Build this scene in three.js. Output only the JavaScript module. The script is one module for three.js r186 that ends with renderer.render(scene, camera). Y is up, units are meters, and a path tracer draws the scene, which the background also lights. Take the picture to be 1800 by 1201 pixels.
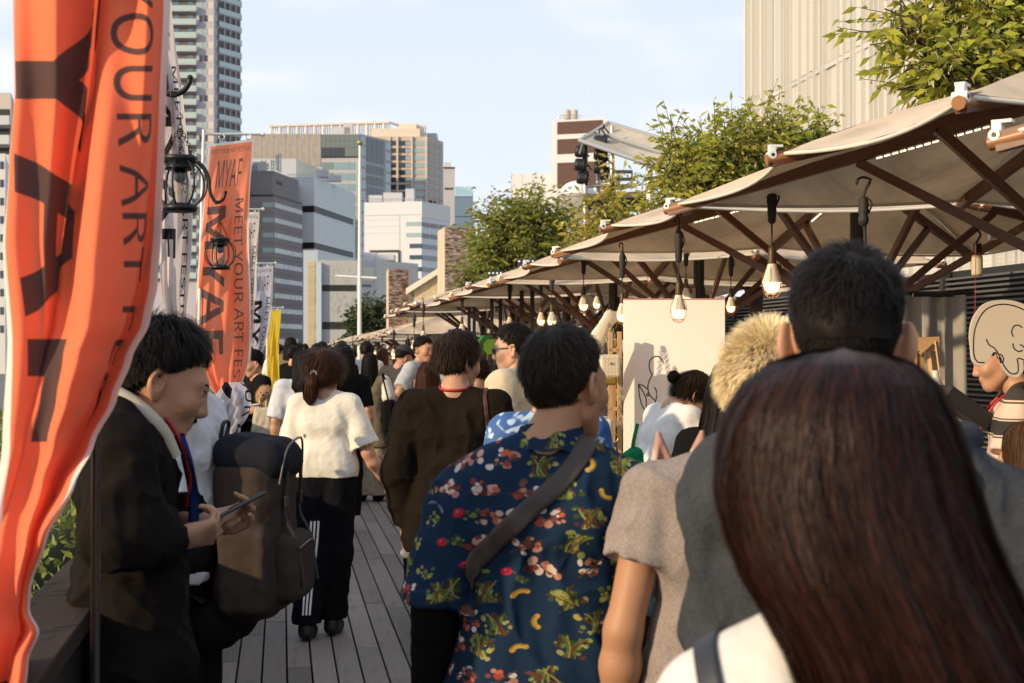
import * as THREE from 'three';
import { mergeGeometries } from 'three/addons/utils/BufferGeometryUtils.js';
import { RoundedBoxGeometry } from 'three/addons/geometries/RoundedBoxGeometry.js';
import { ImprovedNoise } from 'three/addons/math/ImprovedNoise.js';

// ---------------------------------------------------------------- camera, sky, sun, exposure
const scene = new THREE.Scene();
const EYE = 1.6, FPX = 2500, CU = 900, HV = 618, YAW = Math.atan(405 / FPX);      // focal length and horizon measured on the 1800 x 1201 photograph
const camera = new THREE.PerspectiveCamera(2 * Math.atan(600.5 / FPX) * 180 / Math.PI, 1024 / 683, 0.1, 3000);
camera.position.set(0, EYE, 0);
camera.rotation.y = -YAW;
camera.setViewOffset(1024, 683, 0, -(HV - 600.5) * 683 / 1201, 1024, 683);        // a shifted lens keeps the verticals upright
camera.focus = 6.6; camera.userData.fStop = 7.1;
camera.updateMatrixWorld(true);

const renderer = new THREE.WebGLRenderer({ antialias: true });
renderer.toneMapping = THREE.LinearToneMapping;
renderer.toneMappingExposure = 1.06;
renderer.shadowMap.enabled = true;

const SUN = new THREE.Vector3(-0.90, 0.325, 0.42).normalize();
const sun = new THREE.DirectionalLight(new THREE.Color(1, 0.76, 0.47), 4.6);
sun.position.copy(SUN).multiplyScalar(90); sun.castShadow = true; sun.shadow.radius = 2;
sun.shadow.mapSize.set(2048, 2048);
Object.assign(sun.shadow.camera, { left: -45, right: 45, top: 45, bottom: -45, near: 1, far: 220 });
sun.name = 'sun'; scene.add(sun);

const noise3 = new ImprovedNoise();
{ // the late afternoon sky: pale blue, paler at the horizon, warmer towards the sun, thin cloud
  const W = 1024, H = 512, d = new Float32Array(W * H * 4), v = new THREE.Vector3();
  const fbm = (x, y, z) => { let s = 0, a = .5; for (let i = 0; i < 5; i++) { s += a * noise3.noise(x, y, z); x *= 2.1; y *= 2.1; z *= 2.1; a *= .5; } return s; };
  for (let j = 0; j < H; j++) for (let i = 0; i < W; i++) {
    const up = ((j + .5) / H - .5) * Math.PI, ro = ((i + .5) / W - .5) * 2 * Math.PI;
    v.set(Math.cos(ro) * Math.cos(up), Math.sin(up), Math.sin(ro) * Math.cos(up));
    const e = Math.max(0, v.y), t = Math.pow(e, .62), g = Math.pow(Math.max(0, v.dot(SUN)), 5);
    let c = [.93 - .46 * t, .975 - .36 * t, 1.0 - .14 * t];
    c = [c[0] + .35 * g, c[1] + .24 * g, c[2] + .06 * g];
    const k = 1 / (e + .22), n = fbm(v.x * k * 1.3 + 3, v.z * k * 2.4 + 7, 1.7) + .5 * fbm(v.x * k * 5, v.z * k * 6, 9);
    const a = .75 * THREE.MathUtils.smoothstep(n, .02, .42) * THREE.MathUtils.smoothstep(e, .03, .16);
    const cl = [1.04 + .3 * g, 1.0 + .2 * g, .98 + .05 * g];
    for (let q = 0; q < 3; q++) d[(j * W + i) * 4 + q] = v.y < 0 ? [.3, .3, .29][q] : c[q] + (cl[q] - c[q]) * a;
    d[(j * W + i) * 4 + 3] = 1;
  }
  const sky = new THREE.DataTexture(d, W, H, THREE.RGBAFormat, THREE.FloatType);
  sky.mapping = THREE.EquirectangularReflectionMapping; sky.magFilter = THREE.LinearFilter; sky.needsUpdate = true;
  scene.background = sky; scene.environment = sky;
}

// ---------------------------------------------------------------- helpers
const V = (x, y, z) => new THREE.Vector3(x, y, z), { lerp, clamp, smoothstep } = THREE.MathUtils, PI = Math.PI, rad = (d) => d * PI / 180;
let seedState = 12345;
const seed = (n) => { seedState = n | 0; };
const rnd = (a = 0, b = 1) => { seedState = (seedState + 0x6d2b79f5) | 0; let t = Math.imul(seedState ^ (seedState >>> 15), 1 | seedState); t = (t + Math.imul(t ^ (t >>> 7), 61 | t)) ^ t; return a + (b - a) * (((t ^ (t >>> 14)) >>> 0) / 4294967296); };
const pick = (a) => a[Math.floor(rnd() * a.length)];
const FW = V(Math.sin(YAW), 0, -Math.cos(YAW)), RT = V(Math.cos(YAW), 0, Math.sin(YAW));
// the point of the place that lies `D` metres ahead of the camera where the photograph's pixel (u, v) looks
const at = (u, v, D) => V(0, EYE, 0).addScaledVector(FW, D).addScaledVector(RT, (u - CU) / FPX * D).add(V(0, (HV - v) / FPX * D, 0));
const ground = (u, D) => at(u, HV, D).setY(0);
const used = {};
const numbered = (n) => { const k = used[n] = (used[n] ?? -1) + 1; return k ? n + '_' + String(k).padStart(3, '0') : n; };
function info(o, label, category, group, kind) { if (label) o.userData.label = label; if (category) o.userData.category = category; if (group) o.userData.group = group; if (kind) o.userData.kind = kind; return o; }
function thing(name, label, category, pos = V(0, 0, 0), turn = 0, group) { const o = new THREE.Group(); o.name = numbered(name); o.position.copy(pos); o.rotation.y = turn; scene.add(o); return info(o, label, category, group); }
function mesh(name, geo, mat, parent, label) { const o = new THREE.Mesh(Array.isArray(geo) ? join(geo) : geo, mat); o.castShadow = o.receiveShadow = true; o.name = parent ? name : numbered(name); (parent ?? scene).add(o); if (label) o.userData.label = label; return o; }
function struct(name, geo, mat, label) { return info(mesh(name, geo, mat), label, null, null, 'structure'); }
function copy(o, label, pos, turn, group) { const c = o.clone(); c.name = numbered(o.name.replace(/_\d{3}$/, '')); c.userData = { ...o.userData }; scene.add(c); if (pos) c.position.copy(pos); if (turn !== undefined) c.rotation.y = turn; return info(c, label, null, group); }
function join(list) {
  const keep = list.some((g) => g.attributes.color);
  const out = list.filter(Boolean).map((g) => {
    const r = new THREE.BufferGeometry(), n = g.attributes.position.count;
    r.setAttribute('position', g.attributes.position); if (!g.attributes.normal) g.computeVertexNormals(); r.setAttribute('normal', g.attributes.normal);
    r.setAttribute('uv', g.attributes.uv ?? new THREE.BufferAttribute(new Float32Array(n * 2), 2));
    if (keep) r.setAttribute('color', g.attributes.color ?? new THREE.BufferAttribute(new Float32Array(n * 3).fill(1), 3));
    r.setIndex(g.index ?? new THREE.BufferAttribute(Uint32Array.from({ length: n }, (_, i) => i), 1));
    return r;
  });
  return out.length === 1 ? out[0] : mergeGeometries(out);
}
const box = (w, h, d, x = 0, y = 0, z = 0) => new THREE.BoxGeometry(w, h, d).translate(x, y, z);
const rbox = (w, h, d, r, x = 0, y = 0, z = 0) => new RoundedBoxGeometry(w, h, d, 2, r).translate(x, y, z);
const UP = V(0, 1, 0);
function basis(a, b) { const z = b.clone().sub(a).normalize(), x = Math.abs(z.y) > .999 ? V(1, 0, 0) : V().crossVectors(UP, z).normalize(), y = V().crossVectors(z, x); return new THREE.Matrix4().makeBasis(x, y, z).setPosition(a.clone().lerp(b, .5)); }
const beam = (a, b, w, h) => new THREE.BoxGeometry(w, h, a.distanceTo(b)).applyMatrix4(basis(a, b));
const rod = (a, b, r, r2 = r, n = 8) => new THREE.CylinderGeometry(r2, r, a.distanceTo(b), n).rotateX(PI / 2).applyMatrix4(basis(a, b));
const tube = (pts, r, seg = 24, n = 6, closed = false) => new THREE.TubeGeometry(new THREE.CatmullRomCurve3(pts, closed), seg, r, n, closed);
const ball = (r, x, y, z, sx = 1, sy = 1, sz = 1) => new THREE.SphereGeometry(r, 14, 10).scale(sx, sy, sz).translate(x, y, z);
const lathe = (pts, n = 16) => new THREE.LatheGeometry(pts.map((p) => new THREE.Vector2(p[0], p[1])), n);
function surface(nu, nv, fn, tint) { // fn(s, t) -> Vector3; uv = (s, 1 - t)
  const p = [], uv = [], idx = [], col = [];
  for (let j = 0; j <= nv; j++) for (let i = 0; i <= nu; i++) { const q = fn(i / nu, j / nv); p.push(q.x, q.y, q.z); uv.push(i / nu, 1 - j / nv); if (tint) col.push(...tint(i / nu, j / nv)); }
  for (let j = 0; j < nv; j++) for (let i = 0; i < nu; i++) { const a = j * (nu + 1) + i, b = a + nu + 1; idx.push(a, b, a + 1, a + 1, b, b + 1); }
  const g = new THREE.BufferGeometry(); g.setAttribute('position', new THREE.Float32BufferAttribute(p, 3)); g.setAttribute('uv', new THREE.Float32BufferAttribute(uv, 2)); g.setIndex(idx);
  if (tint) g.setAttribute('color', new THREE.Float32BufferAttribute(col, 3));
  g.computeVertexNormals(); return g;
}
// textures
function canvasTexture(w, h, draw, repeat) {
  const c = document.createElement('canvas'); c.width = w; c.height = h; const x = c.getContext('2d'); draw(x, w, h);
  const t = new THREE.CanvasTexture(c); t.colorSpace = THREE.SRGBColorSpace; if (repeat) { t.wrapS = t.wrapT = THREE.RepeatWrapping; t.repeat.set(repeat[0], repeat[1]); } return t;
}
function dataTexture(w, h, fn, srgb, repeat) { // fn(x, y) -> [r, g, b] 0..1, tiling
  const d = new Uint8Array(w * h * 4);
  for (let j = 0; j < h; j++) for (let i = 0; i < w; i++) { const c = fn(i / w, j / h); for (let q = 0; q < 3; q++) d[(j * w + i) * 4 + q] = clamp(c[q] * 255, 0, 255); d[(j * w + i) * 4 + 3] = 255; }
  const t = new THREE.DataTexture(d, w, h); t.magFilter = THREE.LinearFilter; t.minFilter = THREE.LinearMipmapLinearFilter; t.generateMipmaps = true; t.wrapS = t.wrapT = THREE.RepeatWrapping; if (srgb) t.colorSpace = THREE.SRGBColorSpace; if (repeat) t.repeat.set(...repeat); t.needsUpdate = true; return t;
}
const tileNoise = (x, y, f, s = 0) => { const a = x * 2 * PI, b = y * 2 * PI, r = f / (2 * PI); return noise3.noise(Math.cos(a) * r + s, Math.sin(a) * r + Math.cos(b) * r * 1.13, Math.sin(b) * r + s * 1.7); };
const mott = (x, y, s = 0) => .55 * tileNoise(x, y, 6, s) + .3 * tileNoise(x, y, 17, s + 5) + .25 * tileNoise(x, y, 44, s + 9);
const TX = {
  mottle: dataTexture(256, 256, (x, y) => { const n = .86 + .2 * mott(x, y, 2); return [n, n, n]; }),
  weave: dataTexture(128, 128, (x, y) => { const n = .5 + .22 * Math.sin(x * 2 * PI * 32) * Math.sin(y * 2 * PI * 32) + .22 * tileNoise(x, y, 30, 3) + .2 * tileNoise(x, y, 8, 8); return [n, n, n]; }),
  wood: dataTexture(256, 512, (x, y) => { const w = .5 + .5 * tileNoise(x * 1, y, 3, 4), g = tileNoise(x, y * .0 + .1, 60, 7) * .5 + .5 * noise3.noise(x * 40, y * 3, 2) + .5 * noise3.noise(x * 90, y * 6, 5); const n = .78 + .17 * w + .16 * g; return [n, n * .985, n * .97]; }),
  deck: dataTexture(256, 512, (x, y) => { const g = .5 * noise3.noise(x * 22, y * 4, 2) + .5 * noise3.noise(x * 60, y * 9, 5) + .35 * noise3.noise(x * 130, y * 20, 1), st = Math.max(0, noise3.noise(x * 4, y * 7, 20) - .25); const n = .8 + .2 * g - .5 * st; return [n, n * .985, n * .97]; }),
  heather: dataTexture(512, 512, (x, y) => { const n = .84 + .2 * tileNoise(x, y, 110, 1) + .16 * tileNoise(x, y, 220, 6) + .14 * noise3.noise(x * 260, y * 40, 3) + .1 * tileNoise(x, y, 9, 4); return [n, n, n]; }),
  canvas: dataTexture(512, 512, (x, y) => { const n = .86 + .2 * tileNoise(x, y, 3, 1) + .2 * tileNoise(x, y, 8, 5) + .1 * tileNoise(x, y, 26, 7) + .05 * tileNoise(x, y, 90, 2), st = Math.max(0, tileNoise(x, y, 5, 31) - .22); return [n - .3 * st, n * .985 - .36 * st, n * .96 - .45 * st]; }),
  grain: dataTexture(256, 256, (x, y) => { const n = .5 + .35 * tileNoise(x, y, 80, 1) + .3 * tileNoise(x, y, 24, 4); return [n, n, n]; }),
  stain: dataTexture(512, 512, (x, y) => { const n = .9 + .16 * tileNoise(x, y, 4, 1) + .1 * tileNoise(x, y, 11, 5) + .06 * tileNoise(x, y, 60, 2); return [n, n * .985, n * .96]; }),
};
const C = (r, g, b) => new THREE.Color().setRGB(r, g, b);
const mat = (r, g, b, rough = .7, more = {}) => new THREE.MeshStandardMaterial({ color: C(r, g, b), roughness: rough, ...more });
const pmat = (r, g, b, rough = .7, more = {}) => new THREE.MeshPhysicalMaterial({ color: C(r, g, b), roughness: rough, ...more });
const cloth = (r, g, b, more = {}) => pmat(r, g, b, .95, { specularIntensity: .15, bumpMap: TX.weave, bumpScale: .0012, sheen: Math.min(.25, r * 2), sheenRoughness: .6, sheenColor: C(r * .5 + .12, g * .5 + .12, b * .5 + .12), map: TX.mottle, ...more });
const M = {
  blackMetal: mat(.012, .012, .013, .42, { metalness: .4 }), steel: mat(.5, .5, .5, .35, { metalness: .9 }), whitePlastic: mat(.72, .71, .68, .45), whitePaint: mat(.76, .76, .74, .5),
  ribWood: mat(.13, .047, .022, .45, { map: TX.wood, bumpMap: TX.wood, bumpScale: .001 }), tipWood: mat(.34, .15, .06, .4, { map: TX.wood }), paleWood: mat(.52, .34, .17, .55, { map: TX.wood, bumpMap: TX.wood, bumpScale: .001 }),
  blackPlastic: mat(.012, .012, .012, .4), rubber: mat(.02, .02, .02, .7),
};
// ---------------------------------------------------------------- bodies: smooth fields of tapered limbs, meshed on a grid
const smin = (a, b, k) => { const h = Math.max(k - Math.abs(a - b), 0) / k; return Math.min(a, b) - h * h * k * .25; };
const cap = (a, b, r1, r2 = r1) => { const ax = a[0], ay = a[1], az = a[2], bx = b[0] - ax, by = b[1] - ay, bz = b[2] - az, l = 1 / Math.max(1e-9, bx * bx + by * by + bz * bz), dr = r2 - r1;
  return (x, y, z) => { x -= ax; y -= ay; z -= az; let t = (x * bx + y * by + z * bz) * l; t = t < 0 ? 0 : t > 1 ? 1 : t; x -= bx * t; y -= by * t; z -= bz * t; return Math.sqrt(x * x + y * y + z * z) - r1 - dr * t; }; };
const ell = (c, r) => (x, y, z) => { x = (x - c[0]) / r[0]; y = (y - c[1]) / r[1]; z = (z - c[2]) / r[2]; const k0 = Math.sqrt(x * x + y * y + z * z), k1 = Math.sqrt((x / r[0]) ** 2 + (y / r[1]) ** 2 + (z / r[2]) ** 2); return k1 < 1e-9 ? -Math.min(...r) : k0 * (k0 - 1) / k1; };
const blend = (prims, k = .03) => (x, y, z) => { let d = prims[0](x, y, z); for (let i = 1; i < prims.length; i++) d = smin(d, prims[i](x, y, z), prims[i].k ?? k); return d; };
const withK = (f, k) => { f.k = k; return f; };
function meshField(f, lo, hi, h, uvFn) {
  const nx = Math.ceil((hi[0] - lo[0]) / h) + 2, ny = Math.ceil((hi[1] - lo[1]) / h) + 2, nz = Math.ceil((hi[2] - lo[2]) / h) + 2, g = new Float32Array(nx * ny * nz), B = 6, far = B * h * 1.1 + .03;
  for (let bz = 0; bz < nz; bz += B) for (let by = 0; by < ny; by += B) for (let bx = 0; bx < nx; bx += B) {
    const d = f(lo[0] + (bx + B / 2) * h, lo[1] + (by + B / 2) * h, lo[2] + (bz + B / 2) * h), skip = Math.abs(d) > far;
    for (let k = bz; k < Math.min(bz + B, nz); k++) for (let j = by; j < Math.min(by + B, ny); j++) for (let i = bx; i < Math.min(bx + B, nx); i++) g[(k * ny + j) * nx + i] = skip ? d : f(lo[0] + i * h, lo[1] + j * h, lo[2] + k * h);
  }
  const id = new Int32Array(nx * ny * nz).fill(-1), P = [], idx = [], at3 = (i, j, k) => (k * ny + j) * nx + i;
  const E = [[0, 1], [2, 3], [4, 5], [6, 7], [0, 2], [1, 3], [4, 6], [5, 7], [0, 4], [1, 5], [2, 6], [3, 7]], c = new Float32Array(8);
  for (let k = 0; k < nz - 1; k++) for (let j = 0; j < ny - 1; j++) for (let i = 0; i < nx - 1; i++) {
    let m = 0; for (let q = 0; q < 8; q++) { c[q] = g[at3(i + (q & 1), j + (q >> 1 & 1), k + (q >> 2))]; if (c[q] < 0) m |= 1 << q; }
    if (m === 0 || m === 255) continue;
    let x = 0, y = 0, z = 0, n = 0;
    for (const [a, b] of E) if ((c[a] < 0) !== (c[b] < 0)) { const t = c[a] / (c[a] - c[b]); x += (a & 1) + ((b & 1) - (a & 1)) * t; y += (a >> 1 & 1) + ((b >> 1 & 1) - (a >> 1 & 1)) * t; z += (a >> 2) + ((b >> 2) - (a >> 2)) * t; n++; }
    id[at3(i, j, k)] = P.length / 3; P.push(lo[0] + (i + x / n) * h, lo[1] + (j + y / n) * h, lo[2] + (k + z / n) * h);
  }
  for (let k = 1; k < nz - 1; k++) for (let j = 1; j < ny - 1; j++) for (let i = 1; i < nx - 1; i++) {
    const s = g[at3(i, j, k)] < 0, quad = (a, b, c2, d) => { if (a < 0 || b < 0 || c2 < 0 || d < 0) return; s ? idx.push(a, b, c2, a, c2, d) : idx.push(a, c2, b, a, d, c2); };
    if (s !== g[at3(i + 1, j, k)] < 0) quad(id[at3(i, j - 1, k - 1)], id[at3(i, j, k - 1)], id[at3(i, j, k)], id[at3(i, j - 1, k)]);
    if (s !== g[at3(i, j + 1, k)] < 0) quad(id[at3(i - 1, j, k - 1)], id[at3(i - 1, j, k)], id[at3(i, j, k)], id[at3(i, j, k - 1)]);
    if (s !== g[at3(i, j, k + 1)] < 0) quad(id[at3(i - 1, j - 1, k)], id[at3(i, j - 1, k)], id[at3(i, j, k)], id[at3(i - 1, j, k)]);
  }
  const n = P.length / 3, N = new Float32Array(n * 3), UV = new Float32Array(n * 2), e = h * .6;
  for (let q = 0; q < n; q++) {
    let x = P[q * 3], y = P[q * 3 + 1], z = P[q * 3 + 2];
    let gx = f(x + e, y, z) - f(x - e, y, z), gy = f(x, y + e, z) - f(x, y - e, z), gz = f(x, y, z + e) - f(x, y, z - e), l = Math.hypot(gx, gy, gz) || 1;
    gx /= l; gy /= l; gz /= l; N[q * 3] = gx; N[q * 3 + 1] = gy; N[q * 3 + 2] = gz;
    const u = uvFn ? uvFn(x, y, z, gx, gy, gz) : [x * 2 - z * 2 * Math.tanh(x * 2.2), y * 2]; UV[q * 2] = u[0]; UV[q * 2 + 1] = u[1];
  }
  let sign = 0; for (let q = 0; q < idx.length; q += Math.max(3, 3 * Math.floor(idx.length / 300))) { const [a, b, d] = [idx[q] * 3, idx[q + 1] * 3, idx[q + 2] * 3], ux = P[b] - P[a], uy = P[b + 1] - P[a + 1], uz = P[b + 2] - P[a + 2], vx = P[d] - P[a], vy = P[d + 1] - P[a + 1], vz = P[d + 2] - P[a + 2]; sign += Math.sign((uy * vz - uz * vy) * N[a] + (uz * vx - ux * vz) * N[a + 1] + (ux * vy - uy * vx) * N[a + 2]); }
  if (sign < 0) for (let q = 0; q < idx.length; q += 3) { const v = idx[q + 1]; idx[q + 1] = idx[q + 2]; idx[q + 2] = v; }
  const geo = new THREE.BufferGeometry(); geo.setAttribute('position', new THREE.Float32BufferAttribute(P, 3)); geo.setAttribute('normal', new THREE.BufferAttribute(N, 3)); geo.setAttribute('uv', new THREE.BufferAttribute(UV, 2)); geo.setIndex(idx);
  return geo;
}
// ribbons: strands of hair (and fur); each path is a list of [point, outward normal]
function ribbons(paths) {
  const p = [], n = [], col = [], idx = [], t = V(), s = V(), q = V();
  for (const { pts, nrm, w, c } of paths) {
    const base = p.length / 3, m = pts.length;
    for (let i = 0; i < m; i++) {
      t.copy(pts[Math.min(i + 1, m - 1)]).sub(pts[Math.max(i - 1, 0)]).normalize(); s.crossVectors(t, nrm[i]).normalize(); q.crossVectors(s, t).normalize(); if (q.dot(nrm[i]) < 0) q.negate();
      const k = w * (i === m - 1 ? .12 : i === 0 ? .7 : 1 - .45 * i / m);
      for (const e of [-1, 1]) { p.push(pts[i].x + s.x * k * e, pts[i].y + s.y * k * e, pts[i].z + s.z * k * e); const b = .5 * e; n.push(q.x + s.x * b, q.y + s.y * b, q.z + s.z * b); col.push(c[0], c[1], c[2]); }
      if (i) { const a = base + i * 2; idx.push(a - 2, a - 1, a, a, a - 1, a + 1); }
    }
  }
  const g = new THREE.BufferGeometry(); g.setAttribute('position', new THREE.Float32BufferAttribute(p, 3)); g.setAttribute('normal', new THREE.Float32BufferAttribute(n, 3)); g.setAttribute('color', new THREE.Float32BufferAttribute(col, 3)); g.setIndex(idx); return g;
}
const tintGeo = (g, c) => { const n = g.attributes.position.count, a = new Float32Array(n * 3); for (let i = 0; i < n; i++) a.set(c, i * 3); g.setAttribute('color', new THREE.BufferAttribute(a, 3)); return g; };
const hairMat = new THREE.MeshPhysicalMaterial({ color: C(1, 1, 1), vertexColors: true, roughness: .5, specularIntensity: .2 });
const furMat = new THREE.MeshPhysicalMaterial({ color: C(1, 1, 1), vertexColors: true, roughness: .8 });
const shade = (c, v = .35) => { const k = 1 + rnd(-v, v * 1.6); return [c[0] * k, c[1] * k, c[2] * k]; };

// scalp of the head in head axes (facing -z)
const SC = { c: [0, .03, .012], r: [.079, .101, .098] };
function hairline(d, o) { // d: unit direction on the scalp; how far inside the hair it is, above 0 is hair
  const front = smoothstep(-d.z, -.1, .75), side = smoothstep(Math.abs(d.x), .55, .95) * (1 - smoothstep(Math.abs(d.z), .1, .5));
  const low = lerp((o.nape ?? -.72) - .1 * (1 - Math.min(1, Math.abs(d.x) * 2)), o.fringe ?? .42, front) + side * (o.side ?? .42) + .09 * noise3.noise(d.x * 9, d.z * 9, 4.2);
  return d.y - low;
}
function shortHair(o) { // o: color, count, len, lift, whorl, puff, width, seg
  const base = new THREE.SphereGeometry(1, 48, 32), p = base.attributes.position, d = V(), keep = [], off = o.base ?? .006;
  for (let i = 0; i < p.count; i++) { d.fromBufferAttribute(p, i).normalize(); const h = hairline(d, o), k = off * smoothstep(h, -.05, .25) + (o.bump ?? .004) * noise3.noise(d.x * 5 + 3, d.y * 5, d.z * 5) * smoothstep(h, 0, .3); p.setXYZ(i, SC.c[0] + d.x * (SC.r[0] + k), SC.c[1] + d.y * (SC.r[1] + k), SC.c[2] + d.z * (SC.r[2] + k)); if (h < (o.edge ?? .1)) keep[i] = 1; }
  const src = base.index.array, idx = []; for (let i = 0; i < src.length; i += 3) if (!(keep[src[i]] || keep[src[i + 1]] || keep[src[i + 2]])) idx.push(src[i], src[i + 1], src[i + 2]);
  base.setIndex(idx); base.computeVertexNormals();
  const paths = [], whorl = V(...(o.whorl ?? [.15, .82, .5])).normalize(), n = V(), g = V(), q = V(), seg = o.seg ?? 5;
  for (let i = 0; i < o.count; i++) {
    do d.set(rnd(-1, 1), rnd(-1, 1), rnd(-1, 1)); while (d.lengthSq() > 1 || d.lengthSq() < .01); d.normalize();
    const h = hairline(d, o); if (h < Math.pow(rnd(), 1.5) * (o.fade ?? .3)) { i -= .8; continue; }
    const root = V(SC.c[0] + d.x * SC.r[0], SC.c[1] + d.y * SC.r[1], SC.c[2] + d.z * SC.r[2]); n.set(d.x / SC.r[0], d.y / SC.r[1], d.z / SC.r[2]).normalize();
    g.copy(d).sub(whorl); g.addScaledVector(n, -g.dot(n)).normalize(); if (o.flow) { q.set(...o.flow(d)); q.addScaledVector(n, -q.dot(n)); g.lerp(q, .8).normalize(); }
    const cl = .5 * noise3.noise(d.x * 7, d.y * 7, d.z * 7 + 5); q.crossVectors(n, g); g.addScaledVector(q, cl * (o.wild ?? 1) + rnd(-.2, .2)).normalize();
    const top = Math.pow(smoothstep(h, .05, o.taper ?? .9), o.tp ?? 1), len = (o.len[0] + (o.len[1] - o.len[0]) * top) * rnd(.7, 1.15), lift = (o.lift ?? .35) * (.6 + .4 * top) * rnd(.6, 1.3);
    const dir = g.clone().multiplyScalar(1 - lift).addScaledVector(n, lift).normalize(), pts = [], nr = [], pos = root.clone();
    for (let k = 0; k < seg; k++) { pts.push(pos.clone()); nr.push(n.clone()); pos.addScaledVector(dir, len / (seg - 1)); dir.y -= (o.drop ?? .18); dir.addScaledVector(n, -.1).normalize();
      const ex = (pos.x - SC.c[0]) / SC.r[0], ey = (pos.y - SC.c[1]) / SC.r[1], ez = (pos.z - SC.c[2]) / SC.r[2], l = Math.hypot(ex, ey, ez), m = 1.01 + (o.puff ?? .05) * top * k / seg * rnd(.5, 1.2); if (l < m) { pos.set(SC.c[0] + ex / l * m * SC.r[0], SC.c[1] + ey / l * m * SC.r[1], SC.c[2] + ez / l * m * SC.r[2]); } n.set(ex / SC.r[0], ey / SC.r[1], ez / SC.r[2]).normalize(); }
    paths.push({ pts, nrm: nr, w: (o.width ?? .0014) * rnd(.7, 1.3), c: shade(o.color, o.vary) });
  }
  for (let i = 0; i < (o.stubble ?? 0); i++) { // short growth that fades out over the nape and the temples
    d.set(rnd(-1, 1), rnd(-1, .3), rnd(-.3, 1)).normalize(); const h = hairline(d, o); if (h < -.2 || h > .4 || rnd() > 1 - Math.max(0, -h) / .2 || (Math.abs(d.x) > .8 && d.z < .35)) continue;
    n.set(d.x / SC.r[0], d.y / SC.r[1], d.z / SC.r[2]).normalize(); const a = V(SC.c[0] + d.x * SC.r[0], SC.c[1] + d.y * SC.r[1], SC.c[2] + d.z * SC.r[2]), e = a.clone().addScaledVector(n, .003 + .006 * Math.max(0, h)).add(V(rnd(-.002, .002), -.006 - .012 * Math.max(0, h), 0)); paths.push({ pts: [a, a.clone().lerp(e, .5), e], nrm: [n.clone(), n.clone(), n.clone()], w: .0006, c: shade(o.color, .2) });
  }
  return join([tintGeo(base, o.color.map((x) => x * .7)), ribbons(paths)]);
}
// hair that hangs: a loft through rows [y, x centre, half width, z centre, half depth] from top to bottom, with strands over it
function loftHair(rows, o) {
  const row = (t) => { const f = t * (rows.length - 1), i = Math.min(rows.length - 2, Math.floor(f)), k = f - i, s = k * k * (3 - 2 * k) * .5 + k * .5; return rows[i].map((a, j) => lerp(a, rows[i + 1][j], s)); };
  const A0 = o.arc?.[0] ?? 0, A1 = o.arc?.[1] ?? 2 * PI;
  const pt = (a, t, k) => { const r = row(t), gr = (o.ridge ?? .05) * (o.grow ? .35 + o.grow * t * t : 1), w = 1 + gr * noise3.noise(Math.cos(a) * 3.2, Math.sin(a) * 3.2, t * 1.2 + (o.s ?? 0)) + gr * .6 * noise3.noise(Math.cos(a) * 9 + t * 2, Math.sin(a) * 9, t * 2); return V(r[1] + Math.sin(a) * r[2] * w * k, r[0], r[3] + Math.cos(a) * r[4] * w * k); };
  const base = surface(40, 30, (s, t) => pt(lerp(A0, A1, s), t, .97)), paths = [];
  for (let i = 0; i < o.count; i++) {
    let a = rnd(A0, A1); const t0 = Math.max(0, rnd(-.25, o.spread ?? .55)), t1 = Math.min(1, t0 + rnd(.35, .75)), m = o.seg ?? 9, pts = [], nr = [], ph = rnd(0, 9), k = rnd(.98, 1.03), dr = rnd(-.25, .25);
    for (let j = 0; j < m; j++) { const t = lerp(t0, t1, j / (m - 1)), aa = a + dr * (t - t0) + (o.wave ?? .03) * Math.sin(ph + t * 9), q = pt(aa, t, k + .03 * Math.sin(ph * 3 + j)); pts.push(q); nr.push(V(Math.sin(aa), .15, Math.cos(aa)).normalize()); }
    const lock = o.locks ? 1 + o.locks * (noise3.noise(Math.cos(a) * 9, Math.sin(a) * 9, 3) + .7 * noise3.noise(Math.cos(a) * 26, Math.sin(a) * 26, 8)) : 1; paths.push({ pts, nrm: nr, w: (o.width ?? .0016) * rnd(.6, 1.4), c: shade(o.color.map((x) => x * lock), o.vary) });
  }
  for (let i = 0; i < (o.fly ?? 0); i++) { const a = rnd(A0, A1), t0 = rnd(0, .6), t1 = Math.min(1, t0 + rnd(.1, .4)), pts = [], nr = [], ph = rnd(0, 9), k1 = rnd(1.0, 1.12), dr = rnd(-.12, .12); for (let j = 0; j < 9; j++) { const f = j / 8, t = lerp(t0, t1, f), aa = a + dr * f + .025 * Math.sin(ph + f * 5); pts.push(pt(aa, t, lerp(1, k1, f) + .012 * Math.sin(ph * 2 + f * 7))); nr.push(V(Math.sin(aa), .15, Math.cos(aa)).normalize()); } paths.push({ pts, nrm: nr, w: .0009, c: shade(o.color, .5) }); }
  return join([tintGeo(base, o.color.map((x) => x * .7)), ribbons(paths)]);
}
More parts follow.
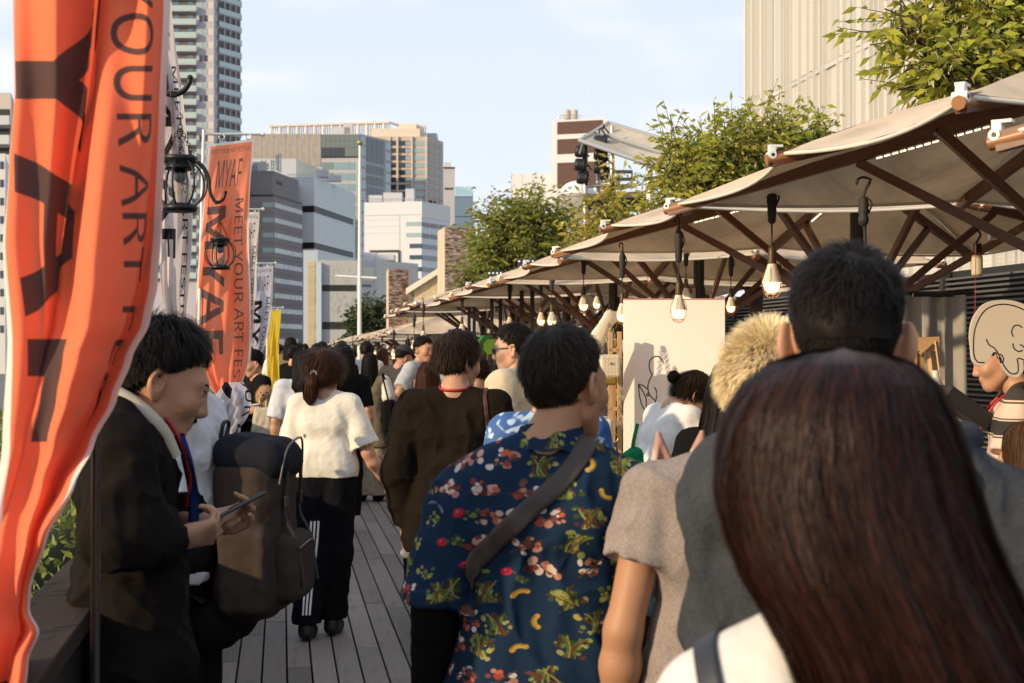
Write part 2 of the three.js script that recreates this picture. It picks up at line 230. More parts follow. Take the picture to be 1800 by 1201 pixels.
// a hand as fields: wrist w, direction d (towards the knuckles), palm normal n (the side the palm looks to), side of the thumb s (+1/-1)
function handField(w, d, n, s, curl, thumb = .5, scale = 1) {
  d = V(...d).normalize(); n = V(...n); n.addScaledVector(d, -n.dot(d)).normalize(); const b = V().crossVectors(d, n).multiplyScalar(s), W = V(...w), A = (x, y, z) => { const q = W.clone().addScaledVector(d, x * scale).addScaledVector(b, y * scale).addScaledVector(n, z * scale); return [q.x, q.y, q.z]; };
  const R = (r) => r * scale, pr = [cap(A(-.02, 0, 0), A(.03, 0, 0), R(.024), R(.023)), cap(A(.02, .018, 0), A(.085, .03, 0), R(.016), R(.0125)), cap(A(.02, .004, 0), A(.088, .009, 0), R(.017), R(.0125)), cap(A(.02, -.01, 0), A(.085, -.012, 0), R(.016), R(.012)), cap(A(.02, -.02, 0), A(.078, -.031, 0), R(.015), R(.011))];
  const palm = blend(pr, .016 * scale), fingers = [];
  const L = [[.04, .025, .02], [.045, .028, .021], [.041, .026, .02], [.032, .02, .018]], y0 = [.031, .01, -.012, -.031], x0 = [.086, .09, .086, .078];
  for (let f = 0; f < 4; f++) { let x = x0[f], z = 0, th = 0, y = y0[f]; const seg = []; for (let j = 0; j < 3; j++) { th += (Array.isArray(curl[f]) ? curl[f][j] : curl[f] * (j ? 1.05 : .75)); const nx = x + Math.cos(th) * L[f][j], nz = z + Math.sin(th) * L[f][j], ny = y + (1.5 - f) * .0012; seg.push(cap(A(x, y, z), A(nx, ny, nz), R(.0098 - j * .0011 - (f === 3 ? .001 : 0)), R(.0088 - j * .0012 - (f === 3 ? .001 : 0)))); x = nx; y = ny; z = nz; } fingers.push(blend(seg, .004 * scale)); }
  const t1 = A(.025, .02, .006), t2 = A(.055, .047 - thumb * .012, .012 + thumb * .02), t3 = A(.086, .05 - thumb * .02, .016 + thumb * .034), t4 = A(.108, .046 - thumb * .024, .018 + thumb * .04);
  const th = blend([cap(t1, t2, R(.015), R(.0118)), cap(t2, t3, R(.0118), R(.0102)), cap(t3, t4, R(.0102), R(.008))], .006 * scale);
  const f = (x, y, z) => { let v = smin(palm(x, y, z), th(x, y, z), .012 * scale); for (const g of fingers) v = smin(v, g(x, y, z), .005 * scale); return v; };
  const c = A(.07, 0, .01), r = .13 * scale; f.lo = [c[0] - r, c[1] - r, c[2] - r]; f.hi = [c[0] + r, c[1] + r, c[2] + r]; return f;
}
function headField(o = {}) {
  const f = o.female ? .93 : 1, P = [ell([0, .03, .012], [.077, .098, .095]), withK(ell([0, -.03, -.028], [.062 * f, .088, .07]), .05), withK(cap([0, -.098, -.066], [0, -.104, -.058], .021 * f, .02 * f), .04)];
  for (const s of [-1, 1]) P.push(withK(cap([s * .05 * f, -.065, -.005], [s * .016, -.1, -.06], .018, .018), .03), withK(cap([s * .012, .026, -.087], [s * .045, .024, -.07], .011, .01), .022), withK(ell([s * .045 * f, -.025, -.065], [.02, .018, .018]), .03));
  P.push(withK(cap([0, .008, -.094], [0, -.032, -.112], .0085, .0115), .018), withK(cap([-.011, -.036, -.102], [.011, -.036, -.102], .0085), .012));
  P.push(withK(cap([-.017, -.0605, -.092], [.017, -.0605, -.092], .0068), .009), withK(cap([-.014, -.0715, -.09], [.014, -.0715, -.09], .0075), .008));
  const main = blend(P, .03), cuts = [ell([-.032, .004, -.097], [.02, .012, .016]), ell([.032, .004, -.097], [.02, .012, .016]), cap([-.02, -.066, -.101], [.02, -.066, -.101], .0018)];
  const lids = [ell([-.031, .003, -.081], [.0165, .0125, .014]), ell([.031, .003, -.081], [.0165, .0125, .014])];
  const ears = [-1, 1].map((s) => { const rim = ell([s * .083, -.004, .014], [.0115, .034, .021]), lobe = ell([s * .078, -.034, .008], [.008, .012, .01]), dip = ell([s * .0955, -.001, .013], [.0155, .0215, .0125]); return (x, y, z) => { const X = x - s * (z - .0) * .35; return Math.max(smin(rim(X, y, z), lobe(X, y, z), .012), -dip(X, y, z)); }; });
  return (x, y, z) => { let d = main(x, y, z); for (const c of cuts) d = Math.max(d, -c(x, y, z)) ; d = smin(d, Math.min(lids[0](x, y, z), lids[1](x, y, z)), .006); return smin(d, Math.min(ears[0](x, y, z), ears[1](x, y, z)), .008); };
}
const skinMat = (r = .46, g = .25, b = .155) => pmat(r, g, b, .52, { sheen: .2, sheenColor: C(.4, .15, .08), sheenRoughness: .5, bumpMap: TX.grain, bumpScale: .0006, specularIntensity: .7 });
const SKIN = { warm: skinMat(), fair: skinMat(.52, .3, .2), tan: skinMat(.4, .205, .115) };
const shoeField = (A, T) => blend([cap([A[0], A[1] - .02, A[2] + .03], [A[0], A[1] - .045, A[2] + .035], .043, .042), cap([A[0], A[1] - .04, A[2]], [lerp(A[0], T[0], .6), .042, lerp(A[2], T[2], .6)], .042, .041), cap([lerp(A[0], T[0], .6), .042, lerp(A[2], T[2], .6)], [T[0], .036, T[2] - .04], .043, .034)], .03);

// builds one person. o: pos, turn (0 looks where the camera looks), h, joints, wide, head {yaw, pitch, roll}, skin, top, bottom, hair(fn), shoes, hands, cell
function person(o) {
  const t = thing('person', o.label, 'person', o.pos, -YAW - rad(o.turn ?? 0), o.group), S = o.h / 1.7, W = o.wide ?? 1, H = o.cell ?? .014, J = {};
  const def = { hip: [.085, .90, 0], knee: [.095, .50, -.01], ankle: [.095, .09, .03], toe: [.105, .035, -.12], shoulder: [.175, 1.385, .012], elbow: [.235, 1.115, .03], wrist: [.25, .875, -.025] };
  for (const k in def) for (const s of ['L', 'R']) { const c = o.joints?.[k + s]; J[k + s] = (c ?? [(s === 'L' ? -1 : 1) * def[k][0] * (k === 'ankle' || k === 'toe' ? 1 : W), def[k][1], def[k][2]]).map((v) => v * S); }
  const lean = o.lean ?? [0, 0], sc = (a) => a.map((v) => v * S), bendY = (p) => { const k = smoothstep(p[1], .9, 1.45); return sc([p[0] + lean[0] * k, p[1], p[2] - lean[1] * k]); };   // lean: the trunk's shift to the right and ahead at the neck
  const neck = bendY([0, 1.43, .015]), hc = sc(o.headAt ?? [lean[0] * 1.15, 1.575, -.018 - lean[1] * 1.2]);
  if (o.lean) for (const k of ['shoulder', 'elbow', 'wrist']) for (const s of ['L', 'R']) if (!o.joints?.[k + s]) { J[k + s][0] += lean[0] * S; J[k + s][2] -= lean[1] * S; }
  const w = W * S, mid = (y, hw, z) => { const a = bendY([-hw * W, y, z]), b = bendY([hw * W, y, z]); return [a, b]; };
  const trunk = (add) => [cap(...mid(1.36, .105, .018), (.046 + add) * S), cap(...mid(1.27, .074, .004), (.088 + add) * S), cap(...mid(1.12, .058, 0), (.086 + add) * S), cap(...mid(.96, .07, .005), (.1 + add) * S)];
  const R = (r) => r * S, body = [...trunk(-.006).map((f) => withK(f, .05)), cap(neck, [hc[0], hc[1] - .03 * S, hc[2] + .02 * S], R(.058), R(.055)), ...[-1, 1].map((s) => withK(cap([neck[0], neck[1] + .015, neck[2]], J[s < 0 ? 'shoulderL' : 'shoulderR'], R(.04), R(.036)), .04))];
  for (const s of ['L', 'R']) body.push(withK(cap(J['shoulder' + s], J['elbow' + s], R(.049), R(.038)), .04), withK(cap(J['elbow' + s], J['elbow' + s].map((v, i) => lerp(v, J['wrist' + s][i], .3)), R(.039), R(.042)), .02), withK(cap(J['elbow' + s].map((v, i) => lerp(v, J['wrist' + s][i], .3)), J['wrist' + s], R(.042), R(.026)), .02), withK(cap(J['hip' + s], J['knee' + s], R(.082), R(.052)), .05), withK(cap(J['knee' + s], J['ankle' + s], R(.054), R(.036)), .03));
  const bodyF = blend(body, .03), all = Object.values(J), lo = [0, 1, 2].map((i) => Math.min(...all.map((p) => p[i]), hc[i]) - .13), hi = [0, 1, 2].map((i) => Math.max(...all.map((p) => p[i]), hc[i]) + .13);
  lo[1] = Math.max(lo[1], (o.cut ?? 0) + .02);
  const parts = [meshField(bodyF, lo, hi, H)];
  const hm = new THREE.Matrix4().makeRotationFromEuler(new THREE.Euler(rad(-(o.head?.pitch ?? 0)), rad(-(o.head?.yaw ?? 0)), rad(-(o.head?.roll ?? 0)), 'YXZ')).scale(V(S, S, S).multiplyScalar(o.headScale ?? 1)).setPosition(...hc);
  parts.push(meshField(headField(o), [-.105, -.13, -.13], [.105, .135, .115], o.headCell ?? .007).applyMatrix4(hm));
  for (const s of ['L', 'R']) {
    const hd = o.hands?.[s], fw = J['wrist' + s].map((v, i) => v - J['elbow' + s][i]);
    if (hd === null) continue;
    if (hd) { const f = handField(hd.at ? sc(hd.at) : J['wrist' + s], hd.dir ?? fw, hd.palm ?? [s === 'L' ? 1 : -1, 0, 0], hd.side ?? (s === 'L' ? 1 : -1), hd.curl ?? [.35, .4, .45, .5], hd.thumb ?? .4, S); parts.push(meshField(f, f.lo, f.hi, .0042)); }
    else { const f = handField(J['wrist' + s], fw, [s === 'L' ? 1 : -1, 0, .2], s === 'L' ? -1 : 1, [.3, .38, .42, .48], .4, S); parts.push(meshField(f, f.lo, f.hi, Math.max(.005, H * .5))); }
  }
  mesh('body', parts, o.skin ?? SKIN.warm, t);
  const fold = (A, s) => (x, y, z) => { const r1 = 1 - 2.2 * Math.abs(noise3.noise(x * 5.5 + y * 4 + s, y * 4.5 - x * 3, z * 5.5)), r2 = 1 - 2.2 * Math.abs(noise3.noise(x * 9 - y * 7, y * 7 + x * 6 + s, z * 9)); return A * (.9 * noise3.noise(x * 8 + s, y * 3.2, z * 8) + .45 * noise3.noise(x * 24, y * 14 + x * 9, z * 24) - .5 * r1 * r1 * Math.abs(r1) - .25 * r2 * r2 * Math.abs(r2) + .2); };
  const tp = o.top;
  if (tp) {
    const ease = tp.ease ?? .02, hem = (tp.hem ?? .86) * S, pr = [...trunk(ease).slice(0, 3).map((f) => withK(f, .05))];
    pr.push(withK(cap(...[-1, 1].map((s) => bendY([s * (tp.hemW ?? .09) * W, (tp.hem ?? .86) + .04, tp.hemZ ?? .01])), (.088 + ease * 1.2 + (tp.flare ?? 0)) * S), .09));
    for (let y = 1.0; y > (tp.hem ?? .86) + .1; y -= .1) { const k = (1.12 - y) / (1.12 - (tp.hem ?? .86) - .04); pr.push(withK(cap(...[-1, 1].map((s) => bendY([s * lerp(.06, tp.hemW ?? .09, k) * W, y, (tp.hemZ ?? .01) * k])), (.088 + ease * lerp(1, 1.2, k) + (tp.flare ?? 0) * k) * S), .05)); }
    for (const s of ['L', 'R']) pr.push(withK(cap([neck[0] + (s === 'L' ? -.03 : .03) * S, neck[1] + .006, neck[2]], J['shoulder' + s], R(.042 + ease * .25), R(.044 + ease * .5)), .04));
    const torso = blend(pr, .05), arms = [];
    for (const s of ['L', 'R']) {
      const a = J['shoulder' + s], b = J['elbow' + s], c = J['wrist' + s], u = tp.sleeve ?? .6, mix = (p, q, k) => p.map((v, i) => lerp(v, q[i], k)), r = tp.sleeveR ?? [.064, .066];
      const end = u <= 1 ? mix(a, b, u) : mix(b, c, u - 1), dir = V(...(u <= 1 ? mix(b, a, 0) : mix(c, b, 0))).sub(V(...(u <= 1 ? a : b))).normalize(), dd = dir.x * end[0] + dir.y * end[1] + dir.z * end[2];
      const seg = u <= 1 ? [cap(a, mix(a, b, Math.min(1, u + .2)), R(r[0]), R(r[1]))] : [cap(a, b, R(r[0]), R((r[0] + r[1]) / 2)), cap(b, mix(b, c, Math.min(1.15, u - .9)), R((r[0] + r[1]) / 2), R(r[1]))], f = blend(seg, .05);
      const near = a, reach = 1e9; arms.push((x, y, z) => { const e = dir.x * x + dir.y * y + dir.z * z - dd; return Math.max(f(x, y, z) - (e > -.03 && e < -.002 ? .0025 : 0), e); });
    }
    const neckCut = cap([neck[0], neck[1] + (tp.neckY ?? .012) * S, neck[2] - .022 * S], [hc[0], hc[1], hc[2]], R(tp.neckR ?? .066), R(.1)), fo = fold((tp.fold ?? .006) * S, o.seed ?? 0);
    const F = (x, y, z) => { let d = torso(x, y, z); d = Math.max(d, hem + (tp.hemWave ?? .006) * noise3.noise(x * 9, 3, z * 9) - y); for (const a of arms) d = smin(d, a(x, y, z), tp.armK ?? .022); d = Math.max(d, -neckCut(x, y, z)); return Math.abs(d) > .06 ? d : d + fo(x, y, z) * smoothstep(1.5 * S - y, .02, .12); };
    const m = mesh(tp.name ?? 'shirt', meshField(F, [lo[0] - .05, Math.max(hem - .03, (o.cut ?? 0)), lo[2] - .07], [hi[0] + .05, 1.56 * S, hi[2] + .07], tp.cell ?? H, tp.uv), tp.mat, t); t.userData.shirt = undefined; o.out = { shirt: m, F };
  }
  const bt = o.bottom;
  if (bt && (o.cut ?? 0) < .8) {
    const r = bt.r ?? [.1, .075, .065], pr = [cap(...[-1, 1].map((s) => sc([s * .07 * W, .97, .005])), R(.112 + (bt.ease ?? 0)))], fo = fold((bt.fold ?? .007) * S, (o.seed ?? 0) + 4);
    for (const s of ['L', 'R']) { const k = J['knee' + s], a = J['ankle' + s]; pr.push(withK(cap(J['hip' + s], k, R(r[0]), R(r[1])), .03), withK(cap(k, a, R(r[1]), R(r[2])), .03)); if (bt.skirt) pr.push(withK(cap(J['hip' + s], [J['hip' + s][0] * 1.3, bt.cut * S, J['hip' + s][2]], R(.12), R(.2)), .1)); }
    const leg = blend(pr, .04), cutY = (bt.cut ?? .06) * S, waist = (bt.waist ?? 1.02) * S, F = (x, y, z) => { const d = leg(x, y, z); return Math.max(Math.abs(d) > .06 ? d : d + fo(x, y, z), cutY - y, y - waist); };
    mesh(bt.name ?? 'trousers', meshField(F, [lo[0] - .12, Math.max(cutY - .03, (o.cut ?? 0)), lo[2] - .1], [hi[0] + .12, waist + .03, hi[2] + .1], bt.cell ?? H, bt.uv), bt.mat, t);
  }
  if ((o.cut ?? 0) < .1) for (const s of ['L', 'R']) { const A = J['ankle' + s], T = J['toe' + s], f = shoeField(A, T); mesh('shoe', meshField((x, y, z) => Math.max(f(x, y, z), (Math.min(A[1] - .09 * S, .0) + .004) - y), [Math.min(A[0], T[0]) - .1, -.01, Math.min(A[2], T[2]) - .1], [Math.max(A[0], T[0]) + .1, A[1] + .05, Math.max(A[2], T[2]) + .12], .01), o.shoes ?? mat(.012, .012, .013, .5), t); }
  if (o.hair) mesh('hair', o.hair(S, hm).applyMatrix4(o.hairInBody ? new THREE.Matrix4() : hm), o.hairMat ?? hairMat, t);
  if (o.face) { const ey = [], br = []; for (const s of [-1, 1]) { ey.push(ball(.0075, s * .031, .003, -.0895, 1.5, o.face === 'down' ? .35 : .75, .8)); br.push(tube([V(s * .014, .024, -.1), V(s * .032, .029, -.094), V(s * .05, .021, -.079)], .0026, 8, 5)); } mesh('eye', ey.map((g) => g.applyMatrix4(hm)), mat(.012, .009, .008, .25), t); mesh('eyebrow', br.map((g) => g.applyMatrix4(hm)), mat(.014, .01, .008, .8), t); }
  t.userData.joints = undefined; delete t.userData.joints; delete t.userData.shirt;
  return { t, J, hm, S, hc, neck, shirtF: o.out?.F };
}
// a strap pressed on a body: pts are [x, y, z] near its surface
function strap(F, pts, w, off = .004, th = .004) {
  const cur = new THREE.CatmullRomCurve3(pts.map((p) => V(...p))), n = 60, e = .006, grad = (p) => V(F(p.x + e, p.y, p.z) - F(p.x - e, p.y, p.z), F(p.x, p.y + e, p.z) - F(p.x, p.y - e, p.z), F(p.x, p.y, p.z + e) - F(p.x, p.y, p.z - e)).normalize();
  const put = (p, o) => { for (let i = 0; i < 9; i++) p.addScaledVector(grad(p), clamp(o - F(p.x, p.y, p.z), -.03, .03) * .8); return p; }, mids = []; for (let i = 0; i <= n; i++) mids.push(put(cur.getPoint(i / n), off));
  const sm = mids.map((p, i) => { const q = V(); let k = 0; for (let j = Math.max(0, i - 2); j <= Math.min(n, i + 2); j++) { q.add(mids[j]); k++; } return q.divideScalar(k); });
  return surface(n, 6, (s, q) => { const f = s * n, i = Math.min(n - 1, Math.floor(f)), k = f - i, p = sm[i].clone().lerp(sm[i + 1], k), t = sm[Math.min(n, i + 2)].clone().sub(sm[Math.max(0, i - 1)]).normalize(), g = grad(p), sd = V().crossVectors(t, g).normalize(), c = clamp(q * 6 - 1, 0, 4) / 4 - .5; p.addScaledVector(sd, c * w); put(p, off); return p.addScaledVector(g, q === 0 || q === 1 ? -th : th * .5); });
}
const HAIR = { black: [.012, .009, .008], soft: [.02, .013, .01], brown: [.05, .023, .012], red: [.06, .018, .012], dark: [.016, .011, .009], blond: [.8, .68, .44] };
const crop = (color, count, more = {}) => (S) => shortHair({ color, count, len: [.012, .05], lift: .4, ...more });
// ---------------------------------------------------------------- the ground, the boardwalk, the parapet and the planting
struct('ground', new THREE.PlaneGeometry(3000, 3000).rotateX(-PI / 2).translate(0, -.32, -900), mat(.16, .155, .15, .95, { map: TX.mottle }));
{
  const paving = struct('stall_pavement', box(9, .1, 86, 6.72, -.052, -40), mat(.22, .2, .18, .9));
  const stone = [0, 1, 2].map((i) => mat(.42 + i * .03, .37 + i * .03, .3 + i * .025, .85, { map: TX.stain }));
  const g = rbox(.59, .03, .59, .004);
  seed(4); for (let z = 0; z < 17; z++) for (let x = 0; x < 7; x++) { const m = mesh('paver', g, pick(stone), paving); m.position.set(2.56 + x * .6, .012 + rnd(-.0015, .0015), -5.3 - z * .6); }
  const deck = struct('boardwalk', box(3.2, .08, 88, .64, -.12, -40), mat(.02, .018, .016, .95));
  const tones = []; for (let i = 0; i < 7; i++) { const t = TX.deck.clone(); t.repeat.set(.42, 1); t.offset.set(i * .17, i * .31); t.needsUpdate = true; const k = [.17, .2, .15, .23, .19, .125, .21][i]; tones.push(mat(k * 1.42, k * 1.22, k * 1.07, .72, { map: t, bumpMap: t, bumpScale: .0015 })); }
  const PW = .1235, lens = [1.75, 2.1, 1.4, 2.45], geos = lens.map((l) => rbox(PW - .009, .034, l - .006, .0035)), far = [];
  seed(9);
  for (let i = 0; i < 26; i++) {
    const x = -.9 + i * PW; let z = -3.4 - rnd(0, 1.6);
    while (z > -83) { const k = Math.floor(rnd(0, 4)), l = lens[k];
      if (z > -20 && z - l < -4) { const m = mesh('plank', geos[k], pick(tones), deck); m.position.set(x, -.017 + rnd(-.0012, .0012), z - l / 2); }
      else far.push(box(PW - .009, .034, l - .006, x, -.017, z - l / 2));
      z -= l; }
  }
  info(mesh('far_plank', far, tones[1], deck), null, null, null, 'stuff');
}
{ // parapet: weathered cap boards on posts with dark solid panels
  const t = TX.deck.clone(); t.repeat.set(1.2, 1); t.needsUpdate = true;
  const cap1 = pmat(.062, .046, .037, .85, { specularIntensity: .2, map: t, bumpMap: t, bumpScale: .002 }), dark = mat(.016, .015, .014, .6, { map: TX.wood }), X = -.515;
  const rail = thing('parapet', 'low dark parapet with a weathered timber cap along the boardwalk', 'parapet', V(X, 0, 0));
  for (let i = 0; i < 14; i++) { const z = -1.2 - i * 2.4; mesh('cap_board', rbox(.165, .045, 2.394, .005), cap1, rail).position.set(0, .985, z - 1.2); mesh('panel', rbox(.035, .84, 1.12, .004), dark, rail).position.set(.045, .52, z - .6); mesh('panel', rbox(.035, .84, 1.12, .004), dark, rail).position.set(.045, .52, z - 1.8); mesh('post', rbox(.07, .96, .07, .004), dark, rail).position.set(0, .482, z); }
  mesh('bottom_rail', box(.06, .06, 34, 0, .06, -18), dark, rail);
}
// leaves: a folded blade, two halves
function leafGeo(l, w, fold = .25) { const g = new THREE.BufferGeometry(); g.setAttribute('position', new THREE.Float32BufferAttribute([0, 0, 0, -w, w * fold, l * .4, 0, 0, l * .45, w, w * fold, l * .4, 0, -l * .12, l], 3)); g.setAttribute('uv', new THREE.Float32BufferAttribute([.5, 0, 0, .4, .5, .45, 1, .4, .5, 1], 2)); g.setIndex([0, 2, 1, 0, 3, 2, 1, 2, 4, 2, 3, 4]); g.computeVertexNormals(); return g; }
const leafMat = (r, g, b, tr = .45) => pmat(r, g, b, .97, { transmission: tr, thickness: 0, ior: 1.3 });
function leaves(name, parent, geo, m, spots, kind) { // spots: [position, direction, size, colour]
  const o = new THREE.InstancedMesh(geo, m, spots.length), X = V(), Y = V(), Z = V(), mx = new THREE.Matrix4();
  spots.forEach(([p, d, s, c], i) => { Z.copy(d).normalize(); X.set(rnd(-1, 1), rnd(-.3, .3), rnd(-1, 1)).cross(Z).normalize(); Y.crossVectors(Z, X); if (Y.y < 0) { Y.negate(); X.negate(); } mx.makeBasis(X, Y, Z).scale(V(s, s, s)).setPosition(p); o.setMatrixAt(i, mx); o.setColorAt(i, c); });
  o.name = parent ? name : numbered(name); o.castShadow = o.receiveShadow = true; (parent ?? scene).add(o); if (kind) o.userData.kind = kind; return o;
}
{ // the clipped planting beyond the parapet
  seed(31); const spots = [], d = V();
  for (let i = 0; i < 26000; i++) { const z = -1.4 - Math.pow(rnd(), 1.4) * 30, x = -.64 - rnd(0, 2.1), top = 1.06 + .1 * noise3.noise(x * 1.5, 1, z * 1.2) + .05 * noise3.noise(x * 5, 2, z * 5) - .05 * smoothstep(-x, 2, 2.8); d.set(rnd(-1, 1), rnd(.1, 1.3), rnd(-1, 1)); const k = rnd(.6, 1.4); spots.push([V(x, top - Math.pow(rnd(), 2) * .25, z), d.clone(), rnd(.6, 1.3), C(.2 * k, .23 * k, .045 * k)]); }
  const h = thing('hedge', 'sunlit yellow-green clipped hedge beyond the dark parapet', 'hedge', V(0, 0, 0));
  info(leaves('leaves', h, leafGeo(.045, .011), leafMat(1, 1, 1, .35), spots), null, null, null, 'stuff');
  mesh('stems', surface(14, 120, (s, t) => { const x = -.68 - s * 2.1, z = -1 - t * 31; return V(x, (s < .01 || s > .99 ? 0 : .86 + .08 * noise3.noise(x * 1.5, 1, z * 1.2)), z); }), mat(.035, .045, .014, .95), h);
}
// trees: limbs, twigs and leaves hung along them
function tree(label, pos, o) { // o: trunkTop, crown: list of [centre (relative), radii], n twigs, leaf, colours
  const t = thing('tree', label, 'tree', pos, 0), barkG = [], spots = [], bark = mat(.06, .042, .03, .85, { bumpMap: TX.wood, bumpScale: .01 }), q = V(), d = V();
  const top = V(...o.top); barkG.push(rod(V(0, 0, 0), top, o.r ?? .09, (o.r ?? .09) * .6, 9));
  for (const [c, r] of o.crown) {
    const cc = V(...c), from = top.clone().lerp(V(0, 0, 0), rnd(0, .25)), mid = from.clone().lerp(cc, .5).add(V(rnd(-.2, .2), rnd(.1, .4), rnd(-.2, .2)));
    barkG.push(new THREE.TubeGeometry(new THREE.QuadraticBezierCurve3(from, mid, cc), 8, (o.r ?? .09) * .32, 5));
    const n = Math.round(o.n * r[0] * r[1] * r[2] / (o.vol ?? 1));
    for (let i = 0; i < n; i++) {
      do d.set(rnd(-1, 1), rnd(-1, 1), rnd(-1, 1)); while (d.lengthSq() > 1); const k = Math.pow(d.length(), -.45) * rnd(.7, 1.12); const p = V(cc.x + d.x * r[0] * k, cc.y + d.y * r[1] * k, cc.z + d.z * r[2] * k);
      const out = d.clone().normalize().add(V(rnd(-.6, .6), rnd(-.25, .7), rnd(-.6, .6))).normalize(), L = (o.twig ?? .55) * rnd(.6, 1.4), a = p.clone().addScaledVector(out, -L * .6), b = p.clone().addScaledVector(out, L * .5); b.y -= L * .12;
      barkG.push(rod(a, b, .006 * (o.tw ?? 1), .002, 3));
      if (rnd() < .25) barkG.push(rod(cc.clone().lerp(a, rnd(.0, .3)), a, .012 * (o.tw ?? 1), .006, 4));
      const m = o.perTwig ?? 9, tone = .75 + .5 * rnd(), warm = rnd();
      for (let j = 0; j < m; j++) { q.copy(a).lerp(b, (j + .6) / m).add(V(rnd(-.02, .02), rnd(-.02, .02), rnd(-.02, .02))); const side = j & 1 ? 1 : -1, dir = V(-out.z * side, -.35, out.x * side).addScaledVector(out, .7).add(V(rnd(-.5, .5), rnd(-.7, .3), rnd(-.5, .5))); const v = tone * rnd(.75, 1.25); spots.push([q.clone(), dir, rnd(.65, 1.25), C(o.col[0] * v * (1 + .35 * warm), o.col[1] * v, o.col[2] * v)]); }
    }
  }
  mesh('trunk', barkG, bark, t); const g = leafGeo(o.leaf * 1.08, o.leaf * .19, .35); let rest = spots;
  if (o.single) { // the leaves that show largest are parts of their own
    const near = [], far = []; spots.forEach((s) => { const p = s[0].clone().add(pos), d = p.clone().setY(0).dot(FW), u = CU + FPX * p.dot(RT) / d, v = HV - FPX * (p.y - EYE) / d; (u > o.single[0] && u < o.single[1] && v > o.single[2] && v < o.single[3] && near.length < 300 ? near : far).push(s); }); rest = far; const X = V(), Y = V(), Z = V(), tones = [0, 1, 2, 3, 4, 5].map((i) => leafMat(o.col[0] * (.75 + .14 * i), o.col[1] * (.7 + .12 * i), o.col[2] * (.7 + .1 * i), .5));
    for (const [p, d, s] of near) { Z.copy(d).normalize(); X.set(rnd(-1, 1), rnd(-.3, .3), rnd(-1, 1)).cross(Z).normalize(); Y.crossVectors(Z, X); if (Y.y < 0) { Y.negate(); X.negate(); } const m = mesh('leaf', g, pick(tones), t); m.position.copy(p); m.quaternion.setFromRotationMatrix(new THREE.Matrix4().makeBasis(X, Y, Z)); m.scale.setScalar(s); }
  }
  info(leaves('crown', t, g, o.mat, rest), null, null, null, 'stuff'); return t;
}
{
  seed(51);
  const green = leafMat(1, 1, 1, .5), y = (v, D) => EYE + (HV - v) / FPX * D;
  const rel = (base, u, v, D, r) => [at(u, v, D).sub(base).toArray(), r];
  let b = ground(1840, 9.6);
  tree('big-leaved green tree overhanging the nearest canopy at the top right', b, { top: [0, 3.0, 0], r: .11, n: 1750, vol: 1, single: [1540, 1800, 0, 200], twig: .5, perTwig: 10, leaf: .105, col: [.31, .37, .04], mat: green, crown: [rel(b, 1760, 60, 9.4, [.42, .34, .5]), rel(b, 1670, 110, 9.2, [.38, .2, .35]), rel(b, 1590, 50, 9.3, [.3, .12, .3]), rel(b, 1850, 100, 9.8, [.5, .4, .6]), rel(b, 1640, 30, 9.8, [.3, .16, .3]), rel(b, 1880, -80, 9.8, [.8, .5, .7]), rel(b, 1760, -60, 9.6, [.5, .3, .5]), rel(b, 1640, 145, 9.3, [.25, .1, .2])] });
  b = ground(1330, 14.6);
  tree('bright green tree above the second canopy in front of the pale mesh building', b, { top: [0, 2.6, 0], r: .1, n: 1500, twig: .55, perTwig: 12, leaf: .088, col: [.3, .355, .04], mat: green, crown: [rel(b, 1360, 240, 14.2, [.42, .3, .5]), rel(b, 1270, 270, 14.0, [.5, .36, .6]), rel(b, 1215, 305, 13.8, [.36, .34, .5]), rel(b, 1200, 350, 13.6, [.34, .25, .5]), rel(b, 1420, 260, 14.4, [.22, .28, .4]), rel(b, 1290, 330, 14, [.7, .35, .5]), rel(b, 1400, 300, 14.6, [.4, .35, .5]), rel(b, 1180, 250, 13.8, [.14, .2, .3]), rel(b, 1440, 225, 14.3, [.14, .16, .2])] });
  b = ground(1085, 17.5);
  tree('slender yellow-green young tree beside the stage lights', b, { top: [0, 2.4, 0], r: .07, n: 1100, twig: .5, perTwig: 9, leaf: .11, col: [.34, .36, .045], mat: green, crown: [rel(b, 1077, 330, 17.4, [.16, .32, .2]), rel(b, 1080, 385, 17.4, [.34, .36, .4]), rel(b, 1060, 430, 17.2, [.4, .3, .4]), rel(b, 1115, 400, 17.2, [.35, .3, .4]), rel(b, 1040, 400, 17.5, [.22, .25, .3]), rel(b, 1150, 430, 17, [.4, .3, .4])] });
  b = ground(925, 25);
  tree('dense dark green tree in front of the brick house', b, { top: [0, 2.6, 0], r: .12, n: 800, twig: .7, perTwig: 10, leaf: .11, col: [.2, .26, .032], mat: green, crown: [rel(b, 930, 372, 24.8, [.62, .42, .7]), rel(b, 875, 385, 24.6, [.4, .3, .5]), rel(b, 975, 395, 25, [.42, .42, .6]), rel(b, 905, 420, 24.6, [.7, .5, .7]), rel(b, 860, 440, 24.4, [.4, .35, .5]), rel(b, 960, 440, 24.6, [.6, .4, .6]), rel(b, 845, 480, 24, [.35, .3, .4]), rel(b, 905, 480, 24.6, [.6, .3, .5]), rel(b, 990, 455, 25, [.4, .4, .5]), rel(b, 815, 490, 24, [.28, .14, .2])] });
  b = ground(646, 100);
  tree('small dark tree beside the white flagpole, before the distant offices', b, { top: [0, 3.2, 0], r: .2, n: 60, twig: 1.5, tw: 2.5, perTwig: 12, leaf: .42, col: [.04, .07, .014], mat: green, crown: [rel(b, 652, 545, 100, [1.1, .9, 1]), rel(b, 630, 570, 99, [1, .8, 1]), rel(b, 668, 570, 100, [.9, 1.1, 1]), rel(b, 640, 590, 99, [1.2, .7, 1])] });
}
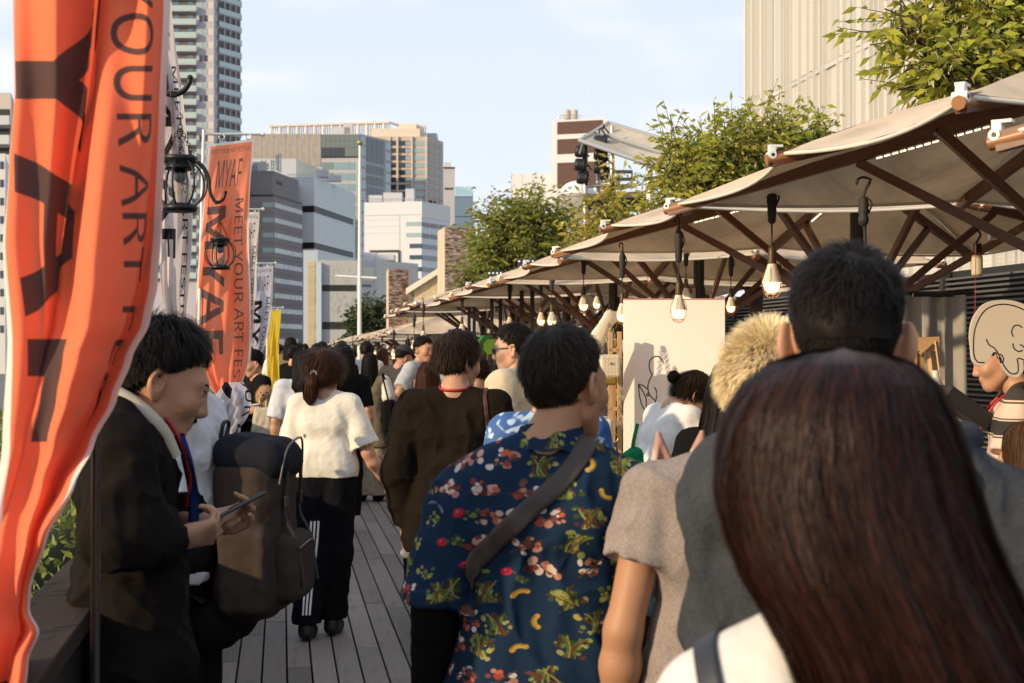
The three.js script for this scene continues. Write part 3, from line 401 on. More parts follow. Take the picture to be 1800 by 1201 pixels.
// ---------------------------------------------------------------- the city behind
const hgt = (v, D) => EYE + (HV - v) / FPX * D;
function prism(pts, y0, y1) { const s = new THREE.Shape(pts.map((p) => new THREE.Vector2(p.x, -p.z))); return new THREE.ExtrudeGeometry(s, { depth: y1 - y0, bevelEnabled: false }).rotateX(-PI / 2).translate(0, y0, 0); }
function face(A, B) { // a wall from A to B, seen from the camera's side
  const dir = B.clone().sub(A).setY(0), L = dir.length(); dir.normalize(); const n = V(-dir.z, 0, dir.x); const mx = new THREE.Matrix4().makeBasis(dir, UP, n).setPosition(A.x, 0, A.z);
  return { L, dir, n, mx,
    px(u, v) { const r = FW.clone().addScaledVector(RT, (u - CU) / FPX), D = A.clone().setY(0).dot(n) / r.dot(n), p = r.multiplyScalar(D); return [p.clone().sub(V(A.x, 0, A.z)).dot(dir), EYE + (HV - v) / FPX * D, D]; },
    s(u) { return this.px(u, HV)[0]; },
    box(s0, s1, y0, y1, out, deep = .3) { return box(Math.abs(s1 - s0), Math.abs(y1 - y0), deep, (s0 + s1) / 2, (y0 + y1) / 2, out - deep / 2).applyMatrix4(mx); },
    rect(u0, u1, v0, v1, out, deep) { const um = (u0 + u1) / 2, a = this.px(um, v0)[1], b = this.px(um, v1)[1]; return this.box(this.s(u0), this.s(u1), b, a, out, deep); } };
}
function block(name, label, corners, vTop, k, m, deep = 20, category = 'building', y0 = -.3) { // corners [u, D] from left to right; the top of corner k shows at vTop
  const P = corners.map(([u, D]) => ground(u, D)), H = hgt(vTop, corners[k][1]), e = corners.length - 1, back = [ground(corners[e][0] - .3, corners[e][1] + deep), ground(corners[0][0], corners[e][1] + deep)];
  const t = thing(name, label, category), fs = []; for (let i = 0; i + 1 < P.length; i++) fs.push(face(P[i], P[i + 1]));
  mesh('wall', prism([...P, ...back], y0, H), m, t);
  return { t, fs, H, P };
}
const glassMat = (r, g, b, rough = .08) => pmat(r, g, b, rough, { metalness: .0, specularIntensity: 1, clearcoat: 1, clearcoatRoughness: .04 });
const B = { glassDark: glassMat(.018, .022, .028), glassBlue: glassMat(.1, .16, .2), glassPale: glassMat(.3, .4, .42), glassGreen: pmat(.28, .42, .38, .15, { clearcoat: 1 }), black: mat(.01, .01, .011, .5), concrete: mat(.4, .38, .35, .85, { map: TX.stain }) };
{ // tall residential tower with green glazed balconies
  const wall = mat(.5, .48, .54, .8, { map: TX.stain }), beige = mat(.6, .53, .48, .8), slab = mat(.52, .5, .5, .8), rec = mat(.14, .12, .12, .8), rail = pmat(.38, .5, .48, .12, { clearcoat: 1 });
  const b = block('residential_tower', 'tall lavender-grey residential tower with tiers of green glass balconies', [[262, 320], [376, 320], [423, 328]], -60, 1, wall, 24), [f, g] = b.fs, st = 2.995;
  const y0 = f.px(340, 615)[1] % st; let n = 0;
  for (let k = 0; k < 26; k++) { const y = hgt(20.5, 320) + (5 - k) * st; if (y < 3 || y > b.H - 2) continue;
    for (const [u0, u1] of [[303, 347], [264, 296]]) {
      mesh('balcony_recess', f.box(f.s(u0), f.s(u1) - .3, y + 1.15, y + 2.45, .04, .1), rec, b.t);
      const s = mesh('balcony', f.box(f.s(u0) - .3, f.s(u1), y - .2, y, 1.3, 1.3), slab, b.t); mesh('glass_rail', f.box(f.s(u0) - .3, f.s(u1), y + .02, y + 1.12, 1.34, .06), rail, s); mesh('glass_rail', f.box(f.s(u1) - .06, f.s(u1), y + .02, y + 1.12, 1.27, 1.2), rail, s);
      mesh('balcony_door', f.box(f.s(u0) + .3, f.s(u0) + 1.5, y + .1, y + 2.2, .1, .05), B.glassBlue, s); mesh('balcony_door', f.box(f.s(u1) - 2.2, f.s(u1) - .9, y + .1, y + 2.2, .1, .05), B.glassBlue, s); }
    mesh('window', [f.box(f.s(350), f.s(357) - .08, y + .75, y + 2.15, .06, .1), f.box(f.s(357) + .08, f.s(364.5), y + .75, y + 2.15, .06, .1)], k % 3 ? B.glassPale : B.glassDark, b.t);
    mesh('wall_panel', f.box(f.s(366), f.s(375), y + .7, y + 2.2, .03, .1), beige, b.t);
    mesh('window', g.box(.5, g.L * .1, y + .7, y + 2.1, .05, .1), B.glassPale, b.t);
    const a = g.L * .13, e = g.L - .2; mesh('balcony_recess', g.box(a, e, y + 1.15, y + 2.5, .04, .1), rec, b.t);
    const s = mesh('balcony', g.box(a, e, y - .22, y, .5, .5), slab, b.t); mesh('glass_rail', g.box(a, e, y + .02, y + 1.14, .54, .06), rail, s); mesh('glass_rail', g.box(a - .06, a, y + .02, y + 1.14, .54, .5), mat(.12, .2, .19, .2), s); mesh('balcony_post', [.25, .5, .75].map((k2) => g.box(lerp(a, e, k2) - .12, lerp(a, e, k2) + .12, y + 1.14, y + 2.75, .45, .2)), wall, s);
  }
}
{ // far left slab with balconies
  const b = block('apartment_block', 'beige and white apartment block at the far left edge, with dark balcony bays', [[-60, 150], [19, 150], [40, 172]], 163, 1, mat(.5, .45, .4, .8), 20), f = b.fs[0];
  for (let k = 0; k < 9; k++) { const v = 192 + k * 34; mesh('balcony', f.rect(-58, 22, v + 14, v + 30, 1.1, 1.1), mat(.5, .52, .53, .6), b.t); mesh('balcony_recess', f.rect(-58, 17, v, v + 14, .05, .1), B.black, b.t); }
  const w = block('apartment_block', 'pale grey apartment block with small dark windows beside the orange banner', [[-60, 120], [9, 120], [16, 130]], 270, 1, mat(.6, .6, .6, .8), 20), g = w.fs[0];
  for (let k = 0; k < 10; k++) mesh('window', g.rect(0, 6, 284 + k * 32, 297 + k * 32, .05, .12), B.glassDark, w.t);
}
{ // grey-brown office
  const m1 = mat(.23, .21, .215, .8, { map: TX.stain }), m2 = mat(.3, .28, .29, .8), glassL = glassMat(.16, .24, .24), line = mat(.1, .09, .09, .8), blind = mat(.62, .64, .64, .5); seed(88);
  const b = block('office_building', 'grey-brown office building with white window bands and lettering on its roof', [[400, 331], [482, 330], [531, 349]], 341, 1, m1, 30), [f, g] = b.fs;
  const P = [ground(400, 333), ground(479.5, 332), ground(524.5, 351)]; mesh('upper_wall', prism([...P, ground(524.2, 375), ground(400, 375)], b.H, hgt(300, 332)), m1, b.t);
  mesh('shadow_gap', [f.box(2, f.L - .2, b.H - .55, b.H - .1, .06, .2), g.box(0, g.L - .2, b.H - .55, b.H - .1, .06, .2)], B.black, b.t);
  const st = 26.55 * 330 / 2500;
  for (let k = 0; k < 9; k++) { const y1 = hgt(355.9, 330) - k * st, y0 = y1 - 1.12;
    mesh('window_band', f.box(f.s(461), f.L - .15, y0, y1, .05, .1), glassL, b.t); mesh('window_band', f.box(.5, f.s(460.5), y0, y1, .05, .1), B.glassDark, b.t);
    const w = mesh('window_band', g.box(.25, g.L - .1, y0, y1, .05, .1), k < 3 ? blind : B.glassPale, b.t); if (k > 1) { const gr = [[], [], []]; for (let i = 0; i < 22; i++) { const q = Math.floor(rnd(0, 4.2)); if (q < 3) gr[q].push(g.box(g.L * i / 22 + .08, g.L * (i + 1) / 22 - .08, q ? y0 + .04 : y0 + rnd(.1, .7), y1 - .03, .075, .05)); } gr.forEach((x, q) => x.length && info(mesh('pane', x, [blind, glassL, B.glassDark][q], w), null, null, null, 'stuff')); } const bars = []; for (let i = 1; i < 22; i++) bars.push(g.box(g.L * i / 22 - .05, g.L * i / 22 + .05, y0, y1, .09, .04)); info(mesh('mullion', bars, m2, w), null, null, null, 'stuff');
    mesh('panel_joint', [f.box(0, f.L, y0 - 1.3, y0 - 1.22, .03, .06), g.box(0, g.L, y0 - 1.3, y0 - 1.22, .03, .06)], line, b.t); }
  mesh('entrance', [g.rect(490, 500, 596, 612, .06, .1), g.rect(503, 523, 596, 612, .06, .1)], B.glassDark, b.t);
  const q = face(P[1], P[2]), marks = []; for (let i = 0; i < 5; i++) { const u = 485.5 + i * 2.3; marks.push(q.rect(u, u + .5, 317 + i * .9, 323 + i * .9, .12, .1)); if (i & 1) marks.push(q.rect(u, u + 1.6, 319 + i, 320 + i, .12, .1)); else marks.push(q.rect(u, u + 1.5, 322.4 + i * .8, 323.2 + i * .8, .12, .1)); } mesh('wall_sign', marks, B.black, b.t);
  const letters = [], A = (u, v) => at(u, v, 331.5); for (const [u, v, w, h] of [[460, 282, 7, 16], [468, 287, 4, 10], [477, 281, 4, 18], [485, 272, 3, 28], [490, 270, 3.5, 33]]) { letters.push(rod(A(u, v), A(u, v + h), .14, .14, 5), rod(A(u + w, v), A(u + w, v + h), .14, .14, 5)); for (const k of [.15, .5, .85]) letters.push(rod(A(u - .6, v + h * k), A(u + w + .6, v + h * k + (k === .5 ? -2 : 1)), .13, .13, 5)); }
  mesh('roof_lettering', letters, mat(.45, .46, .47, .5), b.t);
}
{ // white tiled store with black recessed bands
  const m = mat(.76, .79, .79, .7, { map: TX.stain }), grey = mat(.5, .53, .57, .75), joint = mat(.58, .62, .63, .8);
  const b = block('department_store', 'white tiled building with black recessed bands behind the grey-brown office', [[500, 362], [552, 360], [624, 399]], 310, 1, m, 30), [f, g] = b.fs;
  const band = (v0, v1, n, w = 1) => { const y1 = hgt(v0, 360), y0 = hgt(v1, 360); mesh('recessed_band', [f.box(f.s(531), f.L + .02, y0, y1, .06, .3), g.box(0, g.L - 2, y0, y1, .06, .3)], B.black, b.t); }; band(361.5, 373); band(426, 437);
  const joints = []; for (let i = 0; i < 26; i++) { const y = b.H - .6 - i * 1.15; joints.push(g.box(0, g.L, y, y + .07, .03, .05)); } for (let i = 1; i < 16; i++) joints.push(g.box(g.L * i / 16, g.L * i / 16 + .07, 8, b.H, .028, .05)); info(mesh('tile_joint', joints, joint, b.t), null, null, null, 'stuff');
  mesh('side_wall', f.box(f.s(532), f.L, 0, hgt(437.5, 360), .04, .1), grey, b.t);
  const p = block('department_store_wing', 'lower glossy grey wing in front of the white tiled building', [[558, 318], [634, 318]], 458, 0, pmat(.43, .45, .46, .3, { map: TX.stain }), 12), h = p.fs[0];
  mesh('pier', h.rect(558, 566, 462, 640, 1.2, 1.2), mat(.42, .5, .6, .7), p.t);
  for (const [u0, u1, v0, v1] of [[566, 626, 501, 512], [566, 622, 566, 579]]) mesh('recessed_band', h.rect(u0, u1, v0, v1, .08, .3), B.black, p.t);
  for (const [u0, u1] of [[567, 582], [588, 601], [604, 616]]) mesh('window', h.rect(u0, u1, 602, 611, .08, .2), B.glassDark, p.t);
  const gl = []; seed(77); for (let i = 0; i < 120; i++) { const u = 567 + rnd(0, 56), v = 462 + rnd(0, 38) + (i % 2 ? 52 : 0); gl.push(h.rect(u, u + rnd(.8, 2), v, v + rnd(2, 9), .05, .06)); } info(mesh('glazed_panel', gl, glassMat(.42, .42, .36, .12), p.t), null, null, null, 'stuff');
  const q = block('stair_tower', 'narrow blue-grey stair tower with gold reflecting glass', [[533, 322], [558, 322]], 440, 0, mat(.4, .45, .52, .75), 6), w = q.fs[0]; const st = []; for (let i = 0; i < 30; i++) st.push(w.rect(541, 553.5, 458 + i * 5.3, 462.4 + i * 5.3, .06 + rnd(0, .1), .1)); info(mesh('stair_glass', st, pmat(.5, .42, .24, .18, { clearcoat: 1 }), q.t), null, null, null, 'stuff');
  const r = block('office_building', 'blue-grey and cream building rising behind the white tiled store', [[440, 420], [519.5, 420], [573, 450]], 279, 1, mat(.46, .49, .52, .8), 20); mesh('cream_wall', r.fs[1].box(0, r.fs[1].L, 10, r.H - .02, .1, .2), mat(.62, .57, .48, .8), r.t);
}
{ // glass and taupe tower
  const taupe = mat(.36, .325, .3, .7, { map: TX.stain }), slab = mat(.4, .39, .41, .7), b = block('glass_tower', 'dark glass and taupe office tower with reflecting upper storeys', [[440, 493], [632, 490], [687, 507]], 235, 1, slab, 40), [f, g] = b.fs;
  const cl = []; for (let i = 0; i < 6; i++) cl.push([440 + i * 20.7, 440 + (i + 1) * 20.7 - .5]); for (const [u0, u1] of cl) mesh('wall_panel', f.rect(u0, u1, 235.6, 292, .2, .4), taupe, b.t);
  for (let i = 0; i < 8; i++) for (const [v0, v1] of [[236.5, 247.5], [248, 259.5], [260, 275]]) mesh('glass_pane', f.rect(565 + i * 8.3, 572.9 + i * 8.3, v0, v1, .15, .3), v0 > 255 && i < 5 ? B.glassDark : glassMat(.13, .15, .14, .03), b.t);
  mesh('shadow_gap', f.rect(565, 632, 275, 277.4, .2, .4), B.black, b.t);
  for (let k = 0; k < 18; k++) { const v = 285.5 + k * 18.9; for (const [u0, u1] of [[566, 586], [587, 614], [615, 624]]) { mesh('window', f.rect(u0, u1, v, v + 12.5, .1, .2), u0 === 566 ? glassMat(.14, .2, .22) : glassMat(.2, .3, .33), b.t); } mesh('corner_glass', f.rect(625, 631.4, v, v + 15, .1, .2), B.glassPale, b.t); }
  const g1 = (k0, k1, y0, y1, m, nm) => mesh(nm, g.box(g.L * k0, g.L * k1, y0, y1, .12, .2), m, b.t), dk = glassMat(.035, .035, .05);
  for (let c = 0; c < 4; c++) { const k0 = .22 + c * .145; for (const [v0, v1] of [[238.5, 259], [260, 281]]) g1(k0, k0 + .118, hgt(v1, 490), hgt(v0, 490), dk, 'window'); for (let k = 0; k < 17; k++) { const y1 = hgt(286, 490) - k * 3.84; g1(k0, k0 + .118, y1 - 3.1, y1, dk, 'window'); } }
  for (const [k0, k1] of [[.02, .18], [.82, .98]]) for (let k = 0; k < 20; k++) { const y1 = hgt(238, 490) - k * 3.84; g1(k0, k1, y1 - 2.9, y1, B.glassPale, 'corner_glass'); }
}
{ // beige hotel tower with roof pergola
  const beige = mat(.52, .42, .33, .8), pale = mat(.62, .55, .46, .8), b = block('hotel_tower', 'beige gridded hotel tower with rows of recessed windows and a white roof pergola', [[600, 560], [751, 560], [779, 574]], 240, 1, beige, 30), [f, g] = b.fs;
  for (let k = 0; k < 12; k++) { const v = 247.5 + k * 12.85; for (const [u0, u1, m] of [[672, 684, B.glassDark], [686.5, 696, B.glassDark], [701, 721, B.glassDark], [727, 748, B.glassPale]]) { const w = mesh('window', f.rect(u0, u1, v, v + 8.6, .12, .2), m, b.t); if (m === B.glassDark && u1 - u0 > 12) mesh('pane', [f.rect(u1 - 8, u1 - 4.6, v + 1, v + 8.4, .2, .1), f.rect(u1 - 4, u1 - .5, v + 1, v + 8.4, .2, .1)], B.glassPale, w); if (m === B.glassPale) mesh('glazing_bar', [1, 2, 3].map((i) => f.rect(u0 + i * 5.2, u0 + i * 5.2 + .5, v, v + 8.6, .25, .15)), pale, w); }
    for (const [k0, k1] of [[.08, .3], [.4, .62], [.74, .95]]) { const y1 = hgt(247.5, 560) - k * 2.88; mesh('window', g.box(g.L * k0, g.L * k1, y1 - 2, y1, .1, .2), B.glassDark, b.t); } }
  for (const u of [698.7, 724, 749.5]) mesh('pier', f.rect(u - 1.3, u + 1.3, 240, 480, .9, .9), pale, b.t); mesh('pier', f.rect(683.9, 686.2, 240, 480, .6, .6), pale, b.t);
  const roof = (u0, u1, v0, v1, D, deep, m, n = 'roof_storey') => mesh(n, prism([ground(u0, D), ground(u1, D), ground(u1, D).addScaledVector(FW, deep), ground(u0, D).addScaledVector(FW, deep)], hgt(v1, D), hgt(v0, D)), m, b.t);
  roof(652, 738, 226, 240.5, 566, 14, pale); roof(701, 732, 217.5, 228, 570, 12, mat(.66, .58, .48, .8)); roof(732, 747, 219, 240, 572, 8, mat(.66, .62, .57, .8)); roof(750, 768, 234, 244, 575, 8, mat(.4, .42, .46, .7));
  const per = []; for (let i = 0; i < 14; i++) { const u = 477 + i * 15.2; per.push(rod(at(u, 242, 575), at(u, 219.5 - i * .45, 575), .55, .55, 6)); for (let j = 1; j < 4; j++) per.push(rod(at(u + j * 3.6, 241, 582), at(u + j * 3.6, 221 - i * .45, 582), .18, .18, 4)); } per.push(beam(at(474, 222, 575), at(684, 215, 575), 1.2, .7), beam(at(474, 223, 588), at(684, 216.5, 588), 1.2, .7), beam(at(684, 215, 575), at(702, 221, 582), 1, .7), beam(at(652, 234, 573), at(696, 231, 573), 1, 1.2)); for (let i = 0; i < 52; i++) per.push(beam(at(475 + i * 4, 222.4 - i * .135, 574.4), at(475 + i * 4, 222.9 - i * .135, 588), .35, .5)); mesh('roof_pergola', per, mat(.68, .62, .55, .7), b.t);
}
{ // white mid-rise
  const m = mat(.62, .64, .67, .75), m2 = mat(.66, .65, .62, .75), b = block('mid_rise_building', 'plain white mid-rise with bands of blue windows at its corner', [[640, 262], [741, 260], [791, 269]], 354, 1, m, 20), [f, g] = b.fs;
  mesh('side_wall', g.box(0, g.L, hgt(382, 260), b.H, .06, .1), m2, b.t); mesh('panel_joint', [f.rect(640, 741, 377.5, 378.5, .05, .1), f.rect(702, 703, 378, 480, .04, .08), ...[386, 398, 410].map((v) => f.rect(640, 702, v, v + .35, .03, .06))], mat(.45, .46, .48, .8), b.t);
  for (const v of [390, 409.5]) { mesh('window', f.rect(714, 741, v, v + 7, .08, .2), B.glassPale, b.t); const y1 = hgt(v + .5, 260); for (const k of [.03, .32, .62]) mesh('window', g.box(g.L * k, g.L * (k + .25), y1 - .75, y1, .1, .2), B.glassDark, b.t); }
  for (const v of [428.5, 448.5, 469.5, 490]) { const bb = mesh('window_band', [f.rect(720, 741.2, v, v + 7.5, .1, .2), g.box(0, g.L, hgt(v + 7.5, 260), hgt(v, 260), .1, .2)], glassMat(.06, .1, .14), b.t); }
  mesh('wall_frame', [f.rect(650, 702, 440, 442.4, .4, .4), f.rect(700.8, 702.2, 442, 463, .4, .4)], B.black, b.t);
  const l = block('low_building', 'low pale grey building in front of the white mid-rise', [[633, 180], [662, 180], [735, 188]], 457, 1, mat(.5, .52, .55, .8, { map: TX.stain }), 14); mesh('window', [l.fs[0].rect(636, 652, 500, 504, .06, .1), l.fs[0].rect(636, 652, 528, 532, .06, .1)], B.glassDark, l.t); mesh('wall_panel', [l.fs[0].rect(637, 658, 470, 494, .05, .1)], mat(.56, .55, .47, .7), l.t);
  const s = block('slim_tower', 'slim pale grey tower beside the beige hotel tower', [[770, 640], [799.5, 640]], 295, 0, mat(.45, .46, .48, .8), 20), sf = s.fs[0]; mesh('roof_edge', sf.rect(779, 800, 294, 295.6, .6, 1), B.black, s.t); mesh('vent', [0, 1, 2, 3].map((i) => sf.rect(781.5 + i * 4, 784 + i * 4, 330, 333.5, .2, .4)), B.black, s.t);
  const c = block('glass_building', 'pale green glass building at the right end of the towers', [[799, 560], [831.5, 560]], 345, 0, pmat(.4, .5, .5, .12, { clearcoat: 1 }), 14), cf = c.fs[0]; mesh('floor_line', [cf.rect(800, 831, 345, 346, .2, .4), cf.rect(800, 831, 380, 381, .2, .4)], mat(.1, .12, .12, .5), c.t); mesh('glass_rail', cf.rect(800, 831.5, 328, 344, -.2, .15), pmat(.75, .85, .85, .05, { transmission: .85, thickness: 0 }), c.t); mesh('corner_post', cf.rect(830.6, 831.6, 328, 420, .25, .3), B.whitePaint ?? M.whitePaint, c.t); mesh('roof_lamp', [rod(at(829, 333, 560), at(833, 329, 560), .3), rod(at(833, 329, 560), at(836, 331, 560), .3)], B.black, c.t);
}
{ // plant and railings on the roofs
  const t = thing('roof_plant', 'grey ventilation units and railings on the roofs of the distant offices', 'roof plant'), m = mat(.5, .5, .52, .7), k = M.steel, bx = (u, v, D, w, h, d) => box(w, h, d, 0, h / 2, 0).rotateY(-YAW).translate(...at(u, v, D).addScaledVector(FW, d / 2).toArray());
  for (const [u, v, D, w, h] of [[438, 301, 336, 4, 1.6], [455, 301, 336, 3, 2.2], [566, 311, 366, 3, 1.8], [585, 318, 376, 4, 1.5], [660, 354.5, 265, 2.5, 1.2], [690, 354.5, 265, 3.5, 1.7], [720, 354.5, 265, 1.6, 2.4], [598, 236, 500, 7, 2.4], [612, 236, 500, 3, 4], [650, 457.5, 183, 1.6, 1], [676, 458, 183, 2.4, .8], [786, 295, 645, 3, 2.4]]) mesh('unit', bx(u, v, D, w, h, 3), m, t);
  const rl = []; for (const [u0, u1, v0, v1, D] of [[642, 740, 354, 354, 262], [566, 632, 457.7, 457.7, 319], [506, 551, 310, 310, 361]]) { for (const dv of [2.2, 4.4]) rl.push(rod(at(u0, v0 - dv, D), at(u1, v1 - dv, D), .04, .04, 4)); for (let i = 0; i <= 14; i++) rl.push(rod(at(lerp(u0, u1, i / 14), v0 + .4, D), at(lerp(u0, u1, i / 14), v0 - 4.4, D), .04, .04, 4)); } mesh('guard_rail', rl, k, t).userData.kind = 'stuff';
}
{ // brown and white building with roof tanks
  const white = mat(.62, .63, .65, .75), brown = mat(.115, .062, .05, .8, { map: TX.mottle }), b = block('brown_building', 'dark brown and white striped building with two tanks on its roof', [[970, 162], [1066, 160]], 212, 0, white, 14), f = b.fs[0];
  for (const [v0, v1] of [[213, 234], [243.5, 269], [285, 330], [345, 400]]) mesh('brown_band', f.rect(980, 1059, v0, v1, .12, .3), brown, b.t);
  for (const u of [996.5, 1009.5]) mesh('roof_tank', lathe([[0, hgt(212, 164)], [.42, hgt(212, 164)], [.42, hgt(195, 164)], [.36, hgt(193.6, 164)], [0, hgt(193.2, 164)]]).translate(ground(u, 164).x, 0, ground(u, 164).z), mat(.5, .46, .4, .7), b.t);
  mesh('roof_rail', [rod(at(982, 203, 163), at(1024, 203, 163), .04), rod(at(982, 207, 163), at(1024, 207, 163), .03), ...[982, 984, 1022, 1024].map((u) => rod(at(u, 212, 163), at(u, 202, 163), .04))], M.steel, b.t);
  mesh('antenna', [rod(at(1034, 213, 163), at(1034, 160, 163), .035, .015), rod(at(1064, 215, 163), at(1064, 177, 163), .03, .015)], M.steel, b.t);
  const w = block('low_building', 'low white windowless building left of the brown striped building', [[900, 170], [970, 170]], 305, 0, mat(.66, .67, .68, .8), 10); mesh('panel_joint', [.25, .5, .75].map((k) => w.fs[0].box(w.fs[0].L * k, w.fs[0].L * k + .05, 0, w.H, .03, .06)), mat(.5, .51, .52, .8), w.t);
  for (const [u, v, r, D, lab] of [[1015, 318, 32, 82, 'white dome roof with a grey drum behind the stage lights'], [1062, 322, 20, 90, 'smaller white dome roof just right of the larger one'], [1245, 262, 22, 95, 'white dome roof half hidden behind the bright green tree']]) { const R = r / FPX * D, p = at(u, v, D); const t = thing('dome_building', lab, 'building', V(p.x, 0, p.z)); mesh('dome', new THREE.SphereGeometry(R, 28, 12, 0, 2 * PI, 0, PI / 2).scale(1, .8, 1).translate(0, p.y - R * .8, 0), mat(.7, .7, .72, .5), t); mesh('drum', lathe([[R * 1.02, 0], [R * 1.02, p.y - R * .95], [R * 1.06, p.y - R * .95], [R * 1.06, p.y - R * .78], [R, p.y - R * .78]], 28), mat(.36, .33, .32, .8), t); }
}
{ // pale perforated-metal hall on the right
  const A = ground(1312, 62), E = ground(1990, 33.6), mesh1 = dataTexture(64, 64, (x, y) => { const d = Math.hypot((x * 2) % 1 - .5, (y * 2) % 1 - .5); const n = d < .2 ? .62 : 1; return [n, n, n]; }), f = face(A, E), t = thing('mesh_clad_building', 'large building clad in pale perforated metal ribs, top right', 'building'), H = 26, tints = [.5, .55, .46, .58].map((k) => mat(k, k * .98, k * .935, .55, { map: mesh1 }));
  const back = [E, A].map((p) => p.clone().addScaledVector(RT, 18)); mesh('wall', prism([A, E, ...back].map((p, i) => i < 2 ? p.clone().addScaledVector(f.n, -.4) : p), 0, H), mat(.42, .39, .33, .8), t);
  seed(15); let s = .3; const rows = [0, hgt(195, 62), H];
  const uvm = (g, w, h) => { const a = g.attributes.uv; for (let i = 0; i < a.count; i++) a.setXY(i, a.getX(i) * w * 4, a.getY(i) * h * 4); return g; };
  while (s < f.L - .4) { const w = pick([.28, .4, .55, .7, .35]), o = rnd(0, .07); for (let k = 0; k < 2; k++) mesh('cladding_panel', uvm(f.box(s, s + w - .03, rows[k] + (k ? .18 : 0), rows[k + 1], o, .1), w, rows[k + 1] - rows[k]), pick(tints), t); if (rnd() < .6) mesh('fin', f.box(s + w - .05, s + w, 0, H, .2, .25), tints[3], t); s += w; }
  mesh('floor_band', f.box(0, f.L, rows[1] - .05, rows[1] + .12, .1, .2), tints[1], t);
  mesh('corner_trim', box(.16, H, .16, A.x, H / 2, A.z), mat(.66, .63, .57, .5), t);
}
{ // brick stacks and the cream house between them
  seed(21); const tones = [[.34, .21, .15], [.42, .3, .22], [.48, .4, .32], [.26, .13, .09], [.5, .45, .38], [.38, .24, .18], [.12, .07, .06]];
  const stack = (label, u0, u1, u2, vTop, D, extra) => { const A = ground(u0, D + 2.7), P = ground(u1, D), Q = ground(u2, D + .6), H = hgt(vTop, D), t = thing('brick_chimney', label, 'chimney'), bk = [Q, A].map((p) => p.clone().addScaledVector(FW, 2.2));
    mesh('core', prism([A, P, Q, ...bk], 0, H), mat(.42, .37, .31, .9, { map: TX.stain }), t); const f = face(P, Q), l = face(A, P), out = []; const bh = .072, rows = Math.floor(Math.min(H, 5.2) / bh);
    for (let r = 0; r < rows; r++) { let s = r & 1 ? -.05 : 0; const y = H - .01 - (r + 1) * bh; while (s < f.L - .03) { const w = rnd(.16, .27), e = Math.min(f.L, s + w - .012); if (e - Math.max(0, s) > .03) out.push(tintGeo(f.box(Math.max(0, s), e, y, y + bh - .012, .012 + rnd(0, .012), .03), shade(pick(tones), .2))); s += w; } }
    info(mesh('brick', out, new THREE.MeshStandardMaterial({ vertexColors: true, roughness: .9 }), t), null, null, null, 'stuff'); mesh('side_facing', l.box(0, l.L, 0, H - .01, .015, .03), mat(.6, .52, .4, .9, { map: TX.stain }), t); mesh('coping', prism([A, P, Q, ...bk], H, H + .05), mat(.4, .34, .28, .9), t); return t; };
  stack('taller mottled brick chimney with a sunlit cream side', 769.5, 782, 834, 400, 72);
  const t2 = stack('shorter mottled brick chimney, left of the cream house', 679.5, 683, 717, 473, 80); mesh('pier', prism([ground(717.5, 80.7), ground(726, 80.9), ground(726, 82), ground(717.5, 82)], 0, hgt(473, 80)), mat(.5, .48, .45, .8), t2);
  const h = thing('cream_house', 'cream gabled house with a pale tiled roof between the two brick chimneys', 'house'); const D = 76, prof = [[728, 640], [728, 508], [771, 481.5], [900, 400.5], [1010, 470], [1010, 640]].map(([u, v]) => at(u, v, D));
  const gw = new THREE.Shape(prof.map((p) => new THREE.Vector2(p.clone().sub(at(700, 618, D)).dot(RT), p.y))); mesh('wall', new THREE.ExtrudeGeometry(gw, { depth: 7, bevelEnabled: false }).applyMatrix4(new THREE.Matrix4().makeBasis(RT, UP, FW.clone().negate()).setPosition(at(700, 618, D).addScaledVector(FW, 7).setY(0))), mat(.58, .5, .36, .9, { map: TX.stain }), h);
  { const o0 = at(700, 618, D).addScaledVector(FW, 6.8).setY(0), O = at(700, 618, D), L = (u, v) => { const p = at(u, v, D); return new THREE.Vector2(p.clone().sub(O).dot(RT), p.y); }, mx = new THREE.Matrix4().makeBasis(RT, UP, FW.clone().negate()).setPosition(o0), strip = (t0, t1, deep) => { const a = L(714, 515), b = L(900, 397.5), c = L(1014, 471), sh = new THREE.Shape([new THREE.Vector2(a.x, a.y + t0), new THREE.Vector2(b.x, b.y + t0), new THREE.Vector2(c.x, c.y + t0), new THREE.Vector2(c.x, c.y + t1), new THREE.Vector2(b.x, b.y + t1), new THREE.Vector2(a.x, a.y + t1)]); return new THREE.ExtrudeGeometry(sh, { depth: deep, bevelEnabled: false }); };
    mesh('roof', strip(0, .16, 7).applyMatrix4(mx), mat(.3, .26, .23, .8), h); mesh('barge_board', strip(-.1, .22, .1).translate(0, 0, 7).applyMatrix4(mx), mat(.7, .66, .58, .6), h); }
  const brownRoof = mat(.2, .1, .06, .7), navy = mat(.025, .03, .045, .35), dot = mat(.8, .8, .78, .5);
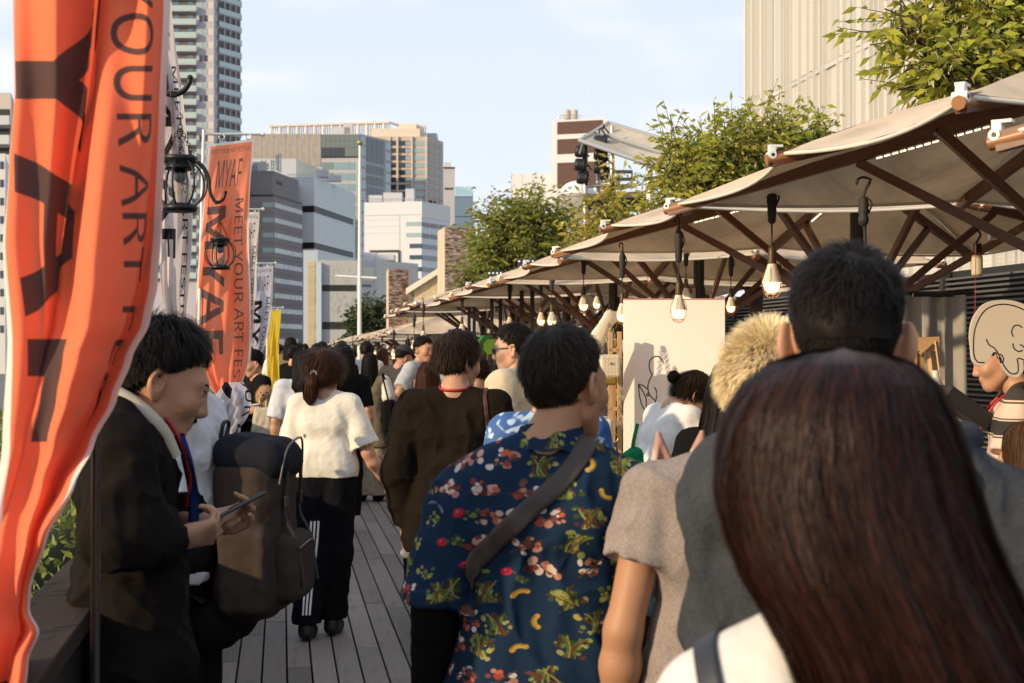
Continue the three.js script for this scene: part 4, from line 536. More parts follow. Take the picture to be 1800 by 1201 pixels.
  [[818, 840, 497, 520], [857, 887, 477, 500], [909, 944, 455, 486]].forEach(([u0, u1, v0, v1], i) => { const D2 = 21 - i * 2.2, t = thing('dotted_panel', ['dark navy panel with white studs, leftmost above the canopies', 'dark navy panel with white studs, middle of three above the canopies', 'dark navy panel with white studs, rightmost and largest of three'][i], 'panel'); const f = face(ground(u0, D2), ground(u1, D2)); mesh('board', f.rect(u0, u1, v0, v1, .05, .08), navy, t); const d = []; for (let k = 0; k < 4; k++) for (let j = 0; j < 3; j++) { const p = f.px(u0 + (u1 - u0) * (k + .5 + (j & 1) * .3) / 4.4, v0 + (v1 - v0) * (j + .5) / 3); d.push(ball(.014, 0, 0, 0).translate(p[0], p[1], .06).applyMatrix4(f.mx)); } mesh('stud', d, dot, t); mesh('leg', [f.box(f.s(u0) + .03, f.s(u0) + .08, 0, f.px(u0, v1)[1], 0, .05), f.box(f.s(u1) - .08, f.s(u1) - .03, 0, f.px(u1, v1)[1], 0, .05)], M.blackMetal, t); });
}
{ // stage: truss masts, lamps and a sagging white roof
  const D = 40, al = mat(.5, .48, .45, .4, { metalness: .7 }), can = pmat(.5, .46, .39, .85, { transmission: .08, thickness: 0, map: TX.stain }), t = thing('stage_rig', 'scaffold stage with a white sloping roof and hanging black spotlights', 'stage');
  const a = at(1069, 216, D), b = at(1190, 252, D - 3), c = at(1019, 247, D - 2.5), d = at(1150, 292, D - 6);
  mesh('roof', surface(10, 10, (s, q) => { const p = a.clone().lerp(b, s), r = c.clone().lerp(d, s), m = p.lerp(r, q); m.y -= .25 * Math.sin(PI * s) * Math.sin(PI * q); return m; }), can, t); const e = (p, q, r = .06) => rod(p, q, r, r, 6);
  mesh('roof_truss', [e(a, b), e(c, d), e(a, c), e(a.clone().lerp(c, .5), b.clone().lerp(d, .5), .045), e(b, d), ...[0, .2, .4, .6, .8].map((k) => e(a.clone().lerp(c, k), a.clone().lerp(c, k + .2).add(V(0, -.35, 0)), .03))], al, t);
  for (const [u, v0, Dm] of [[1029, 253, 38], [1052, 255, 38.5], [1076, 222, 39], [1143, 288, 35], [1140, 290, 36]]) mesh('mast', rod(ground(u, Dm), at(u, v0, Dm), .07, .07, 8), al, t);
  mesh('guard_rail', [e(at(1030, 327, 38), at(1116, 327, 38), .05), e(at(1076, 302, 38.6), at(1112, 302, 38.6), .05), e(at(1082, 315, 38.6), at(1116, 315, 38.6), .05), e(at(1088, 306, 38.6), at(1088, 330, 38.6), .03), e(at(1111, 303, 38.6), at(1111, 332, 38.6), .03)], al, t);
  mesh('stage_floor', prism([ground(1024, 37.4), ground(1150, 36.5), ground(1150, 40), ground(1024, 40)], hgt(346, 38) - .15, hgt(346, 38)), mat(.08, .07, .07, .8), t);
  let n = 0; for (const [u, v, w] of [[1055, 248, 23], [1056, 270, 24], [1054, 294, 20], [1021, 265, 20], [1020, 289, 20], [1024, 312, 20], [1062, 305, 16]]) { const p = at(u, v, 38), L = w / FPX * 38, g = lathe([[0, 0], [.14, 0], [.17, .06], [.17, L * .7], [.2, L * .72], [.2, L], [.15, L], [.14, L * .9], [0, L * .85]], 14).rotateZ(-PI / 2 - .1).translate(-L / 2, 0, 0); const s = thing('stage_light', ['black spotlight at the top of the right-hand stage mast', 'black spotlight second from the top on the right-hand stage mast', 'black spotlight third from the top on the right-hand stage mast', 'topmost black spotlight on the left-hand stage mast', 'middle black spotlight on the left-hand stage mast', 'lowest black spotlight on the left-hand stage mast', 'small black spotlight lowest on the right-hand stage mast'][n++], 'spotlight', p, -YAW); mesh('housing', g, mat(.012, .013, .018, .45), s); mesh('yoke', [tube([V(-.02, .2, 0), V(-.02, .32, 0), V(.12, .34, 0), V(.24, .2, 0)], .02, 12, 5), box(.05, .1, .05, .1, .38, 0)], M.blackMetal, s); mesh('barn_door', [box(.02, .3, .2, L * .55, .1, 0).rotateZ(.5), box(.02, .02, .3, L * .6, -.05, 0)], M.blackMetal, s); }
}
{ // flagpole
  const t = thing('flagpole', 'tall white flagpole with a crossarm, in front of the distant offices', 'flagpole'), D = 62, P = M.whitePaint; mesh('pole', rod(ground(631.5, D), at(632.5, 256, D), .1, .05, 12), P, t); mesh('finial', ball(.13, 0, 0, 0).translate(...at(632.5, 251, D).toArray()), mat(.3, .27, .12, .4, { metalness: .6 }), t); mesh('crossarm', rod(at(589, 485, D), at(662, 489, D), .045, .045, 8), P, t);
}
// ---------------------------------------------------------------- market canopies
const canvasMat = pmat(.69, .53, .36, .95, { map: TX.canvas, bumpMap: TX.weave, bumpScale: .001, transmission: .2, thickness: 0 });
const ledMat = new THREE.MeshStandardMaterial({ color: C(.9, .85, .7), emissive: C(1, .8, .52), emissiveIntensity: 2.6 });
function makeCanopy() { // 2 x 2 units square on plan (scaled later), hem at y = 0 of its frame, post down the middle
  const t = thing('market_umbrella', '', 'umbrella'), S = 1.55, R8 = []; for (let i = 0; i < 8; i++) { const a = i * PI / 4, k = i & 1 ? S : S; const x = [1, 1, 0, -1, -1, -1, 0, 1][i] * k, z = [0, 1, 1, 1, 0, -1, -1, -1][i] * k; R8.push(V(x, i & 1 ? 0 : .045, z)); }
  const peak = V(0, .46, 0), top = V(0, .42, 0);
  for (let i = 0; i < 8; i++) { const a = R8[i], b = R8[(i + 1) % 8];
    const g = surface(14, 12, (s, q) => { const r = 1 - q, e = a.clone().lerp(b, s), sag = 4 * s * (1 - s); e.lerp(V(0, e.y, 0), .055 * sag); const p = peak.clone().lerp(e, q); p.y += -.055 * sag * q * (1.2 - .7 * q) + .05 * Math.sin(PI * q) * (1 - sag * .5) + .006 * noise3.noise(p.x * 5, i, p.z * 5); return p; }); const uv = g.attributes.uv, ps = g.attributes.position; for (let k = 0; k < uv.count; k++) uv.setXY(k, ps.getX(k) * .6, ps.getZ(k) * .6);
    mesh('canvas_panel', g, canvasMat, t);
    const hem = []; for (let k = 0; k <= 10; k++) { const s = k / 10, e = a.clone().lerp(b, s), sag = 4 * s * (1 - s); e.lerp(V(0, e.y, 0), .055 * sag); e.y -= .055 * sag * .5 + .008; hem.push(e); } mesh('hem', tube(hem, .0085, 14, 5), mat(.64, .6, .52, .9), t);
  }
  for (let i = 0; i < 8; i++) { const e = R8[i], d = e.clone().setY(0).normalize(), tip = e.clone().addScaledVector(d, .05).add(V(0, -.035, 0)), inner = top.clone().addScaledVector(d, .12).add(V(0, -.05, 0));
    const rib = mesh('rib', [beam(inner, tip, .036, .055)], M.ribWood, t), L = inner.distanceTo(tip); mesh('rib_tip', rod(tip.clone().lerp(inner, .09), tip.clone().addScaledVector(d, .02), .027, .022, 8), M.tipWood, rib);
    const br = mesh('corner_bracket', [rbox(.03, .045, .03, .006, -.004, .014, 0), new THREE.CylinderGeometry(.0165, .0165, .046, 10).rotateX(PI / 2), box(.055, .009, .03, -.018, .037, 0), rbox(.014, .04, .009, .003, -.012, -.026, .01)].map((g) => g.rotateY(-Math.atan2(d.z, d.x)).translate(tip.x, tip.y + .02, tip.z)), M.whitePlastic, t); mesh('screw', [new THREE.CylinderGeometry(.007, .007, .05, 8).rotateX(PI / 2).rotateY(-Math.atan2(d.z, d.x)).translate(tip.x, tip.y + .02, tip.z)], M.blackMetal, br);
    const m = inner.clone().lerp(tip, .52).add(V(0, -.03, 0)), h = V(d.x * .09, -.5, d.z * .09); mesh('strut', beam(h, m, .03, .042), M.ribWood, t);
    if (i === 2 || i === 5 || i === 6) mesh('light_tube', Array.from({ length: 16 }, (_, k) => beam(inner.clone().lerp(tip, .2 + k * .018).add(V(-d.z * .024, -.03, d.x * .024)), inner.clone().lerp(tip, .2 + k * .018 + .0125).add(V(-d.z * .024, -.03, d.x * .024)), .007, .007)), ledMat, t).userData.kind = 'stuff';
  }
  mesh('hub', [lathe([[.03, -.6], [.12, -.56], [.12, -.44], [.05, -.42], [.05, .3], [.11, .32], [.11, .4], [.02, .46]], 12)], mat(.02, .018, .017, .5), t);
  mesh('post', [box(.09, 3.2, .09, 0, -1.75, 0)], mat(.022, .019, .017, .45), t);
  return t;
}
const canopyRows = [ // near and far corner along the walk, hem height, distance of the hem from the middle line
  [-.52, -3.62, 2.21, 1.98], [-3.88, -6.95, 2.35, 1.97], [-7.04, -10.3, 2.35, 2.03], [-10.35, -13.3, 2.30, 2.07], [-13.5, -16.6, 2.27, 2.0], [-16.8, -20.2, 2.26, 2.03], [-20.6, -23.9, 2.30, 1.95], [-24.3, -27.6, 2.29, 2.02],
  [-29, -32.2, 1.98, 2.2], [-33, -36.2, 1.97, 2.3], [-38, -41.2, 1.95, 2.1], [-43, -46.2, 1.95, 2.3], [-48.5, -51.7, 1.95, 2.3], [-55, -58.2, 1.95, 2.2], [-62, -65.2, 1.95, 2.2], [-70, -73.2, 1.95, 2.3]];
{
  const proto = makeCanopy(), ord = ['first', 'second', 'third', 'fourth', 'fifth', 'sixth', 'seventh', 'eighth'];
  canopyRows.forEach(([zn, zf, h, x0], i) => { const w = (zn - zf) / 3.1, o = i ? copy(proto) : proto; o.scale.set(w, 1, w); o.position.set(x0 + 1.55 * w, h, (zn + zf) / 2);
    const L = i === 0 ? 'beige market umbrella of which only a white-capped wooden rib tip shows, right edge' : i === 1 ? 'nearest beige canvas market umbrella spanning the right side over the dark-haired man' : i < 8 ? `beige canvas market umbrella, ${ord[i]} from the camera along the walk` : 'low white-topped market umbrella in the distant end of the row';
    info(o, L, 'umbrella', i < 8 ? 'beige market umbrellas along the walk' : 'distant white-topped market umbrellas'); });
}
// bulbs on cords
const bulbMat = new THREE.MeshStandardMaterial({ color: C(1, .9, .7), emissive: C(1, .72, .36), emissiveIntensity: 2.6 });
{
  const makeBulb = () => { const t = thing('string_bulb', '', 'light bulb'); // hangs below its own origin: the hook
    mesh('cord', [tube([V(-.02, .02, 0), V(-.03, .045, 0), V(.0, .05, 0), V(.004, .0, 0), V(0, -.2, 0)], .006, 16, 5), rod(V(0, 0, 0), V(0, -.32, 0), .005, .005, 5), lathe([[.006, -.2], [.02, -.19], [.024, -.14], [.022, -.12], [.027, -.1], [.025, -.04], [.016, -.02], [.006, 0]], 10), tube([V(.02, -.12, 0), V(.035, -.08, .01), V(.02, -.03, 0)], .005, 8, 4)], M.rubber, t);
    const s = mesh('socket', lathe([[0, -.3], [.017, -.3], [.02, -.33], [.022, -.37], [.02, -.385], [0, -.385]], 10), mat(.09, .06, .03, .5, { metalness: .5 }), t);
    mesh('reflector', lathe([[.02, -.375], [.026, -.39], [.05, -.455], [.053, -.46], [.05, -.46], [.02, -.38]], 16), mat(.66, .6, .5, .4), t); mesh('bulb', ball(.043, 0, -.468, 0, 1, .95, 1), bulbMat, t);
    const c = []; for (let i = 0; i < 6; i++) { const a = i * PI / 3, q = (r, y) => V(Math.cos(a) * r, y, Math.sin(a) * r); c.push(tube([q(.021, -.385), q(.05, -.43), q(.054, -.47), q(.038, -.515), q(.004, -.53)], .0013, 10, 4)); } for (const [r, y] of [[.054, -.47], [.04, -.512]]) c.push(new THREE.TorusGeometry(r, .0013, 4, 20).rotateX(PI / 2).translate(0, y, 0)); mesh('wire_cage', c, mat(.2, .1, .04, .4, { metalness: .7 }), t); return t; };
  const proto = makeBulb(); let n = 0;
  // [pixel column, pixel row of the bulb, distance, scale, label]
  const list = [[1357, 500, 7.1, 1.12, 'caged bulb lit under the nearest canopy, just left of the dark-haired man'], [1193, 548, 8.2, 1.05, 'caged bulb hanging in front of the white board'], [1206, 526, 10.6, .9, 'caged bulb half hidden behind the one before the white board'], [1094, 556, 9.6, .95, 'caged bulb at the left edge of the white board'], [1026, 538, 12.9, 1.05, 'lit bulb above the hung white shirt, left of the spot lamp'], [1049, 536, 14, .9, 'small lit lamp just right of the bulb above the white shirt'], [970, 567, 13.8, 1.1, 'right-hand bulb of the pair above the floral-shirted man'], [951, 565, 14.6, 1.0, 'left-hand bulb of the pair above the floral-shirted man'], [896, 573, 16.4, 1.1, 'lit bulb between the dark-jacketed man and the floral-shirted man'], [812, 584, 17.4, 1.1, 'lit bulb right above the dark-jacketed man'], [744, 594, 19.5, 1.05, 'lit bulb over the man in the light grey shirt'], [728, 610, 20.6, 1.05, 'lowest lit bulb left of the man in the light grey shirt'], [1017, 575, 18, 1, 'dim bulb deep under the canopies left of the hung shirt'], [1285, 541, 9.9, .8, 'small lamp right of the white board']];
  for (const [u, v, D, k, lab] of list) { const o = n++ ? copy(proto, lab) : info(proto, lab); o.userData.group = 'caged bulbs hung under the canopies'; o.scale.set(k * .86, k, k * .86); const p = at(u, v, D); o.position.copy(p).add(V(0, .468 * k, 0)); const l = new THREE.PointLight(C(1, .62, .28), .55); l.name = 'bulb_lamp'; l.position.copy(p); l.shadow.radius = 1.6; l.castShadow = true; scene.add(l); }
  for (let i = 0; i < 16; i++) { const z = -27 - i * 2.6, o = copy(proto, 'tiny lit bulb under the distant end of the canopy row', V(2.1 + (i % 3) * .5, 2.02 - (i % 2) * .12, z)); o.userData.group = 'distant bulbs'; o.scale.setScalar(1); }
  const cord = thing('hanging_connector', 'black cord and waterproof connector hanging from the near canopy above the dark-haired man', 'cord', at(1518, 322, 5.6)); mesh('cord', [tube([V(-.03, -.005, 0), V(-.02, .02, 0), V(.03, .015, 0), V(.006, -.03, 0), V(0, -.12, 0), V(.006, -.2, 0), V(0, -.5, 0)], .006, 30, 6), lathe([[.006, -.17], [.018, -.16], [.022, -.14], [.016, -.125], [.021, -.115], [.019, -.07], [.007, -.05]], 10), tube([V(.02, -.12, 0), V(.03, -.08, .01), V(.014, -.055, 0)], .004, 8, 4)], M.rubber, cord);
  const tubeLamp = thing('lantern_tube', 'cream cylindrical hanging lamp under the canopy right of the dark-haired man', 'lamp', at(1718, 412, 6.2)); mesh('shade', lathe([[0, -.09], [.02, -.09], [.024, -.1], [.025, -.17], [.022, -.182], [0, -.182]], 14), mat(.5, .43, .3, .5), tubeLamp); mesh('hook', [tube([V(0, .02, 0), V(.015, 0, 0), V(0, -.03, 0), V(-.012, -.05, 0), V(0, -.09, 0)], .005, 14, 5), rbox(.03, .04, .03, .004, 0, -.06, 0)], M.blackMetal, tubeLamp);
  const cam = thing('socket_box', 'small white socket box on a rib under the canopy at the right', 'socket', at(1745, 412, 6.3), -YAW); mesh('case', rbox(.034, .05, .03, .005), M.whitePlastic, cam); mesh('hole', [ball(.008, -.004, .012, .014), ball(.006, .004, -.01, .014)], M.blackPlastic, cam);
  const speaker = thing('floodlight', 'black floodlight behind the top edge of the nearest canopy', 'floodlight', at(1562, 240, 7.3), -YAW); mesh('housing', rbox(.11, .055, .05, .006).rotateZ(-.25), M.blackPlastic, speaker); mesh('bracket', rod(V(0, 0, 0), V(.02, -.3, 0), .01), M.blackMetal, speaker);
}
// ---------------------------------------------------------------- banners and lanterns on the left
const PRINT = (bg, ink, bigY = 345, smallY = 330, k = 1.18, edge = 22) => canvasTexture(512, 1536, (x, w, h) => {
  x.fillStyle = bg; x.fillRect(0, 0, w, h); x.fillStyle = ink; x.textAlign = 'left'; x.textBaseline = 'middle';
  if (bigY > 0) { x.font = '40px sans-serif'; x.fillText('MEET YOUR ART FESTIVAL', 28, 50, 460);
  x.save(); x.translate(256, 190); x.scale(.8, 1.5); x.font = '150px sans-serif'; x.textAlign = 'center'; x.fillText('MYAF', 0, 0); x.restore(); }
  x.save(); x.translate(150, bigY); x.rotate(PI / 2); x.font = 'bold 290px sans-serif'; x.scale(k, 1); x.textAlign = 'left'; x.fillText('MYAF', 0, 0); x.restore();
  x.save(); x.translate(400, smallY); x.rotate(PI / 2); x.font = '118px sans-serif'; x.fillText('MEET YOUR ART FESTIVAL', 0, 0); x.restore();
  x.strokeStyle = '#efe9e2'; x.lineWidth = edge; x.strokeRect(4, 4, w - 8, h - 8);
});
const flagCloth = (map, tr = .5, c = [1, 1, 1]) => pmat(c[0], c[1], c[2], 1, { map, transmission: tr, thickness: 0, specularIntensity: .2, ior: 1.15 });
const orangePrint = PRINT('#fa9672', '#75605c'), nearPrint = PRINT('#fa8460', '#604c49', -130, -110, 1.5, 42), whitePrint = PRINT('#dcd8da', '#2b2a2e');
function flagFrame(t, base, topY, arm, n = 2) { mesh('pole', rod(V(0, .0, 0), V(0, topY + .06, 0), .0125, .011, 8), M.whitePlastic, t); mesh('cross_bar', [rod(V(-.02, topY, 0), V(...arm), .008, .008, 6), ball(.017, ...arm), rod(V(-.02, topY - .03, 0), V(arm[0] * .2, topY - .03, arm[2] * .2), .012, .012, 6)], M.whitePlastic, t); }
{ // the near orange banner: its cloth wraps in deep folds before the pole
  const D = 2.55, t = thing('banner_flag', 'near orange festival banner with dark lettering, filling the left edge of the view', 'banner', ground(167, D + .16), -YAW), inv = new THREE.Matrix4().makeRotationY(-YAW).setPosition(ground(167, D + .16)).invert();
  const rowsL = [[-260, 40], [0, 22], [160, 26], [300, 16], [430, 6], [600, 14], [780, 4], [900, -12], [1060, -25], [1150, -40], [1330, -60]], rowsR = [[-260, 318], [0, 299], [200, 291], [400, 284], [500, 277], [565, 264], [630, 232], [700, 206], [780, 166], [850, 132], [950, 82], [1035, 54], [1075, 52], [1110, 70], [1160, 50], [1330, 30]];
  const ip = (R, v) => { let i = 0; while (i < R.length - 2 && R[i + 1][0] < v) i++; const k = clamp((v - R[i][0]) / (R[i + 1][0] - R[i][0]), 0, 1); return lerp(R[i][1], R[i + 1][1], k * k * (3 - 2 * k) * .6 + k * .4); };
  const g = surface(90, 150, (s, q) => { const v = -260 + q * 1560, l = ip(rowsL, v), r = ip(rowsR, v), gather = smoothstep(v, 500, 1000);
    const w1 = Math.sin((s * 1.9 + q * 1.05 + .05) * 2 * PI), w2 = Math.sin((s * 5.3 + q * 1.1) * 2 * PI), w3 = Math.sin((s * 1.1 + q * 1.6 + .4) * 2 * PI);
    const env = smoothstep(s, -.02, .12) * (1 - .55 * smoothstep(s, .75, 1)), u = lerp(l, r, s) + (22 * Math.cos((s * 1.9 + q * 1.05 + .05) * 2 * PI) + 5 * w2) * env * smoothstep(1 - s, 0, .2);
    return at(u, v, D + .095 * w1 * env + .03 * w2 * env + .03 * w3 + .04 * s + .05 * gather * Math.sin(q * 26 + s * 5) * s); }).applyMatrix4(inv);
  g.computeVertexNormals(); mesh('cloth', g, flagCloth(nearPrint, .3, [1, 1, 1]), t);
  mesh('pole', rod(V(-.005, 0, 0), V(.008, 2.78, 0), .0085, .0085, 10), pmat(.012, .011, .011, .25, { clearcoat: 1 }), t); mesh('cross_bar', rod(V(-.4, 2.74, .02), V(.34, 2.74, -.02), .008, .008, 6), M.whitePlastic, t); mesh('foot', lathe([[0, 0], [.17, 0], [.17, .03], [.05, .06], [.02, .3], [.012, .3]], 20), M.blackPlastic, t);
}
function banner(label, u, vTop, D, o) { // a banner on a leaning pole: o.rows: [v, left, right] in the photograph's pixels at about distance D
  const base = o.into ? o.into.position : ground(u[1], D), t = o.into ?? thing('banner_flag', label, 'banner', base, -YAW), inv = new THREE.Matrix4().makeRotationY(-YAW).setPosition(base).invert(), loc = (u1, v, d) => at(u1, v, d).applyMatrix4(inv), R = o.rows, v0 = R[0][0], v1 = R[R.length - 1][0];
  const ip = (v, c) => { let i = 0; while (i < R.length - 2 && R[i + 1][0] < v) i++; const k = (v - R[i][0]) / (R[i + 1][0] - R[i][0]), e = (a) => R[clamp(a, 0, R.length - 1)][c], p0 = e(i - 1), p1 = e(i), p2 = e(i + 1), p3 = e(i + 2); return .5 * (2 * p1 + (p2 - p0) * k + (2 * p0 - 5 * p1 + 4 * p2 - p3) * k * k + (3 * p1 - p0 - 3 * p2 + p3) * k * k * k); };
  const A = o.amp ?? .05; mesh(o.into ? 'cloth_end' : 'cloth', surface(44, 90, (s, q) => { const v = lerp(v0, v1, q), w = Math.sin((s * (o.f ?? 1.6) - q * (o.slant ?? 1) + (o.ph ?? 0)) * 2 * PI), gr = smoothstep(q, 0, .35), p = loc(lerp(ip(v, 1), ip(v, 2), s) + 2 * w * gr * s * (1 - s), v + (o.drop ?? 0) * s * (1 - q), D + (o.away ?? .25) * s + A * w * gr + .02 * Math.sin((s * 4 + q * 3) * 2 * PI) * gr); return p; }), o.mat, t);
  if (o.into) return t; const tp = loc(u[0], vTop, D), bt = V(0, 0, 0); mesh('pole', rod(bt, tp.clone().add(V(0, .03, 0)), .012, .011, 8), M.whitePlastic, t); const e = loc(R[0][2] + (o.over ?? 8), vTop + (o.tilt ?? 0), D + (o.away ?? .25)); mesh('cross_bar', [rod(tp, e, .0085, .0085, 6), ball(.016, e.x, e.y, e.z), ...[.3, .75].map((k) => new THREE.TorusGeometry(.018, .005, 5, 12).translate(...tp.clone().lerp(e, k).add(V(0, -.018, 0)).toArray()))], M.whitePlastic, t); return t;
}
banner('second orange festival banner on a white pole, behind the small lantern', [358, 338], 236, 9.4, { rows: [[254, 368, 446], [330, 360, 440], [420, 352, 437], [500, 346, 440], [600, 342, 441], [640, 349, 437], [682, 370, 422], [708, 388, 404]], mat: flagCloth(orangePrint, .5), amp: .07, drop: -10, over: 16 });
const whiteBehind = banner('white festival banner mostly hidden behind the near orange one', [252, 246], -14, 5.6, { rows: [[-10, 262, 300], [60, 270, 306], [160, 274, 320], [260, 276, 330], [370, 278, 338], [450, 280, 336], [520, 284, 330], [560, 296, 326]], mat: flagCloth(whitePrint, .4, [.95, .9, .88]), amp: .06 });
banner('', [366, 362], 560, 7.2, { rows: [[672, 394, 428], [696, 378, 441], [735, 371, 434], [776, 382, 402]], mat: flagCloth((() => { const t = whitePrint.clone(); t.repeat.set(.5, .2); t.offset.set(.28, .3); t.needsUpdate = true; return t; })(), .35, [.9, .9, .95]), amp: .06, f: 2.6, over: 4, into: whiteBehind });
banner('narrow cream festival banner between the orange and the white one', [420, 420], 368, 12.2, { rows: [[373, 424, 456], [450, 424, 452], [540, 426, 447], [640, 424, 440]], mat: flagCloth(whitePrint, .5, [1, .93, .84]), amp: .05, over: 6 });
banner('white festival banner with black letters left of the yellow banner', [438, 436], 463, 14.5, { rows: [[471, 444, 480], [540, 442, 478], [600, 438, 468], [660, 424, 448], [700, 412, 430], [712, 414, 424]], mat: flagCloth(whitePrint, .4, [.92, .92, 1]), amp: .06, over: 4, drop: -4 });
banner('bright yellow banner behind the person in the black cap', [470, 466], 541, 17.5, { rows: [[545, 474, 494], [620, 470, 490], [700, 470, 493], [765, 472, 494]], mat: flagCloth(null, .45, [.85, .62, .06]), amp: .04, over: 3 });
{ // shepherd's-crook lanterns
  const make = () => { const t = thing('lantern', '', 'lantern'); // origin at the top of its chain
    mesh('chain', [tube([V(0, 0, 0), V(.006, -.02, 0), V(.022, -.05, 0)], .0012, 8, 4), new THREE.TorusGeometry(.008, .0016, 5, 14).translate(.022, -.06, 0), new THREE.TorusGeometry(.01, .0016, 5, 14).rotateY(PI / 2).translate(.022, -.076, 0), new THREE.TorusGeometry(.007, .0016, 5, 14).translate(.022, -.092, 0), ...[0, 1, 2].flatMap((k) => { const a = k * 2.094 + .5, q = []; for (let i = 0; i < 11; i++) { const f = (i + .5) / 11, e = Math.pow(f, .8); q.push(new THREE.TorusGeometry(.0055, .0014, 4, 9).rotateY(i & 1 ? PI / 2 : 0).rotateZ(-Math.cos(a) * .5).translate(.022 + Math.cos(a) * .047 * e, -.1 - f * .085, Math.sin(a) * .047 * e)); } return q; })], mat(.06, .035, .015, .4, { metalness: .8 }), t);
    mesh('cap', lathe([[0, -.186], [.05, -.186], [.056, -.19], [.056, -.2], [.05, -.204], [.046, -.225], [.05, -.23], [0, -.23]], 20).translate(.022, 0, 0), M.blackMetal, t);
    const c = []; for (let i = 0; i < 8; i++) { const a = i * PI / 4 + .2, q = (r, y) => V(.022 + Math.cos(a) * r, y, Math.sin(a) * r); c.push(tube([q(.05, -.205), q(.078, -.235), q(.088, -.275), q(.076, -.32), q(.05, -.345)], .0034, 14, 6)); } mesh('cage', c, M.blackMetal, t);
    mesh('glass', lathe([[.026, -.232], [.034, -.26], [.04, -.3], [.036, -.342]], 18).translate(.022, 0, 0), pmat(.95, .93, .9, .04, { transmission: 1, thickness: 0 }), t); mesh('lamp_base', lathe([[0, -.228], [.018, -.23], [.018, -.262], [.01, -.272], [0, -.272]], 12).translate(.022, 0, 0), M.blackPlastic, t); mesh('bulb', ball(.015, .022, -.292, 0, 1, 1.5, 1), pmat(.95, .9, .8, .05, { transmission: 1, thickness: 0 }), t);
    mesh('base', lathe([[0, -.338], [.046, -.34], [.056, -.348], [.056, -.358], [.05, -.366], [0, -.368]], 20).translate(.022, 0, 0), M.blackMetal, t); return t; };
  const a = make(); info(a, 'larger black cage lantern hanging beside the near orange banner', null, 'cage lanterns hung from hooks'); a.position.copy(at(304, 172, 4.2)); a.scale.setScalar(.92);
  const b = copy(a, 'smaller black cage lantern hanging in front of the second orange banner', at(380, 360, 6.9)); b.scale.setScalar(.86); b.userData.group = 'cage lanterns hung from hooks';
  for (const [lab, D, pts, base] of [['black lantern hook whose upturned tip shows beside the near orange banner', 4.2, [[210, 60], [235, 70], [262, 130], [285, 160], [305, 166], [322, 160], [332, 146], [334, 137]], 210], ['black lantern hook carrying the smaller lantern by the second orange banner', 6.9, [[300, 210], [318, 240], [338, 276], [356, 292], [366, 310], [370, 340], [381, 356], [392, 350], [396, 338]], 300]]) { const t = thing('lantern_hook', lab, 'hook'); const P = pts.map(([u, v]) => at(u, v, D)); mesh('crook', [tube(P, .0085, 50, 8), ball(.0095, 0, 0, 0).translate(...P[P.length - 1].toArray()), rbox(.02, .018, .02, .003).translate(...P[P.length - (base === 210 ? 4 : 3)].toArray())], M.blackMetal, t); mesh('pole', rod(ground(base, D), P[0], .011, .009, 8), M.blackMetal, t); }
}
// ---------------------------------------------------------------- people
const draped = (F, pts, w, off = .006, th = .004, fromFront) => { // a strap laid over clothes: pts [x, y] in the person's own axes, pressed on from behind (or from the front)
  const cur = new THREE.CatmullRomCurve3(pts.map((p) => V(p[0], p[1], 0))), n = 40, hit = (x, y) => { let z = fromFront ? -.4 : .4; const st = fromFront ? .004 : -.004; for (let i = 0; i < 200 && F(x, y, z) > off; i++) z += st; return z; };
  const L = [], R = []; for (let i = 0; i <= n; i++) { const p = cur.getPoint(i / n), t = cur.getTangent(i / n), s = V(-t.y, t.x, 0).multiplyScalar(w / 2), c = hit(p.x, p.y); L.push(V(p.x + s.x, p.y + s.y, lerp(hit(p.x + s.x, p.y + s.y), c, .6))); R.push(V(p.x - s.x, p.y - s.y, lerp(hit(p.x - s.x, p.y - s.y), c, .6))); }
  const sm = (A) => A.map((p, i) => { const q = p.clone(); let z = 0, k = 0; for (let j = Math.max(0, i - 3); j <= Math.min(n, i + 3); j++) { z += A[j].z; k++; } q.z = z / k; return q; }), l = sm(L), r = sm(R), up = fromFront ? -th : th;
  const row = (s, q) => { const f = s * n, i = Math.min(n - 1, Math.floor(f)), k = f - i; return [l[i].clone().lerp(l[i + 1], k), r[i].clone().lerp(r[i + 1], k)]; };
  return surface(n, 5, (s, q) => { const [a, b] = row(s); const p = a.lerp(b, clamp(q * 5 - 1, 0, 3) / 3); p.z += (q === 0 || q === 1) ? -up * .6 : up; return p; }); };
const neckRing = (P, m, r = .07, name = 'lanyard', tilt = .5, dy = .012) => { const c = V(...P.neck).add(V(0, dy * P.S, .004)); return mesh(name, new THREE.TorusGeometry(r * P.S, .0034, 5, 40).scale(1, .9, 2.2).rotateX(PI / 2 + tilt).translate(c.x, c.y, c.z), m, P.t); };
const red = mat(.38, .015, .02, .5), CL = { black: cloth(.009, .0085, .0085), white: cloth(.74, .72, .68), cream: cloth(.62, .53, .38), grey: cloth(.3, .26, .245), navy: cloth(.014, .02, .045), charcoal: cloth(.065, .058, .06), lightGrey: cloth(.46, .47, .5), khaki: cloth(.17, .145, .1), beige: cloth(.36, .3, .22), offWhite: cloth(.56, .55, .55) };
